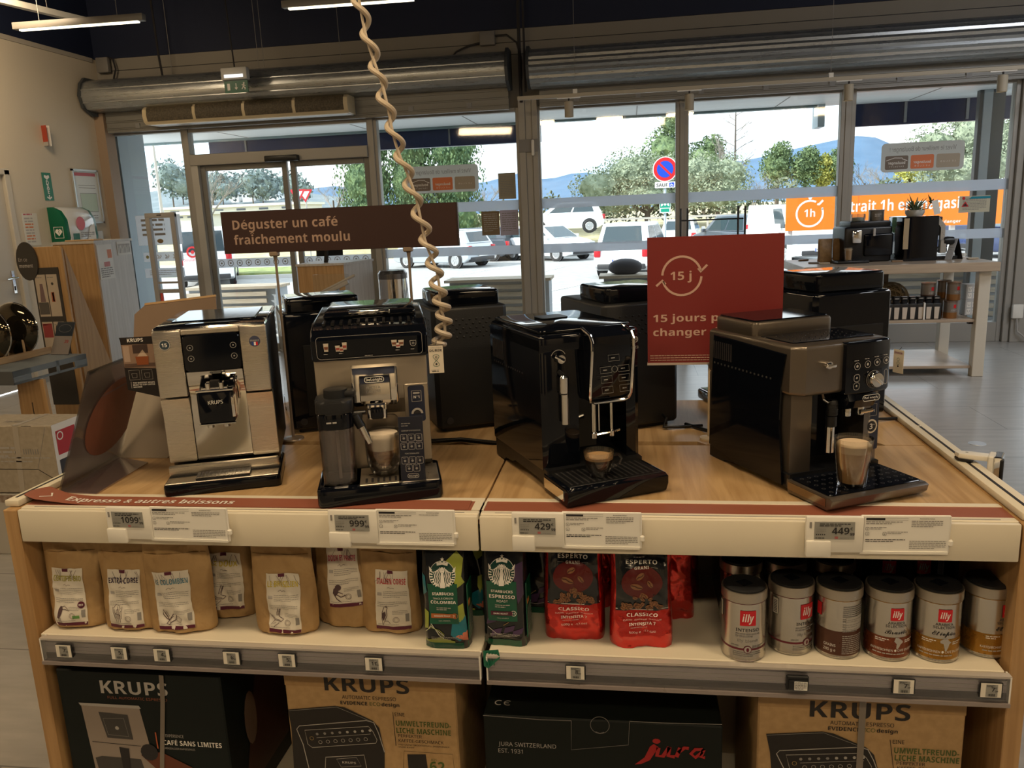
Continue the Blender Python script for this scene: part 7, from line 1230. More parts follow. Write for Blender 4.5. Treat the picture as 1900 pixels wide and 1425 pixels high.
for j, z1 in enumerate((zt-0.20, zt-0.55)):
    for i in range(2):
        x0 = 0.015+i*(w-0.07)/2; wc = (w-0.07)/2-0.008; hc = 0.31; b = B().prism(rect(0, wc, 0, hc), 0, 0.003, CARD, RX(PI/2)); F = FACE(0, -0.0038, 0)
        if (j, i) == (0, 0): b.poly([(wc*.25, hc*.35), (wc*.75, hc*.35), (wc*.65, hc*.78), (wc*.38, hc*.78)], mat('leaflet_mauve', (0.20, 0.13, 0.13), 0.5), F); b.poly(rect(wc*.03, wc*.97, hc*.05, hc*.34), mat('leaflet_grey', (0.10, 0.09, 0.08), 0.5), F)
        elif (j, i) == (0, 1): b.poly(rect(wc*.25, wc*.55, hc*.35, hc*.58), mat('leaflet_red', (0.42, 0.12, 0.06), 0.5), F); b.poly(rect(wc*.35, wc*.5, hc*.36, hc*.57), mat('leaflet_yellow', (0.55, 0.38, 0.12), 0.5), F); b.poly(circ(wc*.5, hc*.78, wc*.12, n=12), DK, F)
        elif (j, i) == (1, 0): b.poly(rect(wc*.06, wc*.94, hc*.62, hc*.96), mat('leaflet_crimson', (0.32, 0.05, 0.05), 0.5), F)
        else: b.poly(circ(wc*.3, hc*.72, wc*.16, hc*.2, n=14), DK, F); b.lines(wc*.5, wc*.9, hc*.8, 2, hc*.08, hc*.03, mat('leaflet_red', (0.42, 0.12, 0.06), 0.5), F, seed=3)
        b.lines(wc*.1, wc*.9, hc*.92, 1, 1, hc*.02, GREYINK, F, seed=n_); o = b.obj('leaflet'); o.location = (tl.x+x0, LY-0.0305, z1-hc); n_ += 1
        tag(o, ['leaflet with a mauve bottle picture, top left in the oak stand', 'leaflet with a red and yellow box picture, top right in the oak stand', 'leaflet with a crimson panel, lower left in the oak stand', 'leaflet with a dark oval picture, lower right in the oak stand'][j*2+i], 'leaflet', 'leaflets in the oak stand')
# --- side table with glossy pans
ZTb = 0.66; c0 = atZ(22, 690, ZTb); c1 = atZ(158, 656, ZTb); ang = math.atan2(c1.y-c0.y, c1.x-c0.x); LL = math.hypot(c1.x-c0.x, c1.y-c0.y)
t = thing('side_table', 'grey metal tray table on an oak trestle leg at the left edge', 'table', (c0.x, c0.y, 0), ang)
b = B(); b.box(-0.0, LL, 0.0, 0.62, ZTb-0.012, ZTb, GREYP, 0.003, 1)
for x0, x1 in ((0, 0.22*LL), (0.56*LL, 0.60*LL), (0.82*LL, LL)): b.box(x0, x1, -0.006, 0.0, ZTb-0.085, ZTb, GREYP)
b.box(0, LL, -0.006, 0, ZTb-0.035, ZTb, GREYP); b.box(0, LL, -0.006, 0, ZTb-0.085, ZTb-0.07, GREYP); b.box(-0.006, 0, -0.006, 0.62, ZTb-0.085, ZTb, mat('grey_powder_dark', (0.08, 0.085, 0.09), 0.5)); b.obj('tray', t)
ob = B(); Fl = T(LL*0.33, 0.16, 0) @ RZ(-ang) @ RX(PI/2); k = 0.19
ob.prism([(-0.02, 0.0), (0.03, 0.0), (0.055, 0.05), (0.095, 0.07), (0.135, 0.05), (0.16, 0.0), (0.215, 0.0), (0.19, ZTb-0.09), (0.0, ZTb-0.09)], 0, 0.025, OAKV, Fl, 0.002, 1); ob.obj('leg', t)
b = B(); b.box(0.085, 0.09, 0.30, 0.42, -0.001, 0.027, INK, M=Fl); b.obj('slot', t)
dk = T(c0.x, c0.y, 0) @ RZ(ang)
t = thing('plate_rack', 'low oak rack holding the glossy dark lids on the grey tray table', 'rack', tuple(dk @ Vector((0.17, 0.29, ZTb))), ang)
b = B(); b.box(-0.15, 0.50, 0, 0.03, 0, 0.045, OAKX, 0.003, 1); b.box(-0.15, 0.50, 0.17, 0.20, 0, 0.045, OAKX, 0.003, 1); b.obj('rail', t)
for x in (0.0, 0.14, 0.28): B().tube([(x, 0.02, 0.045), (x, 0.02, 0.13)], 0.008, OAKX, 8).obj('peg', t)
LIDM = mat('glossy_bronze', (0.10, 0.085, 0.06), 0.06, 0.9, noise_amt=0.03)
for i, (u, lb) in enumerate(((0.27, 'large glossy dark domed lid cut by the left edge of the photo'), (0.50, 'large glossy dark domed lid, the right one of the rack'))):
    t = thing('pan_lid', lb, 'pan lid', tuple(dk @ Vector((u, 0.40, ZTb+0.014))), ang, 'glossy lids on the oak rack')
    Mr = T(0, 0, 0.182) @ RY(-PI/2) @ Matrix.Scale(1.1, 4)
    b = B(); b.lathe([(0.0, 0.062), (0.05, 0.060), (0.105, 0.050), (0.145, 0.028), (0.160, 0.004), (0.163, 0.0), (0.160, -0.006), (0.12, -0.004), (0.0, -0.004)][::-1], LIDM, 40, Mr); b.obj('dome', t)
    B().lathe([(0.1625, -0.003), (0.166, 0.0), (0.1625, 0.004)], CHROME, 40, Mr).obj('rim', t)
t = thing('card_holder', 'small slanted acrylic holder with a dark price card on the grey tray table', 'card holder', tuple(dk @ Vector((0.585, 0.16, ZTb))), ang-PI/2-0.1)
b = B(); Mh = T(-0.08, 0, 0) @ RX(PI/2-0.45); b.prism(rect(0, 0.16, 0.0, 0.24), 0, 0.002, ACRYL, Mh); b.prism(rect(0, 0.16, 0, 0.003), -0.06, 0.0, ACRYL, Mh); b.obj('acrylic', t)
b = B(); b.prism(rect(0.004, 0.156, 0.004, 0.236), 0.0025, 0.0032, mat('card_taupe', (0.25, 0.22, 0.21), 0.4), Mh); b.poly(rect(0.004, 0.156, 0.135, 0.236), mat('card_blue_black', (0.02, 0.03, 0.045), 0.3), Mh @ T(0, 0, 0.0036)); b.stroke(circ(0.08, 0.19, 0.055, 0.028, n=18), 0.002, GREYINK, Mh @ T(0, 0, 0.004), closed=True); b.text('39', 0.022, mat('card_red', (0.3, 0.03, 0.03), 0.5), Mh @ T(0, 0, 0.0036), 0.10, 0.085, 'L', 0.03); b.lines(0.02, 0.085, 0.10, 3, 0.016, 0.005, GREYINK, Mh @ T(0, 0, 0.0036), seed=2); b.obj('card', t)
# --- cartons at lower left
CGR = mat2('carton_grey_kraft', (0.36, 0.31, 0.23), (0.42, 0.36, 0.28), (1, 1, 1), 0.7, 40, 3)
yb = 3.2; r = atY(113, 905, yb); zb = 0.31; zt2 = atY(95, 790, yb).z
t = thing('carton', 'grey brown carton with a red and black printed side, lower left', 'carton', (r.x, yb, zb), 0); wB = 0.42; hB = zt2-zb
b = B(); b.prism([(-wB, 0), (0.0, 0), (0.0, 0.22), (-wB, 0.22)], 0, hB, CGR, r=0.004, seg=1); b.obj('carton_body', t)
b = B(); F = FACE(0, -0.001, 0); b.stroke([(-0.20, 0.0), (-0.18, hB)], 0.028, mat('tape_clear', (0.45, 0.40, 0.33), 0.2, coat=0.3), F); b.poly(rect(-0.15, -0.10, hB-0.003, hB), INK, F)
for i in range(7): b.poly(rect(-0.16+i*0.012, -0.155+i*0.012, hB*0.58, hB*0.66), GREYINK, F)
b.lines(-0.33, -0.2, hB*0.66, 3, 0.02, 0.01, LGREY, F, seed=5); b.stroke([(-0.36, hB*0.5), (-0.33, hB*0.36), (-0.10, hB*0.36), (-0.01, 0.06)], 0.003, INK, F); b.stroke([(-0.10, hB*0.36), (-0.03, hB*0.98)], 0.002, GREYINK, F); b.lines(-0.32, -0.03, hB*0.52, 2, 0.018, 0.006, LGREY, F, seed=7)
b.text('Tefal', 0.03, GREYINK, T(-0.30, 0.06, hB+0.001), 0, 0, 'L', 0.0); b.poly(rect(-0.20, -0.17, 0.0, 0.22), mat('tape_clear', (0.45, 0.40, 0.33), 0.2, coat=0.3), T(0, 0, hB+0.0012)); b.obj('printing', t)
b = B(); Ms = T(0.001, 0, 0) @ RZ(PI/2) @ RX(PI/2); b.poly(rect(0.0, 0.22, 0.01, hB), LWHITE, Ms); Ms2 = T(0.002, 0, 0) @ RZ(PI/2) @ RX(PI/2); b.poly(rect(0.02, 0.15, hB*0.55, hB*0.9), mat('side_red', (0.45, 0.03, 0.04), 0.4), Ms2); b.poly(rect(0.02, 0.17, hB*0.05, hB*0.48), mat('side_black', (0.03, 0.03, 0.035), 0.4), Ms2); b.text('Tefal', 0.035, RED, Ms2 @ T(0.20, hB*0.93, 0) @ RZ(-PI/2), 0, 0, 'L', 0.0); b.stroke(circ(0.045, hB*0.82, 0.018, n=12), 0.006, LWHITE, T(0.003, 0, 0) @ RZ(PI/2) @ RX(PI/2), closed=True)
for i in range(2): b.poly(rect(0.06+i*0.05, 0.09+i*0.05, hB*0.1, hB*0.42), GREYINK, T(0.003, 0, 0) @ RZ(PI/2) @ RX(PI/2))
b.obj('printed_side', t)
t = thing('carton', 'white carton on the floor under the grey brown carton, lower left', 'carton', (r.x-0.03, yb, 0), 0); b = B(); b.box(-0.5, 0, 0.0, 0.3, 0.0, 0.305, mat('carton_white', (0.48, 0.45, 0.40), 0.6), 0.004, 1); b.obj('carton_body', t); b = B(); b.poly(rect(-0.5, -0.01, 0.262, 0.298), mat2('carton_tape_print', (0.16, 0.09, 0.05), (0.42, 0.36, 0.30), (1, 1, 1), 0.6, 40, 3), FACE(0, -0.001, 0)); b.obj('printing', t)
# --- anti-theft gate
p = atY(272, 397, 8.0); t = thing('security_gate', 'grey antitheft gate frame standing inside the leftmost window', 'security gate', (p.x, 8.0, 0), 0); GR = mat('gate_grey', (0.32, 0.31, 0.30), 0.4)
for x in (0.0, 0.28): B().prism(rrect(x, x+0.055, 0.0, 1.63, 0.01), 0, 0.05, GR, RX(PI/2), 0.006, 1).obj('upright', t)
b = B(); b.box(0, 0.335, -0.05, 0, 1.58, 1.635, GR, 0.008, 2); b.obj('crossbar', t); B().box(0.03, 0.30, -0.04, -0.01, 0.80, 0.84, GR).obj('crossbar', t); B().box(0.03, 0.30, -0.04, -0.01, 0.90, 0.92, GR).obj('crossbar', t); b = B(); b.box(0.14, 0.19, -0.052, -0.049, 1.605, 1.615, INK); b.obj('indicator', t)
B().box(-0.05, 0.40, -0.12, 0.06, 0, 0.06, GR, 0.01).obj('base', t)
B().box(0.058, 0.085, -0.035, -0.02, 0.55, 0.80, mat('gate_red', (0.6, 0.08, 0.07), 0.4)).obj('red_panel', t)
# --- low cabinet behind the brown sign, with its acrylic reading stand
p = atY(637, 488, 7.0); wL = p.x-atY(551, 492, 7.0).x
t = thing('low_cabinet', 'low cabinet with an oak end and pale side below the brown sign', 'cabinet', (p.x, 7.0, 0), 0)
B().box(-wL, 0, 0, 0.02, 0, 1.09, OAKV).obj('oak_end', t); b = B(); b.prism([(0, 0), (0.107, 0.50), (0.087, 0.51), (-0.02, 0.021)], 0, 1.09, cg); b.obj('pale_side', t); b = B(); b.prism([(-wL-0.01, -0.01), (0.01, -0.01), (0.115, 0.52), (-wL-0.01, 0.52)], 1.09, 1.11, cg); b.obj('cabinet_top', t)
t = thing('display_stand', 'dark tilted tablet stand on top of the low cabinet', 'tablet stand', (p.x-0.22, 7.15, 1.11), 0.3); b = B(); b.tube([(0, 0, 0), (0.02, 0, 0.12)], 0.02, BLACK, 8); b.box(-0.12, 0.12, -0.008, 0.008, 0.0, 0.20, BLACK, 0.004, 1, T(0.04, 0, 0.06) @ RX(-0.5)); b.obj('stand', t)
p1 = atY(612, 535, 5.6); t = thing('reading_stand', 'clear acrylic slanted reading stand in front of the low cabinet', 'reading stand', (p1.x, 5.6, 0), 0)
b = B(); b.box(-0.20, 0.20, -0.01, 0.01, 0, 0.02, mat('stand_grey', (0.35, 0.33, 0.30), 0.4), 0.01, 2, T(0.02, 0, p1.z-0.0) @ RY(-0.42)); b.box(-0.26, 0.12, -0.018, 0.018, -0.018, 0.012, mat('stand_grey', (0.35, 0.33, 0.30), 0.4), 0.006, 2, T(0.04, -0.02, p1.z) @ RY(-0.42)); b.obj('sloped_rest', t)
b = B(); b.box(-0.13, 0.14, 0.02, 0.024, p1.z-0.17, p1.z+0.10, ACRYL); b.obj('acrylic_pocket', t); b = B(); b.box(-0.03, 0.05, 0.03, 0.06, 0.02, p1.z, mat('stand_lilac', (0.50, 0.48, 0.52), 0.4)); b.obj('post', t); B().box(-0.2, 0.2, -0.12, 0.18, 0, 0.02, mat('stand_grey', (0.35, 0.33, 0.30), 0.4)).obj('foot', t)
# --- curved mirrored bin by the door
p = atY(728, 505, 7.6); t = thing('waste_bin', 'mirror finish round bin standing between the low cabinet and the sign post', 'bin', (p.x, 7.6, 0), 0); b = B(); b.lathe([(0.0, 0), (0.14, 0), (0.14, 0.93), (0.135, p.z)], mat('bin_mirror', (0.70, 0.69, 0.68), 0.06, 1.0, noise_amt=0.02), 32); b.obj('bin_body', t); B().lathe([(0.142, p.z-0.06), (0.142, p.z-0.01), (0.12, p.z+0.02), (0.0, p.z+0.025)], mat('bin_lid', (0.20, 0.19, 0.19), 0.25, 0.8), 32).obj('bin_lid', t)
# --- black handrails behind the red sign
BT = mat('rail_black', (0.015, 0.015, 0.017), 0.35); t = thing('queue_rail', 'black metal rail with two hoops in front of the first window mullion', 'barrier', (atY(1263, 400, 8.1).x, 8.1, 0), 0)
L2 = atY(1380, 380, 8.1).x-atY(1263, 385, 8.1).x
for x in (0.0, L2-0.05): B().tube([(x, 0, 0), (x, 0, 1.46), (x+0.065, 0, 1.46), (x+0.065, 0, 0)], 0.010, BT, 8).obj('hoop', t)
B().tube([(0, 0, 1.345), (L2, 0, 1.345)], 0.007, BT, 8).obj('crossbar', t)

# ================================================================== TASTING TABLE BY THE RIGHT WINDOW
TX0, TX1, TY0, TY1, TZ = 1.43, 2.935, 6.96, 7.90, 0.95
TOPM = mat2('table_top', (0.40, 0.31, 0.23), (0.48, 0.38, 0.28), (1, 12, 12), 0.35, 3, 5, distort=0.3); LEG = mat('table_cream', (0.60, 0.55, 0.46), 0.5)
t = thing('tasting_table', 'cream legged wooden table with two low shelves by the right window', 'table', (TX0, TY0, 0), 0); L, Dp = TX1-TX0, TY1-TY0
B().box(0, L, 0, Dp, TZ-0.075, TZ, TOPM, 0.004, 1).obj('table_top', t)
for x, y in ((L-0.125, 0.07), (L-0.13, Dp-0.12), (0.05, Dp-0.12), (0.05, 0.07)): B().box(x, x+0.09, y, y+0.08, 0, TZ-0.075, LEG, 0.004, 1).obj('leg', t)
B().box(0.1, L-0.125, 0.09, 0.70, 0.455, 0.48, TOPM, 0.003, 1).obj('shelf', t); B().box(0.1, L-0.125, 0.10, Dp-0.05, 0.065, 0.09, TOPM, 0.003, 1).obj('shelf', t)
B().box(L-0.16, L-0.12, 0.12, 0.16, 0.435, 0.456, INK).obj('bracket', t)
def onT(px, py, z=TZ): return atZ(px, py, z)
# two machines on the table
p = atZ(1585, 487, TZ); t = thing('coffee_machine', 'black coffee machine with a latte glass below its spout, left on the tasting table', 'coffee machine', (1.80, 7.30, TZ+0.001), 0.10)
b = B(); b.box(0.03, 0.43, 0.02, 0.34, 0.0, 0.30, BLACK, 0.02, 3); b.box(0.19, 0.43, -0.005, 0.03, 0.05, 0.24, GLOSSB, 0.015, 3); b.obj('body', t); b = B(); b.box(-0.06, 0.20, -0.10, 0.10, 0.0, 0.022, BLACK, 0.006, 2); b.obj('drip_tray', t); B().box(0.08, 0.155, -0.03, 0.04, 0.165, 0.275, CHROME, 0.01, 2).obj('coffee_spout', t)
b = B(); b.box(0.08, 0.42, 0.04, 0.32, 0.295, 0.345, BLACK, 0.012, 2); b.obj('top', t)
b = B(); b.box(0.255, 0.275, -0.012, -0.004, 0.22, 0.285, LGREY, 0.003, 1); b.obj('side_badge', t)
glass((1.845, 7.255, TZ+0.0235), [(0, 0), (0.028, 0), (0.036, 0.11)], [(0, 0.006), (0.027, 0.007), (0.0345, 0.11)], [([(0, 0.0072), (0.0266, 0.0078), (0.0325, 0.085), (0, 0.085)], LATTE), ([(0, 0.0852), (0.0326, 0.0852), (0.0338, 0.100), (0, 0.100)], FOAM)], 'glass of latte under the spout of the left machine on the tasting table')
t = thing('metal_tin', 'round grey tin standing on top of the left machine on the tasting table', 'tin', (2.115, 7.47, TZ+0.3465)); B().lathe([(0, 0), (0.062, 0), (0.062, 0.075), (0.064, 0.077), (0.064, 0.09), (0, 0.09)], mat('tin_dark_grey', (0.16, 0.15, 0.14), 0.3, 0.7), 24).obj('tin_body', t); b = B(); b.lines(-0.03, 0.03, 0.05, 2, 0.015, 0.006, LGREY, FACE(0, -0.063, 0), seed=1); b.obj('tin_print', t)
t = thing('glass_bowl', 'clear round glass container on top of the left machine, beside the grey tin', 'bowl', (1.96, 7.45, TZ+0.3465)); B().shell([(0.055, 0), (0.062, 0.03), (0.060, 0.06)], sheet('bowl_glass', (0.80, 0.86, 0.86), 0.4), 20).obj('bowl', t); B().lathe([(0, 0.001), (0.05, 0.001), (0.05, 0.03), (0, 0.035)], mat('bowl_content', (0.45, 0.45, 0.43), 0.5), 16).obj('contents', t)
t = thing('coffee_machine', 'black espresso machine with a chrome edge under the plant, right on the tasting table', 'coffee machine', (2.285, 7.28, TZ+0.001), 0.08)
b = B(); b.side([(0.0, 0.0), (0.36, 0.0), (0.36, 0.37), (0.0, 0.37)], 0.01, 0.29, GLOSSB, 0.012, 2); b.box(0.29, 0.36, 0.10, 0.34, 0.20, 0.36, BLACK, 0.008, 2); b.box(0.29, 0.48, 0.05, 0.34, 0.0, 0.03, BLACK, 0.004, 1); b.obj('body', t); B().box(0.0, 0.045, -0.006, 0.0, 0.10, 0.36, CHROME, 0.003, 1).obj('chrome_edge', t)
b = B(); b.prism([(0.24, 0.365), (0.285, 0.365), (0.345, 0.29), (0.345, 0.15), (0.31, 0.15), (0.31, 0.27)], -0.02, 0.01, mat('machine_silver', (0.5, 0.5, 0.5), 0.3, 0.9), FACE(0, 0.02, 0)); b.box(0.31, 0.36, 0.0, 0.05, 0.06, 0.17, mat('machine_silver', (0.5, 0.5, 0.5), 0.3, 0.9), 0.004, 1); b.obj('front_panel', t); B().lathe([(0.03, -0.03), (0.035, 0.0), (0.03, 0.05), (0, 0.05)], BLACK, 14, T(0.37, 0.02, 0.16) @ RY(PI/2)).obj('group_head', t)
# plant on top
t = thing('potted_plant', 'spiky green and white striped plant on top of the right machine by the window', 'plant', (2.42, 7.45, TZ+0.372)); B().lathe([(0, 0), (0.06, 0), (0.075, 0.02), (0.078, 0.05), (0.07, 0.05), (0, 0.045)], mat('pot_white', (0.62, 0.62, 0.60), 0.4), 20).obj('pot', t)
rr = random.Random(5); LF = mat('leaf_green', (0.07, 0.14, 0.055), 0.45); LV = mat('leaf_cream', (0.42, 0.45, 0.26), 0.5); lf = B()
for i in range(70):
    a = rr.uniform(0, 2*PI); ln = rr.uniform(0.10, 0.20); el = rr.uniform(0.5, 1.35); dr = rr.uniform(0.2, 0.9); base = Vector((0.03*math.cos(a)*rr.random(), 0.03*math.sin(a)*rr.random(), 0.045)); pts = []
    if i > 60: base = Vector((0.12, -0.02, 0.10)); ln *= 0.6
    for k in range(5): s_ = k/4; pts.append(base+Vector((math.cos(a)*math.cos(el)*ln*s_*1.25, math.sin(a)*math.cos(el)*ln*s_*1.25, math.sin(el)*ln*s_-dr*ln*s_*s_*0.6)))
    sd3 = Vector((-math.sin(a), math.cos(a), 0)); w3 = [0.004, 0.0075, 0.0075, 0.005, 0.0005]
    for m, f0, f1 in ((LF, -1, -0.35), (LV, -0.35, 0.35), (LF, 0.35, 1)): lf.add([tuple(p_+sd3*w3[k]*f0) for k, p_ in enumerate(pts)]+[tuple(p_+sd3*w3[k]*f1) for k, p_ in enumerate(pts)], [(k, k+1, 6+k, 5+k) for k in range(4)], m)
lf.tube([(0.02, 0, 0.045), (0.10, -0.01, 0.06), (0.12, -0.02, 0.11)], 0.004, LF, 5); lf.obj('leaves', t)
b = B(); b.box(0, 0.05, -0.001, 0.001, 0, 0.12, PAPER, M=RY(-0.25)); o = b.obj('plant_tag'); o.location = (2.555, 7.38, TZ+0.375); tag(o, 'white slip of paper standing against the plant on the right machine', 'paper slip')
for i, (x, lb) in enumerate(((1.70, 'small brown coffee sachet, left of the pair on the tasting table'), (1.825, 'small brown coffee sachet, right of the pair beside the left machine'))):
    t = thing('coffee_sachet', lb, 'coffee bag', (x, 7.46, TZ), 0.05, 'brown sachets on the tasting table'); b, f, wx = pouch(0.125, 0.205, 0.06, 40+i, mat2('sachet_brown', (0.20, 0.115, 0.04), (0.28, 0.165, 0.065), (1, 1, 1), 0.5, 30, 4, bump=0.3), 'block', 10, 12, 0.006); b.obj('sachet', t); l = B(); l.poly([(-0.062, -0.002, 0.150), (0.058, -0.004, 0.150), (0.058, -0.004, 0.154), (-0.062, -0.002, 0.154)], mat('kraft_crease', (0.27, 0.16, 0.065), 0.7)); l.obj('fold', t)
t = thing('card_stand', 'slanted grey card stand right of the espresso machine on the tasting table', 'card stand', (2.66, 7.30, TZ), -0.9); b = B(); b.prism(rect(-0.03, 0.03, 0, 0.19), 0, 0.004, mat('stand_face', (0.42, 0.44, 0.47), 0.3), RX(PI/2-0.4)); b.prism(rect(-0.03, 0.03, 0, 0.19), 0, 0.004, BLACK, T(0, 0.16, 0) @ RX(PI/2+0.4)); b.lines(-0.02, 0.02, 0.15, 4, 0.02, 0.006, GREYINK, RX(PI/2-0.4) @ T(0, 0, 0.0046), seed=2); b.obj('card', t)
t = thing('card_stack', 'loose fanned stack of cards near the front edge of the tasting table', 'cards', tuple(onT(1762, 478)), 0.2); b = B()
for k in range(6): b.box(-0.09, 0.09, -0.06, 0.06, k*0.006+0.001, k*0.006+0.005, PAPER if k % 2 else mat('card_beige', (0.5, 0.45, 0.36), 0.5), M=RZ(0.15*k-0.3) @ T(0.01*k, 0, 0))
b.obj('cards', t)
for i, (px, py, rz, lb) in enumerate(((1490, 484, 0.2, 'flat biscuit packet nearest the left front corner of the tasting table'), (1510, 489, -0.3, 'flat biscuit packet second from the left on the tasting table'), (1529, 490, 0.1, 'flat biscuit packet third from the left, below the sachets'), (1664, 486, 0.0, 'flat dark packet below the left machine on the tasting table'), (1683, 484, 0.3, 'flat pale packet below the espresso machine on the tasting table'), (1804, 481, 0.2, 'flat packet nearest the right end of the tasting table'))):
    p = onT(px, py); b = B(); b.plan([(-0.045, -0.02), (-0.01, -0.028), (0.045, -0.018), (0.04, 0.02), (0, 0.028), (-0.04, 0.02)], 0.0, 0.014, [mat('packet_brown', (0.28, 0.19, 0.12), 0.4), mat('packet_grey', (0.20, 0.18, 0.17), 0.4), mat('packet_beige', (0.45, 0.38, 0.28), 0.4)][i % 3], 0.004, 1); o = b.obj('biscuit_packet'); o.location = (p.x, max(p.y, TY0+0.05), TZ+0.0005); o.rotation_euler = (0, 0, rz); tag(o, lb, 'packet', 'small packets on the tasting table')
# on the shelf below
SZ = 0.4805; first = None
for i in range(8):
    p = atZ(1612+i*15.0, 585, SZ); lb = 'black bottle with cream label under the tasting table, %s in the row' % ['leftmost', 'second from left', 'third from left', 'fourth from left', 'fourth from right', 'third from right', 'second from right', 'rightmost'][i]
    if first is None:
        first = t = thing('bottle', lb, 'bottle', (p.x, 7.12, SZ), 0, 'black bottles in a row under the tasting table'); b = B(); b.plan(rrect(-0.038, 0.038, -0.038, 0.038, 0.012), 0, 0.135, BLACK, 0.006, 2); b.plan(rrect(-0.024, 0.024, -0.024, 0.024, 0.01), 0.13, 0.165, GLOSSB, 0.004, 1); b.obj('bottle_body', t); B().plan(rrect(-0.028, 0.028, -0.028, 0.028, 0.008), 0.163, 0.192, BLACK, 0.004, 1).box(-0.016, 0.016, -0.0295, -0.027, 0.172, 0.182, GREYINK).obj('cap', t); B().prism([(-0.018, 0.006), (0.014, 0.006), (0.020, 0.105), (-0.020, 0.105)], 0, 0.001, mat('bottle_label', (0.58, 0.50, 0.42), 0.5), FACE(0, -0.0383, 0)).obj('bottle_label', t)
    else: dup(first, (p.x, 7.12, SZ), 0, lb)
t = thing('wicker_ball', 'woven wicker ball lamp in front of the dark carton under the table', 'wicker ball', (atY(1653, 545, 7.5).x, 7.5, SZ)); b = B(); rr = random.Random(3); WK = mat('wicker', (0.30, 0.24, 0.15), 0.7)
for i in range(42): Mq = T(0, 0, 0.13) @ Matrix.Rotation(rr.uniform(0, 6), 4, Vector((rr.uniform(-1, 1), rr.uniform(-1, 1), rr.uniform(-1, 1))).normalized()); b.tube([(0.148*math.cos(2*PI*k/18)*0.99, 0.148*math.sin(2*PI*k/18)*0.99, 0.012*math.sin(4*PI*k/18)) for k in range(18)], 0.0028, WK, 4, Mq, True)
b.obj('woven_shell', t); B().ball((0, 0, 0.13), 0.125, mat('wicker_core', (0.14, 0.11, 0.07), 0.8), sub=3).obj('inner_shade', t)
t = thing('carton', 'dark brown carton standing behind the wicker ball under the tasting table', 'carton', (1.78, 7.60, SZ)); B().box(-0.05, 0.52, 0.06, 0.10, 0.0, 0.37, mat('carton_dark', (0.17, 0.135, 0.105), 0.6)).obj('carton_body', t)
for i, (px, z, m, lb) in enumerate(((1716, 0, 'b', 'dark tin at the bottom of the left stack under the table'), (1719, 1, 'b', 'dark tin at the top of the left stack under the table'), (1762, 0, 'g', 'amber tin at the bottom of the right stack under the table'), (1766, 1, 'g', 'amber tin at the top of the right stack under the table'), (1745, 0, 'g', 'tin at the bottom of the stack half hidden behind the amber tins'), (1748, 1, 'g', 'tin at the top of the stack half hidden behind the amber tins'))):
    p = atZ(px, 583, SZ); yy = 7.16 if i < 4 else 7.34; hh = 0.15; t = thing('coffee_tin', lb, 'coffee tin', (p.x*yy/p.y, yy, SZ+z*hh), 0, 'stacked tins under the tasting table')
    b = B(); b.lathe([(0, 0), (0.055, 0), (0.055, 0.05)], mat('stack_amber', (0.30, 0.14, 0.05), 0.3, 0.5) if m == 'g' else mat('stack_dark', (0.09, 0.05, 0.04), 0.3, 0.5), 22); b.shell([(0.055, 0.05), (0.055, 0.132)], mat('stack_grey', (0.26, 0.23, 0.21), 0.3, 0.6), 22); b.obj('tin_body', t); B().lathe([(0.056, 0.132), (0.056, 0.147), (0, 0.1485)], mat('stack_lid', (0.22, 0.16, 0.13), 0.3, 0.6), 22).obj('lid', t)
    l = B(); cy_ = lambda x, y_, z=0: (0.0556*math.sin(x/0.055+0.35), -0.0556*math.cos(x/0.055+0.35), y_); l.poly(rect(-0.012, 0.012, 0.085, 0.115), RED, None, cy_); l.lines(-0.03, 0.02, 0.07, 2, 0.008, 0.004, LGREY, None, cy_, i); l.obj('tin_print', t)
for i in range(4):
    z = i % 2; x = i//2; p = atZ(1806-x*22, 580, SZ); yy = 7.28+x*0.02; t = thing('cup_box', '%s pale cup box of the %s stack at the right end of the shelf' % (['lower', 'upper'][z], ['right', 'left'][x]), 'box', (p.x*yy/p.y-0.07, yy, SZ+z*0.131), 0, 'pale cup boxes under the tasting table'); b = B(); b.box(0, 0.10 if x == 0 else 0.05, 0, 0.12, 0, 0.13, mat('cupbox_white', (0.50, 0.50, 0.50), 0.5), 0.002, 1); b.obj('box_body', t); l = B()
    if x == 0:
        for u in (0.03, 0.072):
            for v in (0.035, 0.09): l.poly(rect(u-0.016, u+0.016, v-0.022, v+0.022), LWHITE, FACE(0, -0.0006, 0)); l.stroke([(u-0.009, v+0.010), (u-0.006, v-0.008), (u+0.006, v-0.008), (u+0.009, v+0.010)], 0.003, GREYINK, FACE(0, -0.0012, 0))
    else: l.poly(rect(0.015, 0.032, 0.05, 0.085), INK, FACE(0, -0.0008, 0))
    l.obj('box_print', t)
b = B(); b.box(0, 0.012, -0.001, 0.16, 0, 0.14, LWHITE); o = b.obj('price_card'); o.location = (2.415, 7.07, SZ); tag(o, 'narrow white card between the bottles and the stacked tins', 'card')
t = thing('carton', 'brown carton with vertical lettering on the lowest shelf of the tasting table', 'carton', (1.75, 7.15, 0.0905)); B().box(0, 0.38, 0, 0.4, 0, 0.355, mat('carton_mid', (0.22, 0.165, 0.12), 0.6), 0.004, 1).obj('carton_body', t); b = B(); b.text('KRUPS', 0.045, PBLK, FACE(0.30, -0.001, 0.28) @ RZ(-PI/2), 0, 0, 'L', 0.02, width=0.18); b.poly(rect(0.10, 0.25, 0.25, 0.33), PBLK, FACE(0, -0.001, 0)); b.obj('printing', t)
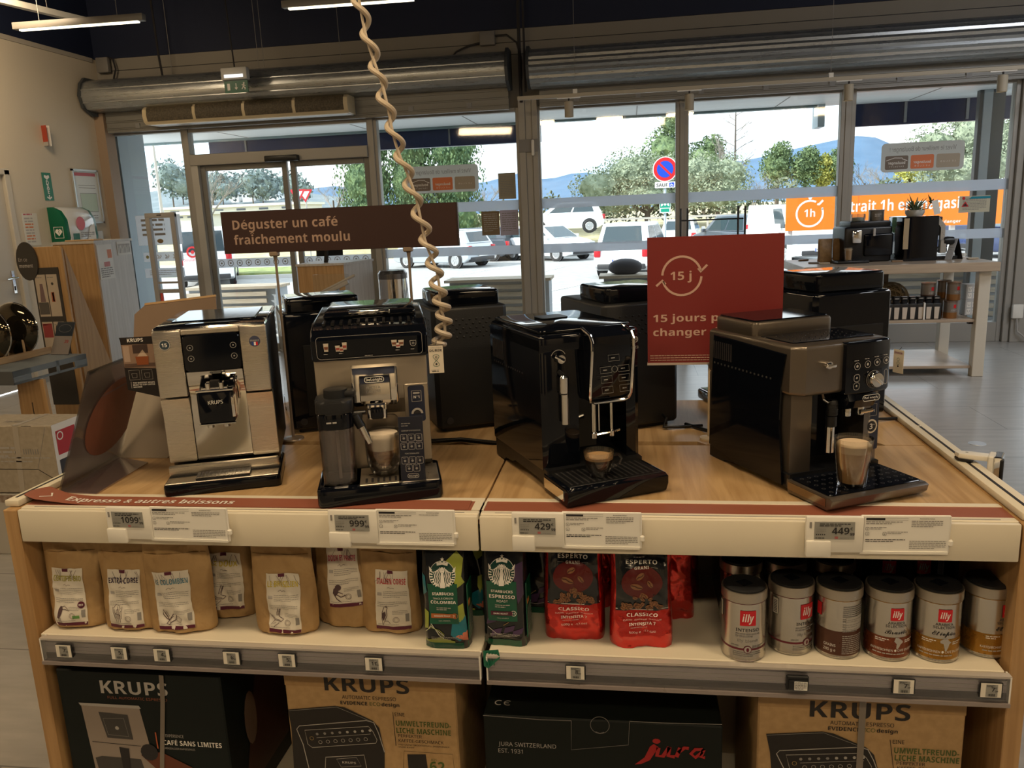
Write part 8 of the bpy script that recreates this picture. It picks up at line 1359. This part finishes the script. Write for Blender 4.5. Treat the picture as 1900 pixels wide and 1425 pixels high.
b = B(); b.box(0, 0.24, 0, 0.14, 0, 0.05, mat('box_pink_white', (0.5, 0.42, 0.40), 0.5), 0.003, 1); o = b.obj('small_box'); o.location = (1.86, 7.06, 0.4465-0.0005) if False else (1.70, 7.17, 0.446); tag(o, 'small pinkish box lying on the brown carton below the bottles', 'box')
# ================================================================== CAR PARK OUTSIDE
TYRE = mat('tyre', (0.02, 0.02, 0.02), 0.7); CGL = mat('car_glass', (0.035, 0.055, 0.065), 0.05, spec=0.8, noise_amt=0.01); TRIMB = mat('car_trim', (0.03, 0.03, 0.033), 0.5); LENSW = mat('head_lens', (0.60, 0.63, 0.66), 0.15); LENSR = mat('tail_lens', (0.45, 0.012, 0.02), 0.2); RIM = mat('wheel_rim', (0.55, 0.56, 0.57), 0.3, 0.7)
def car(cx, cy, head, label, paint, L=4.0, Wd=1.70, H=1.48, van=False, plate=None, z=GZ, cat='car', marks=None):
    t = thing('van' if van else 'car', label, cat, (cx, cy, z), head); h, w = L/2, Wd/2
    if van: prof = [(-h, .32), (-h, 1.0), (-h+.04, 1.1), (h-.75, 1.1), (h-.2, .92), (h, .75), (h, .28), (h-.3, .22), (-h+.3, .22)]; bt, tp = (-h+.02, h-.70), (-h+.10, h-1.35)
    else: prof = [(-h+.03, .35), (-h, .55), (-h+.06, .82), (-h+.16, .96), (h-1.15, .96), (h-.35, .82), (h-.05, .66), (h, .5), (h-.03, .28), (h-.3, .2), (-h+.3, .2)]; bt, tp = (-h+.10, h-.95), (-h+.42, h-1.75)
    zb = 1.08 if van else .94; Mx_ = Matrix(((1, 0, 0, 0), (0, 0, -1, 0), (0, 1, 0, 0), (0, 0, 0, 1)))
    b = B(); b.prism(prof, -w, w, paint, Mx_, 0.07, 3); b.obj('body', t)
    q = [(x, s*(w-.06), zb) for x in bt for s in (-1, 1)]+[(x, s*(w-(.12 if van else .20)), H) for x in tp for s in (-1, 1)]
    bm = bmesh.new(); vs = [bm.verts.new(v) for v in q]
    for f in ((0, 1, 3, 2), (4, 6, 7, 5), (0, 2, 6, 4), (1, 5, 7, 3), (0, 4, 5, 1), (2, 3, 7, 6)): bm.faces.new([vs[i] for i in f])
    bmesh.ops.recalc_face_normals(bm, faces=list(bm.faces)); bmesh.ops.bevel(bm, geom=list(bm.edges), offset=0.06, segments=3, profile=0.5, affect='EDGES'); B().bm(bm, paint).obj('cabin', t)
    def pane(name, i4, u0, u1, v0, v1):
        P = [Vector(q[i]) for i in i4]; at = lambda u, v: (P[0]*(1-u)+P[1]*u)*(1-v)+(P[3]*(1-u)+P[2]*u)*v; n = (P[1]-P[0]).cross(P[3]-P[0]).normalized()
        if n.dot(P[0]-Vector(((bt[0]+bt[1])/2, 0, 1.2))) < 0: n = -n
        sl = B(); pts = [at(u0, v0), at(u1, v0), at(u1, v1), at(u0, v1)]; slab(sl, [x-n*0.02 for x in pts], 0.026, CGL, n); sl.obj(name, t)
    pane('rear_window', (0, 1, 5, 4), .10, .90, .12, .86); pane('windscreen', (2, 3, 7, 6), .06, .94, .06, .92)
    for side in ((0, 2, 6, 4), (1, 3, 7, 5)):
        if van: pane('side_window', side, .72, .95, .10, .85)
        else: pane('side_window', side, .13, .50, .10, .84); pane('side_window', side, .53, .90, .10, .84)
    for x in (-h+.72, h-.78):
        for s in (-1, 1):
            Mw = T(x, s*(w-.10), .31) @ RX(-s*PI/2); wb = B(); wb.lathe([(0.0, -.1), (.27, -.1), (.31, -.06), (.31, .10), (.27, .125), (.21, .12), (0.0, .09)], TYRE, 22, Mw); wh = wb.obj('wheel', t); r = B(); r.lathe([(.205, .118), (.19, .13), (.17, .118), (0.07, .11), (.05, .128), (0.0, .13)], RIM, 18, Mw)
            for k in range(6): r.box(.06, .185, -.022, .022, .118, .130, RIM, M=Mw @ RZ(k*PI/3))
            r.obj('rim', wh); B().lathe([(.30, .095), (.36, .099), (.36, .104), (.30, .104)], TRIMB, 22, T(x, s*(w-.10), .33) @ RX(-s*PI/2)).obj('wheel_arch', t)
    for s in (-1, 1):
        B().box(h-.30, h-.03, s*(w-.28)-.17, s*(w-.28)+.17, .62, .76, LENSW, 0.04, 2).obj('headlight', t); B().box(-h-.012, -h+.25, s*(w-.12)-.10, s*(w-.12)+.10, .62 if not van else .75, .86 if not van else 1.25, LENSR, 0.03, 2).obj('tail_light', t); B().box(h-1.32, h-1.18, s*(w+.10)-.09, s*(w+.10)+.09, .93 if not van else 1.12, 1.06 if not van else 1.32, paint, 0.03, 2).obj('mirror', t)
    B().box(-h-.03, -h+.15, -w+.12, w-.12, .26, .42, TRIMB, 0.03, 2).box(h-.12, h+.03, -w+.2, w-.2, .28, .44, TRIMB, 0.03, 2).obj('bumper', t)
    for s, r in ((-1, -PI/2), (1, PI/2)):
        pl = B(); M = T(s*(h+.034), 0, .50 if s < 0 else .46) @ RZ(r) @ RX(PI/2); pl.prism(rect(-.26, .26, -.055, .055), -0.02, 0.0, LWHITE, M)
        if plate: pl.poly(rect(-.26, -.22, -.055, .055), mat('plate_blue', (0.02, 0.08, 0.4), 0.5), M @ T(0, 0, .003)); pl.poly(rect(.22, .26, -.055, .055), mat('plate_blue', (0.02, 0.08, 0.4), 0.5), M @ T(0, 0, .003)); pl.text(plate, 0.07, INK, M @ T(0, 0, .003), 0, -.036, 'C', 0.02, width=.40)
        pl.obj('number_plate', t)
    if marks: marks(t, h, w, H)
    return t
CW = mat('car_white', (0.78, 0.80, 0.82), 0.25, coat=0.6); CS = mat('car_silver', (0.50, 0.55, 0.60), 0.25, 0.4, coat=0.6); CD = mat('car_dark', (0.06, 0.075, 0.095), 0.25, coat=0.7); CBL = mat('car_blue', (0.03, 0.05, 0.13), 0.25, coat=0.7)
car(0.23, 26.6, math.radians(76), 'white small SUV seen from behind, left of the red sign', CW, 3.95, 1.72, 1.62, plate='FD-127-VM')
car(-3.45, 35.0, math.radians(-38), 'white car with its nose towards us, beside the column', CW, 4.1, 1.72, 1.44)
p = atY(1048, 432, 41); car(p.x, 41, PI, 'white hatchback seen from the side on the upper bank', CW, 4.0, 1.7, 1.48, z=p.z)
car(-7.5, 32.5, math.radians(152), 'silver white estate car right of the brown sign', CS, 4.1, 1.70, 1.45)
car(-6.9, 36.2, math.radians(160), 'dark car half hidden by the column, behind the silver estate', CD, 4.3, 1.75, 1.46)
car(atY(1266, 430, 38.5).x, 38.6, math.radians(80), 'small white car behind the road sign pole', CW, 3.6, 1.62, 1.45)
car(atY(1365, 430, 35).x, 35, math.radians(118), 'dark grey car above the right edge of the red sign', CD, 4.3, 1.76, 1.60)
def logo_red(t, h, w, H):
    b = B(); M = T(-h-.01, 0, 0) @ RZ(-PI/2) @ RX(PI/2); b.stroke(circ(-.35, 1.20, .16, n=20), .06, RED, M @ T(0, 0, .06), closed=True); b.poly(circ(-.35, 1.20, .06, n=12), RED, M @ T(0, 0, .06)); b.text('boulanger', .11, RED, M @ T(0, 0, .06), -.35, .90, 'C', 0.01, width=.62); b.obj('van_logo', t)
car(-15.1, 27.7, math.radians(115), 'white delivery van with a red round logo, seen through the left glass', CW, 4.4, 1.80, 2.0, True, '', cat='van', marks=logo_red)
car(5.75, 30.2, math.radians(-76), 'white van facing us below the orange banner', CW, 4.5, 1.8, 1.95, True, 'FC-454-NK', cat='van')
car(10.9, 32.6, math.radians(200), 'dark blue pickup partly hidden below the right end of the orange banner', CBL, 4.6, 1.8, 1.6)
car(13.2, 29.0, math.radians(190), 'dark blue car at the far right behind the grey post', CBL, 4.2, 1.75, 1.5)
# orange banner
YB = 14.0; a, c_ = atY(1457, 429, YB), atY(1866, 345, YB); z0 = a.z; z1 = atY(1457, 363, YB).z
t = thing('banner', 'large orange pick up banner with white lettering and a stopwatch, behind the tasting table', 'banner', (a.x, YB, 0), 0); w = c_.x-a.x; OR = mat('banner_orange', (0.92, 0.20, 0.015), 0.5)
b = B(); b.box(0, w, -0.02, 0.02, z0, z1, OR); F = FACE(0, -0.022, 0); k = (z1-z0)
b.text('Retrait 1h en magasin', k*0.30, LWHITE, F, w*0.235, z0+k*0.47, 'L', 0.035, width=w*0.60); cx, cy, r = w*0.112, z0+k*0.47, k*0.36
b.stroke(arc(cx, cy, r, 0.35, 0.35-2*PI+0.75, 26), k*0.055, LWHITE, F); b.stroke([(cx+r*0.55, cy+r*0.72), (cx+r*0.68, cy+r*0.68), (cx+r*0.98, cy+r*1.0)], k*0.06, LWHITE, F); b.poly(circ(cx+r*0.95, cy+r*0.36, k*0.03, n=10), LWHITE, F); b.poly(circ(cx, cy+r*1.22, k*0.05, n=10), LWHITE, F); b.text('1h', k*0.21, LWHITE, F, cx, cy-k*0.09, 'C', 0.035, width=k*0.30)
b.text('boulanger', k*0.075, LWHITE, F, w*0.70, z0+k*0.075, 'L', 0.03, width=w*0.11); b.stroke(circ(w*0.685, z0+k*0.10, k*0.035, n=14), k*0.018, LWHITE, F, closed=True); b.box(w*0.335, w*0.338, -0.023, -0.02, z0, z1, mat('banner_seam', (0.7, 0.17, 0.03), 0.5)); b.obj('banner_sheet', t)
for x in (0.05, w*0.77, w-0.3): B().box(x, x+0.07, 0.02, 0.09, 0, z1, LWHITE).obj('post', t)
# road signs
def post(px, py, Y): p = atY(px, py, Y); return p
p = atY(1234, 470, 20); k = 20; t = thing('road_sign', 'round blue and red no parking sign with a SAUF plate on a grey pole', 'road sign', (p.x, 20, GZ)); zc = atY(1234, 314, k).z-GZ; R_ = 0.29
B().tube([(0, 0.04, 0), (0, 0.04, zc+0.2)], 0.032, mat('pole_grey', (0.42, 0.48, 0.52), 0.4), 10).obj('pole', t)
b = B(); F = lambda d: FACE(0, -d, zc); b.prism(circ(0, 0, R_, n=32), 0, 0.02, LWHITE, FACE(0, 0, zc)); b.poly(circ(0, 0, R_*0.93, n=32), RED, F(0.022)); b.poly(circ(0, 0, R_*0.66, n=28), mat('sign_blue', (0.01, 0.06, 0.50), 0.4), F(0.026)); b.stroke([(-R_*.55, R_*.55), (R_*.55, -R_*.55)], R_*.17, RED, F(0.03)); b.obj('sign_disc', t)
b = B(); zp = atY(1234, 343, k).z-GZ; b.prism(rrect(-.24, .24, -.07, .07, .02), 0, .02, LWHITE, FACE(0, 0, zp)); b.text('SAUF', .075, INK, FACE(0, -.022, zp), -.2, -.04, 'L', 0.02, width=.26); b.poly(rect(.10, .21, -.05, .05), mat('sign_blue', (0.01, 0.06, 0.50), 0.4), FACE(0, -.022, zp)); b.stroke([(.14, .04), (.145, 0), (.175, 0), (.19, -.03)], .012, LWHITE, FACE(0, -.025, zp)); b.stroke(arc(.15, -.012, .025, 2.2, 5.6, 8), .01, LWHITE, FACE(0, -.025, zp)); b.obj('sub_plate', t)
b = B(); zp = atY(1236, 383, k).z-GZ; b.prism(rect(-.13, .13, -.15, .15), 0, .02, LWHITE, FACE(0, 0, zp)); b.poly(rect(-.12, .12, -.03, .14), mat('assembly_green', (0.0, 0.27, 0.17), 0.5), FACE(0, -.022, zp)); b.poly(rect(-.10, .10, -.13, -.05), mat('assembly_green', (0.0, 0.27, 0.17), 0.5), FACE(0, -.022, zp)); b.poly(circ(0, .05, .03, n=8), LWHITE, FACE(0, -.025, zp))
for sx in (-1, 1): b.poly([(sx*.10, .0), (sx*.06, .02), (sx*.04, .06), (sx*.09, .07)][::sx], LWHITE, FACE(0, -.025, zp))
b.obj('green_plate', t)
for px, lb in ((553, 'left one of two red bordered triangular give way signs beyond the entrance'), (566, 'right one of two red bordered triangular give way signs beyond the entrance')):
    YS = 30 if px < 560 else 31; p = atY(px, 361, YS); t = thing('road_sign', lb, 'road sign', (p.x, YS, GZ), 0, 'give way signs'); z = p.z-GZ; b = B(); R_ = 0.32; b.prism([(-R_, R_*.6), (0, -R_*.95), (R_, R_*.6)], 0, .02, LENSR, FACE(0, 0, z)); b.poly([(-R_*.62, R_*.38), (0, -R_*.58), (R_*.62, R_*.38)], LWHITE, FACE(0, -.022, z)); b.obj('sign_plate', t); B().tube([(0, .04, 0), (0, .04, z+.2)], .03, LGREY, 8).obj('pole', t)
p = atY(300, 392, 60); t = thing('lamp_post', 'tall slim street lamp post seen through the leftmost glass', 'lamp post', (p.x, 60, 0.5)); B().tube([(0, 0, 0), (0, 0, 11)], [.14, .06], LGREY, 8).obj('pole', t); B().box(-.1, .9, -.1, .1, 10.95, 11.1, LGREY).obj('lamp_head', t)
# slatted benches
WD = mat2('bench_slats', (0.40, 0.33, 0.24), (0.52, 0.44, 0.34), (1, 10, 10), 0.6, 3, 4); BG = mat('bench_concrete', (0.40, 0.43, 0.46), 0.8)
for x0, x1, lb in ((-6.0, -4.72, 'slatted wooden bench outside the left glass and entrance door'), (-2.35, -1.02, 'slatted wooden bench outside, left of the column'), (-0.35, 0.75, 'slatted wooden bench outside behind the red sign'), (2.35, 4.75, 'slatted wooden bench outside behind the tasting table')):
    t = thing('bench', lb, 'bench', (x0, 10.3, 0.0), 0, 'slatted benches outside'); L = x1-x0
    b = B()
    for i in range(6): b.box(0, L-0.12, -0.03, 0.0, 0.05+i*0.095, 0.105+i*0.095, WD)
    b.obj('side_slats', t); b = B()
    for i in range(5): b.box(-0.03, L+0.03, -0.04+i*0.10, 0.04+i*0.10, 0.62, 0.655, WD)
    b.obj('seat', t); B().box(0.03, L, 0.01, 0.40, 0.0, 0.62, BG).obj('base_block', t)
b = B(); b.ball((0, 0, 0.09), 0.2, mat('bag_grey', (0.07, 0.065, 0.075), 0.7, bump=0.4, scale=30), sub=3, sc=(1.1, 0.6, 0.55)); o = b.obj('jacket'); o.location = (-0.05, 10.5, 0.655); tag(o, 'dark grey padded jacket heaped on the bench, left of the red sign', 'jacket')
# far buildings
def house(px0, px1, py0, py1, Y, m, label, wins, roofm=None, dp=8, lo=0):
    a, c_ = atY(px0, py1, Y), atY(px1, py0, Y); w, h = c_.x-a.x, c_.z-a.z; t = thing('building', label, 'building', (a.x, Y, a.z-2), 0); B().box(0, w, 0, dp, 0-lo, h+2, m).obj('walls', t); B().box(-.3, w+.3, -.3, dp+.3, h+2, h+2.3, roofm or m).obj('roof', t)
    for i in range(wins): B().box(w*(i+.3)/wins, w*(i+.7)/wins, -.05, .02, h*0.35+2, h*0.7+2, mat('far_window', (0.08, 0.10, 0.13), 0.3)).obj('window', t)
PALE = mat('far_wall_pale', (0.62, 0.62, 0.56), 0.8); WHT = mat('far_wall_white', (0.80, 0.81, 0.82), 0.8)
house(305, 552, 379, 400, 95, PALE, 'long low pale warehouse beyond the car park, left', 6, lo=3)
house(330, 372, 398, 408, 70, PALE, 'small pale building in front of the warehouse', 3, lo=3)
house(450, 469, 357, 371, 385, WHT, 'white house with three windows on the wooded slope', 3)
house(487, 515, 362, 371, 385, WHT, 'flat white house right of the three windowed house', 4)
house(425, 442, 361, 370, 385, WHT, 'small white house left of the three windowed house', 2)
for px, py, lb in ((1063, 332, 'white villa highest on the middle hill'), (1052, 340, 'white villa lowest on the middle hill, left'), (1082, 334, 'white villa on the right slope of the middle hill')): house(px, px+8, py-4, py, 1165, WHT, lb, 1, dp=5)
# trees
FO = lambda n, c1, c2: mat2(n, c1, c2, (1, 1, 1), 0.8, 2.2, 5, lo=0.35, hi=0.62)
F_OL = FO('olive_leaf', (0.15, 0.19, 0.12), (0.31, 0.36, 0.25)); F_CY = FO('cypress_leaf', (0.035, 0.085, 0.04), (0.13, 0.20, 0.08)); F_PI = FO('pine_leaf', (0.07, 0.12, 0.06), (0.17, 0.24, 0.10)); F_YE = FO('yellow_leaf', (0.30, 0.32, 0.06), (0.48, 0.47, 0.13)); F_BR = mat('twig', (0.24, 0.22, 0.20), 0.9); BARK = mat('bark', (0.10, 0.08, 0.065), 0.9); F_HB = FO('hedge_leaf', (0.07, 0.095, 0.06), (0.15, 0.17, 0.10))
TK = 1.27
def tree(px, py, Y, blobs, n, ls, m, label, name='tree', cat='tree', group='trees beyond the car park', seed=1, upright=0.0, trunk=0.12, core=0.62):
    """blobs: ellipsoids (x, z, rx, rz) about the foot"""
    Y *= TK; n = int(n*1.2); ls *= TK; trunk *= TK; blobs = [tuple(v*TK for v in b_) for b_ in blobs]; p = atY(px, py, Y); t = thing(name, label, cat, (p.x, Y, p.z), 0, group); rr = random.Random(seed); vs = []; fs = []; tot = sum(b_[2]*b_[3] for b_ in blobs)
    for (bx, bz, rx, rz) in blobs:
        k = max(6, int(n*rx*rz/tot)); by = rr.uniform(-.3, .3)*rx
        for _ in range(k):
            while True:
                d = Vector((rr.uniform(-1, 1), rr.uniform(-1, 1), rr.uniform(-1, 1)))
                if 0.35 < d.length < 1: break
            d = d*(0.55+0.45*d.length); c = Vector((bx+d.x*rx, by+d.y*rx*0.8, bz+d.z*rz)); s_ = ls*rr.uniform(.6, 1.4); u = Vector((rr.uniform(-1, 1), rr.uniform(-1, 1), rr.uniform(-1, 1)+upright)).normalized(); v = u.orthogonal().normalized(); v = (v*math.cos(rr.random()*6)+u.cross(v)*math.sin(rr.random()*6)).normalized(); o = len(vs)
            vs += [tuple(c-u*s_), tuple(c+v*s_*.5), tuple(c+u*s_), tuple(c-v*s_*.5)]; fs.append((o, o+1, o+2, o+3))
    fo = B().add(vs, fs, m)
    for (bx, bz, rx, rz) in blobs: fo.ball((bx, 0, bz), 1.0, m, sub=3, sc=(rx*core, rx*core*.8, rz*core))
    for i, v in enumerate(fo.v[len(vs):]): fo.v[len(vs)+i] = v+Vector((noise.noise(v*2.2), noise.noise(v*2.2+Vector((5, 0, 0))), noise.noise(v*2.2+Vector((0, 7, 0)))))*0.25
    fo.obj('foliage', t, 0); b = B(); top = max(b_[1] for b_ in blobs)
    b.tube([(0, 0, -2.0), (0.05, 0, top*.4), (0, 0, top*.8)], [trunk, trunk*.8, trunk*.4], BARK, 7)
    for (bx, bz, rx, rz) in blobs[:5]: b.tube([(0, 0, top*.3), (bx*.6, 0, bz*.75), (bx, 0, bz)], [trunk*.5, trunk*.35, trunk*.12], BARK, 5)
    b.obj('trunk', t); return t
def bare(px, py, Y, H, label, seed, spread=0.5, narrow=False):
    Y *= TK; H *= TK; p = atY(px, py, Y); t = thing('bare_tree', label, 'tree', (p.x, Y, p.z), 0, 'leafless trees beyond the car park'); rr = random.Random(seed); b = B(); tr = B()
    def grow(bb, P, d, ln, r, lv):
        q_ = P+d*ln; bb.tube([tuple(P), tuple((P+q_)/2+Vector((rr.uniform(-.05, .05), 0, 0))*ln), tuple(q_)], [r, r*.8, r*.6], F_BR if lv else BARK, 3 if lv > 1 else 5)
        if lv < 5:
            for _ in range(3 if lv else 4): s_ = P+(q_-P)*rr.uniform(.45, 1); grow(b, s_, (d*(1.1 if narrow else .8)+Vector((rr.uniform(-1, 1), rr.uniform(-1, 1), rr.uniform(-.3, .7)))*spread).normalized(), ln*rr.uniform(.52, .75), r*.55, lv+1)
    grow(tr, Vector((0, 0, -1.3)), Vector((0, 0, 1)), H*.42, H*.018, 0)
    if narrow:
        tr.tube([(0, 0, 0), (0, 0, H)], [H*.015, H*.003], BARK, 5)
        for i in range(16): z = H*(.3+.65*i/16); grow(b, Vector((0, 0, z)), Vector((rr.choice((-1, 1))*rr.uniform(.4, 1), rr.uniform(-.5, .5), .5)).normalized(), H*.14*(1.15-i/18), H*.004, 3)
    tr.obj('trunk', t); b.obj('twigs', t)
for i, (px, w_, lb) in enumerate(((690, 1.5, 'tall dark cypress, left one seen behind the coiled cord'), (772, 1.35, 'tall dark cypress behind the club sticker, middle one'), (848, 1.45, 'tall dark cypress, right one beside the bare branches'))):
    w_ *= 1.0; tree(px, 450, 34, [(0, z*1.15, w_*(1.0 if z < 5 else .75), 1.5) for z in (.9, 2.2, 3.5, 4.8, 6.0)], 9000, .065, F_CY, lb, 'cypress', seed=10+i, upright=2.2, trunk=.2)
tree(1200, 426, 37, [(-2.0, 1.9, 1.5, 1.0), (-.7, 2.4, 1.5, 1.2), (.6, 2.2, 1.4, 1.2), (1.8, 1.9, 1.3, 1.0), (0, 1.5, 2.2, .7), (-1.4, 1.3, 1.3, .7), (1.5, 1.3, 1.2, .6)], 10000, .065, F_OL, 'round silver green olive tree behind the no parking sign', 'olive_tree', seed=20, trunk=.16)
tree(1330, 405, 37, [(-.8, 1.9, 1.2, 1.1), (.4, 1.8, 1.2, 1.0), (0, 1.0, 1.6, .8)], 3500, .065, F_OL, 'olive tree right of the first mullion', 'olive_tree', seed=21)
tree(1235, 372, 46, [(0, 2.6, 1.3, 1.4), (.3, 4.0, .8, .8), (-.7, 1.6, 1.2, 1.2), (.6, 1.4, 1.3, 1.2)], 4000, .09, F_PI, 'dark green conifer rising above the olive tree', seed=22); tree(1305, 378, 46, [(0, 2.2, 1.3, 1.2), (.5, 3.0, .7, .7), (-.6, 1.4, 1.2, 1.0)], 3200, .09, F_PI, 'dark green bushy tree right of the conifer', seed=23)
bare(1362, 405, 40, 5.6, 'tall slim leafless tree right of the first mullion', 3, .55, True); bare(1182, 400, 40, 3.9, 'leafless tree rising left behind the olive tree', 4); bare(1400, 395, 42, 3.3, 'leafless bush right of the tall slim tree', 5, .8)
for i, (px, w_, h_, m, lb) in enumerate(((1441, .95, 1.3, F_PI, 'rounded green tree below the big hill, first from the left'), (1492, .9, 1.15, F_PI, 'rounded dark green tree below the big hill, second from the left'), (1524, .6, .95, F_YE, 'small yellowish tree beside the second mullion'), (1556, .75, 1.25, F_PI, 'rounded green tree just left of the second mullion'))): tree(px, 348, 44, [(0, h_*.8, w_, h_*.85), (.2, h_*1.3, w_*.6, h_*.5)], 2600, .07, m, lb, seed=30+i)
bare(1605, 345, 44, 2.8, 'leafless tree right of the second mullion', 7, .8); bare(1640, 345, 43, 2.6, 'leafless tree behind the left edge of the right club sticker', 8, .8)
tree(1688, 345, 40, [(0, .7, .8, .7), (.3, 1.0, .5, .4)], 600, .09, F_YE, 'yellow flowering bush below the right club sticker', 'bush', 'bush', seed=36)
tree(1800, 370, 30, [(-1.2, 1.6, 1.2, 1.0), (.1, 2.1, 1.3, 1.2), (1.3, 1.8, 1.2, 1.1), (0, 1.0, 2.0, .9), (2.4, 1.4, 1.0, 1.0), (-.5, 2.8, .5, .5)], 8000, .06, F_OL, 'large olive tree at the right behind the grey post', 'olive_tree', seed=37, trunk=.18)
bare(620, 392, 36, 3.6, 'spreading leafless tree seen through the entrance door', 9, .75); bare(388, 408, 34, 3.9, 'leafless tree at the left of the entrance door', 10, .6); bare(908, 380, 40, 2.6, 'leafless tree right of the cypresses', 12, .8)
rr = random.Random(77)
for i in range(13):
    px = 322+i*18.5; lb = 'hazy tree on the distant wooded slope, '+['far left', 'second from the left', 'third from the left', 'fourth from the left', 'fifth from the left', 'sixth from the left', 'in the middle', 'sixth from the right', 'fifth from the right', 'fourth from the right', 'third from the right', 'second from the right', 'far right'][i]
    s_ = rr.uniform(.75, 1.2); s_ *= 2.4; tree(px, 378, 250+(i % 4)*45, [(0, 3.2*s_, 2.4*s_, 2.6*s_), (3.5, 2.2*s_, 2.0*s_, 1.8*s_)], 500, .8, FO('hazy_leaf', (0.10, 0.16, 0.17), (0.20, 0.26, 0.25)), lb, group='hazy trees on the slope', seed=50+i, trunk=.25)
h = B(); vs = []; fs = []; rr = random.Random(5)
for i in range(5200):
    x = rr.uniform(-11, 44); z = rr.uniform(0, 1)**.8; c = Vector((x, 49.0+rr.uniform(-.6, .6), .65+z*1.2*(1.15+.35*math.sin(x*.9)+.25*math.sin(x*2.3)))); u = Vector((rr.uniform(-1, 1), rr.uniform(-1, 1), rr.uniform(-1, 1))).normalized(); v = u.orthogonal().normalized(); s_ = rr.uniform(.08, .2); o = len(vs); vs += [tuple(c-u*s_), tuple(c+v*s_*.6), tuple(c+u*s_), tuple(c-v*s_*.6)]; fs.append((o, o+1, o+2, o+3))
tag(h.add(vs, fs, F_HB).obj('hedgerow', None, 0), 'continuous dark hedge behind the dry grass bank', 'hedge', kind='stuff')
t = thing('guard_rail', 'low white guard rail along the dry grass bank', 'guard rail', (-2, 43.6, .4)); B().box(0, 30, -.03, .03, .42, .52, LGREY).obj('rail', t)
for i in range(11): B().box(i*3, i*3+.1, 0, .08, -.2, .5, LGREY).obj('post', t)
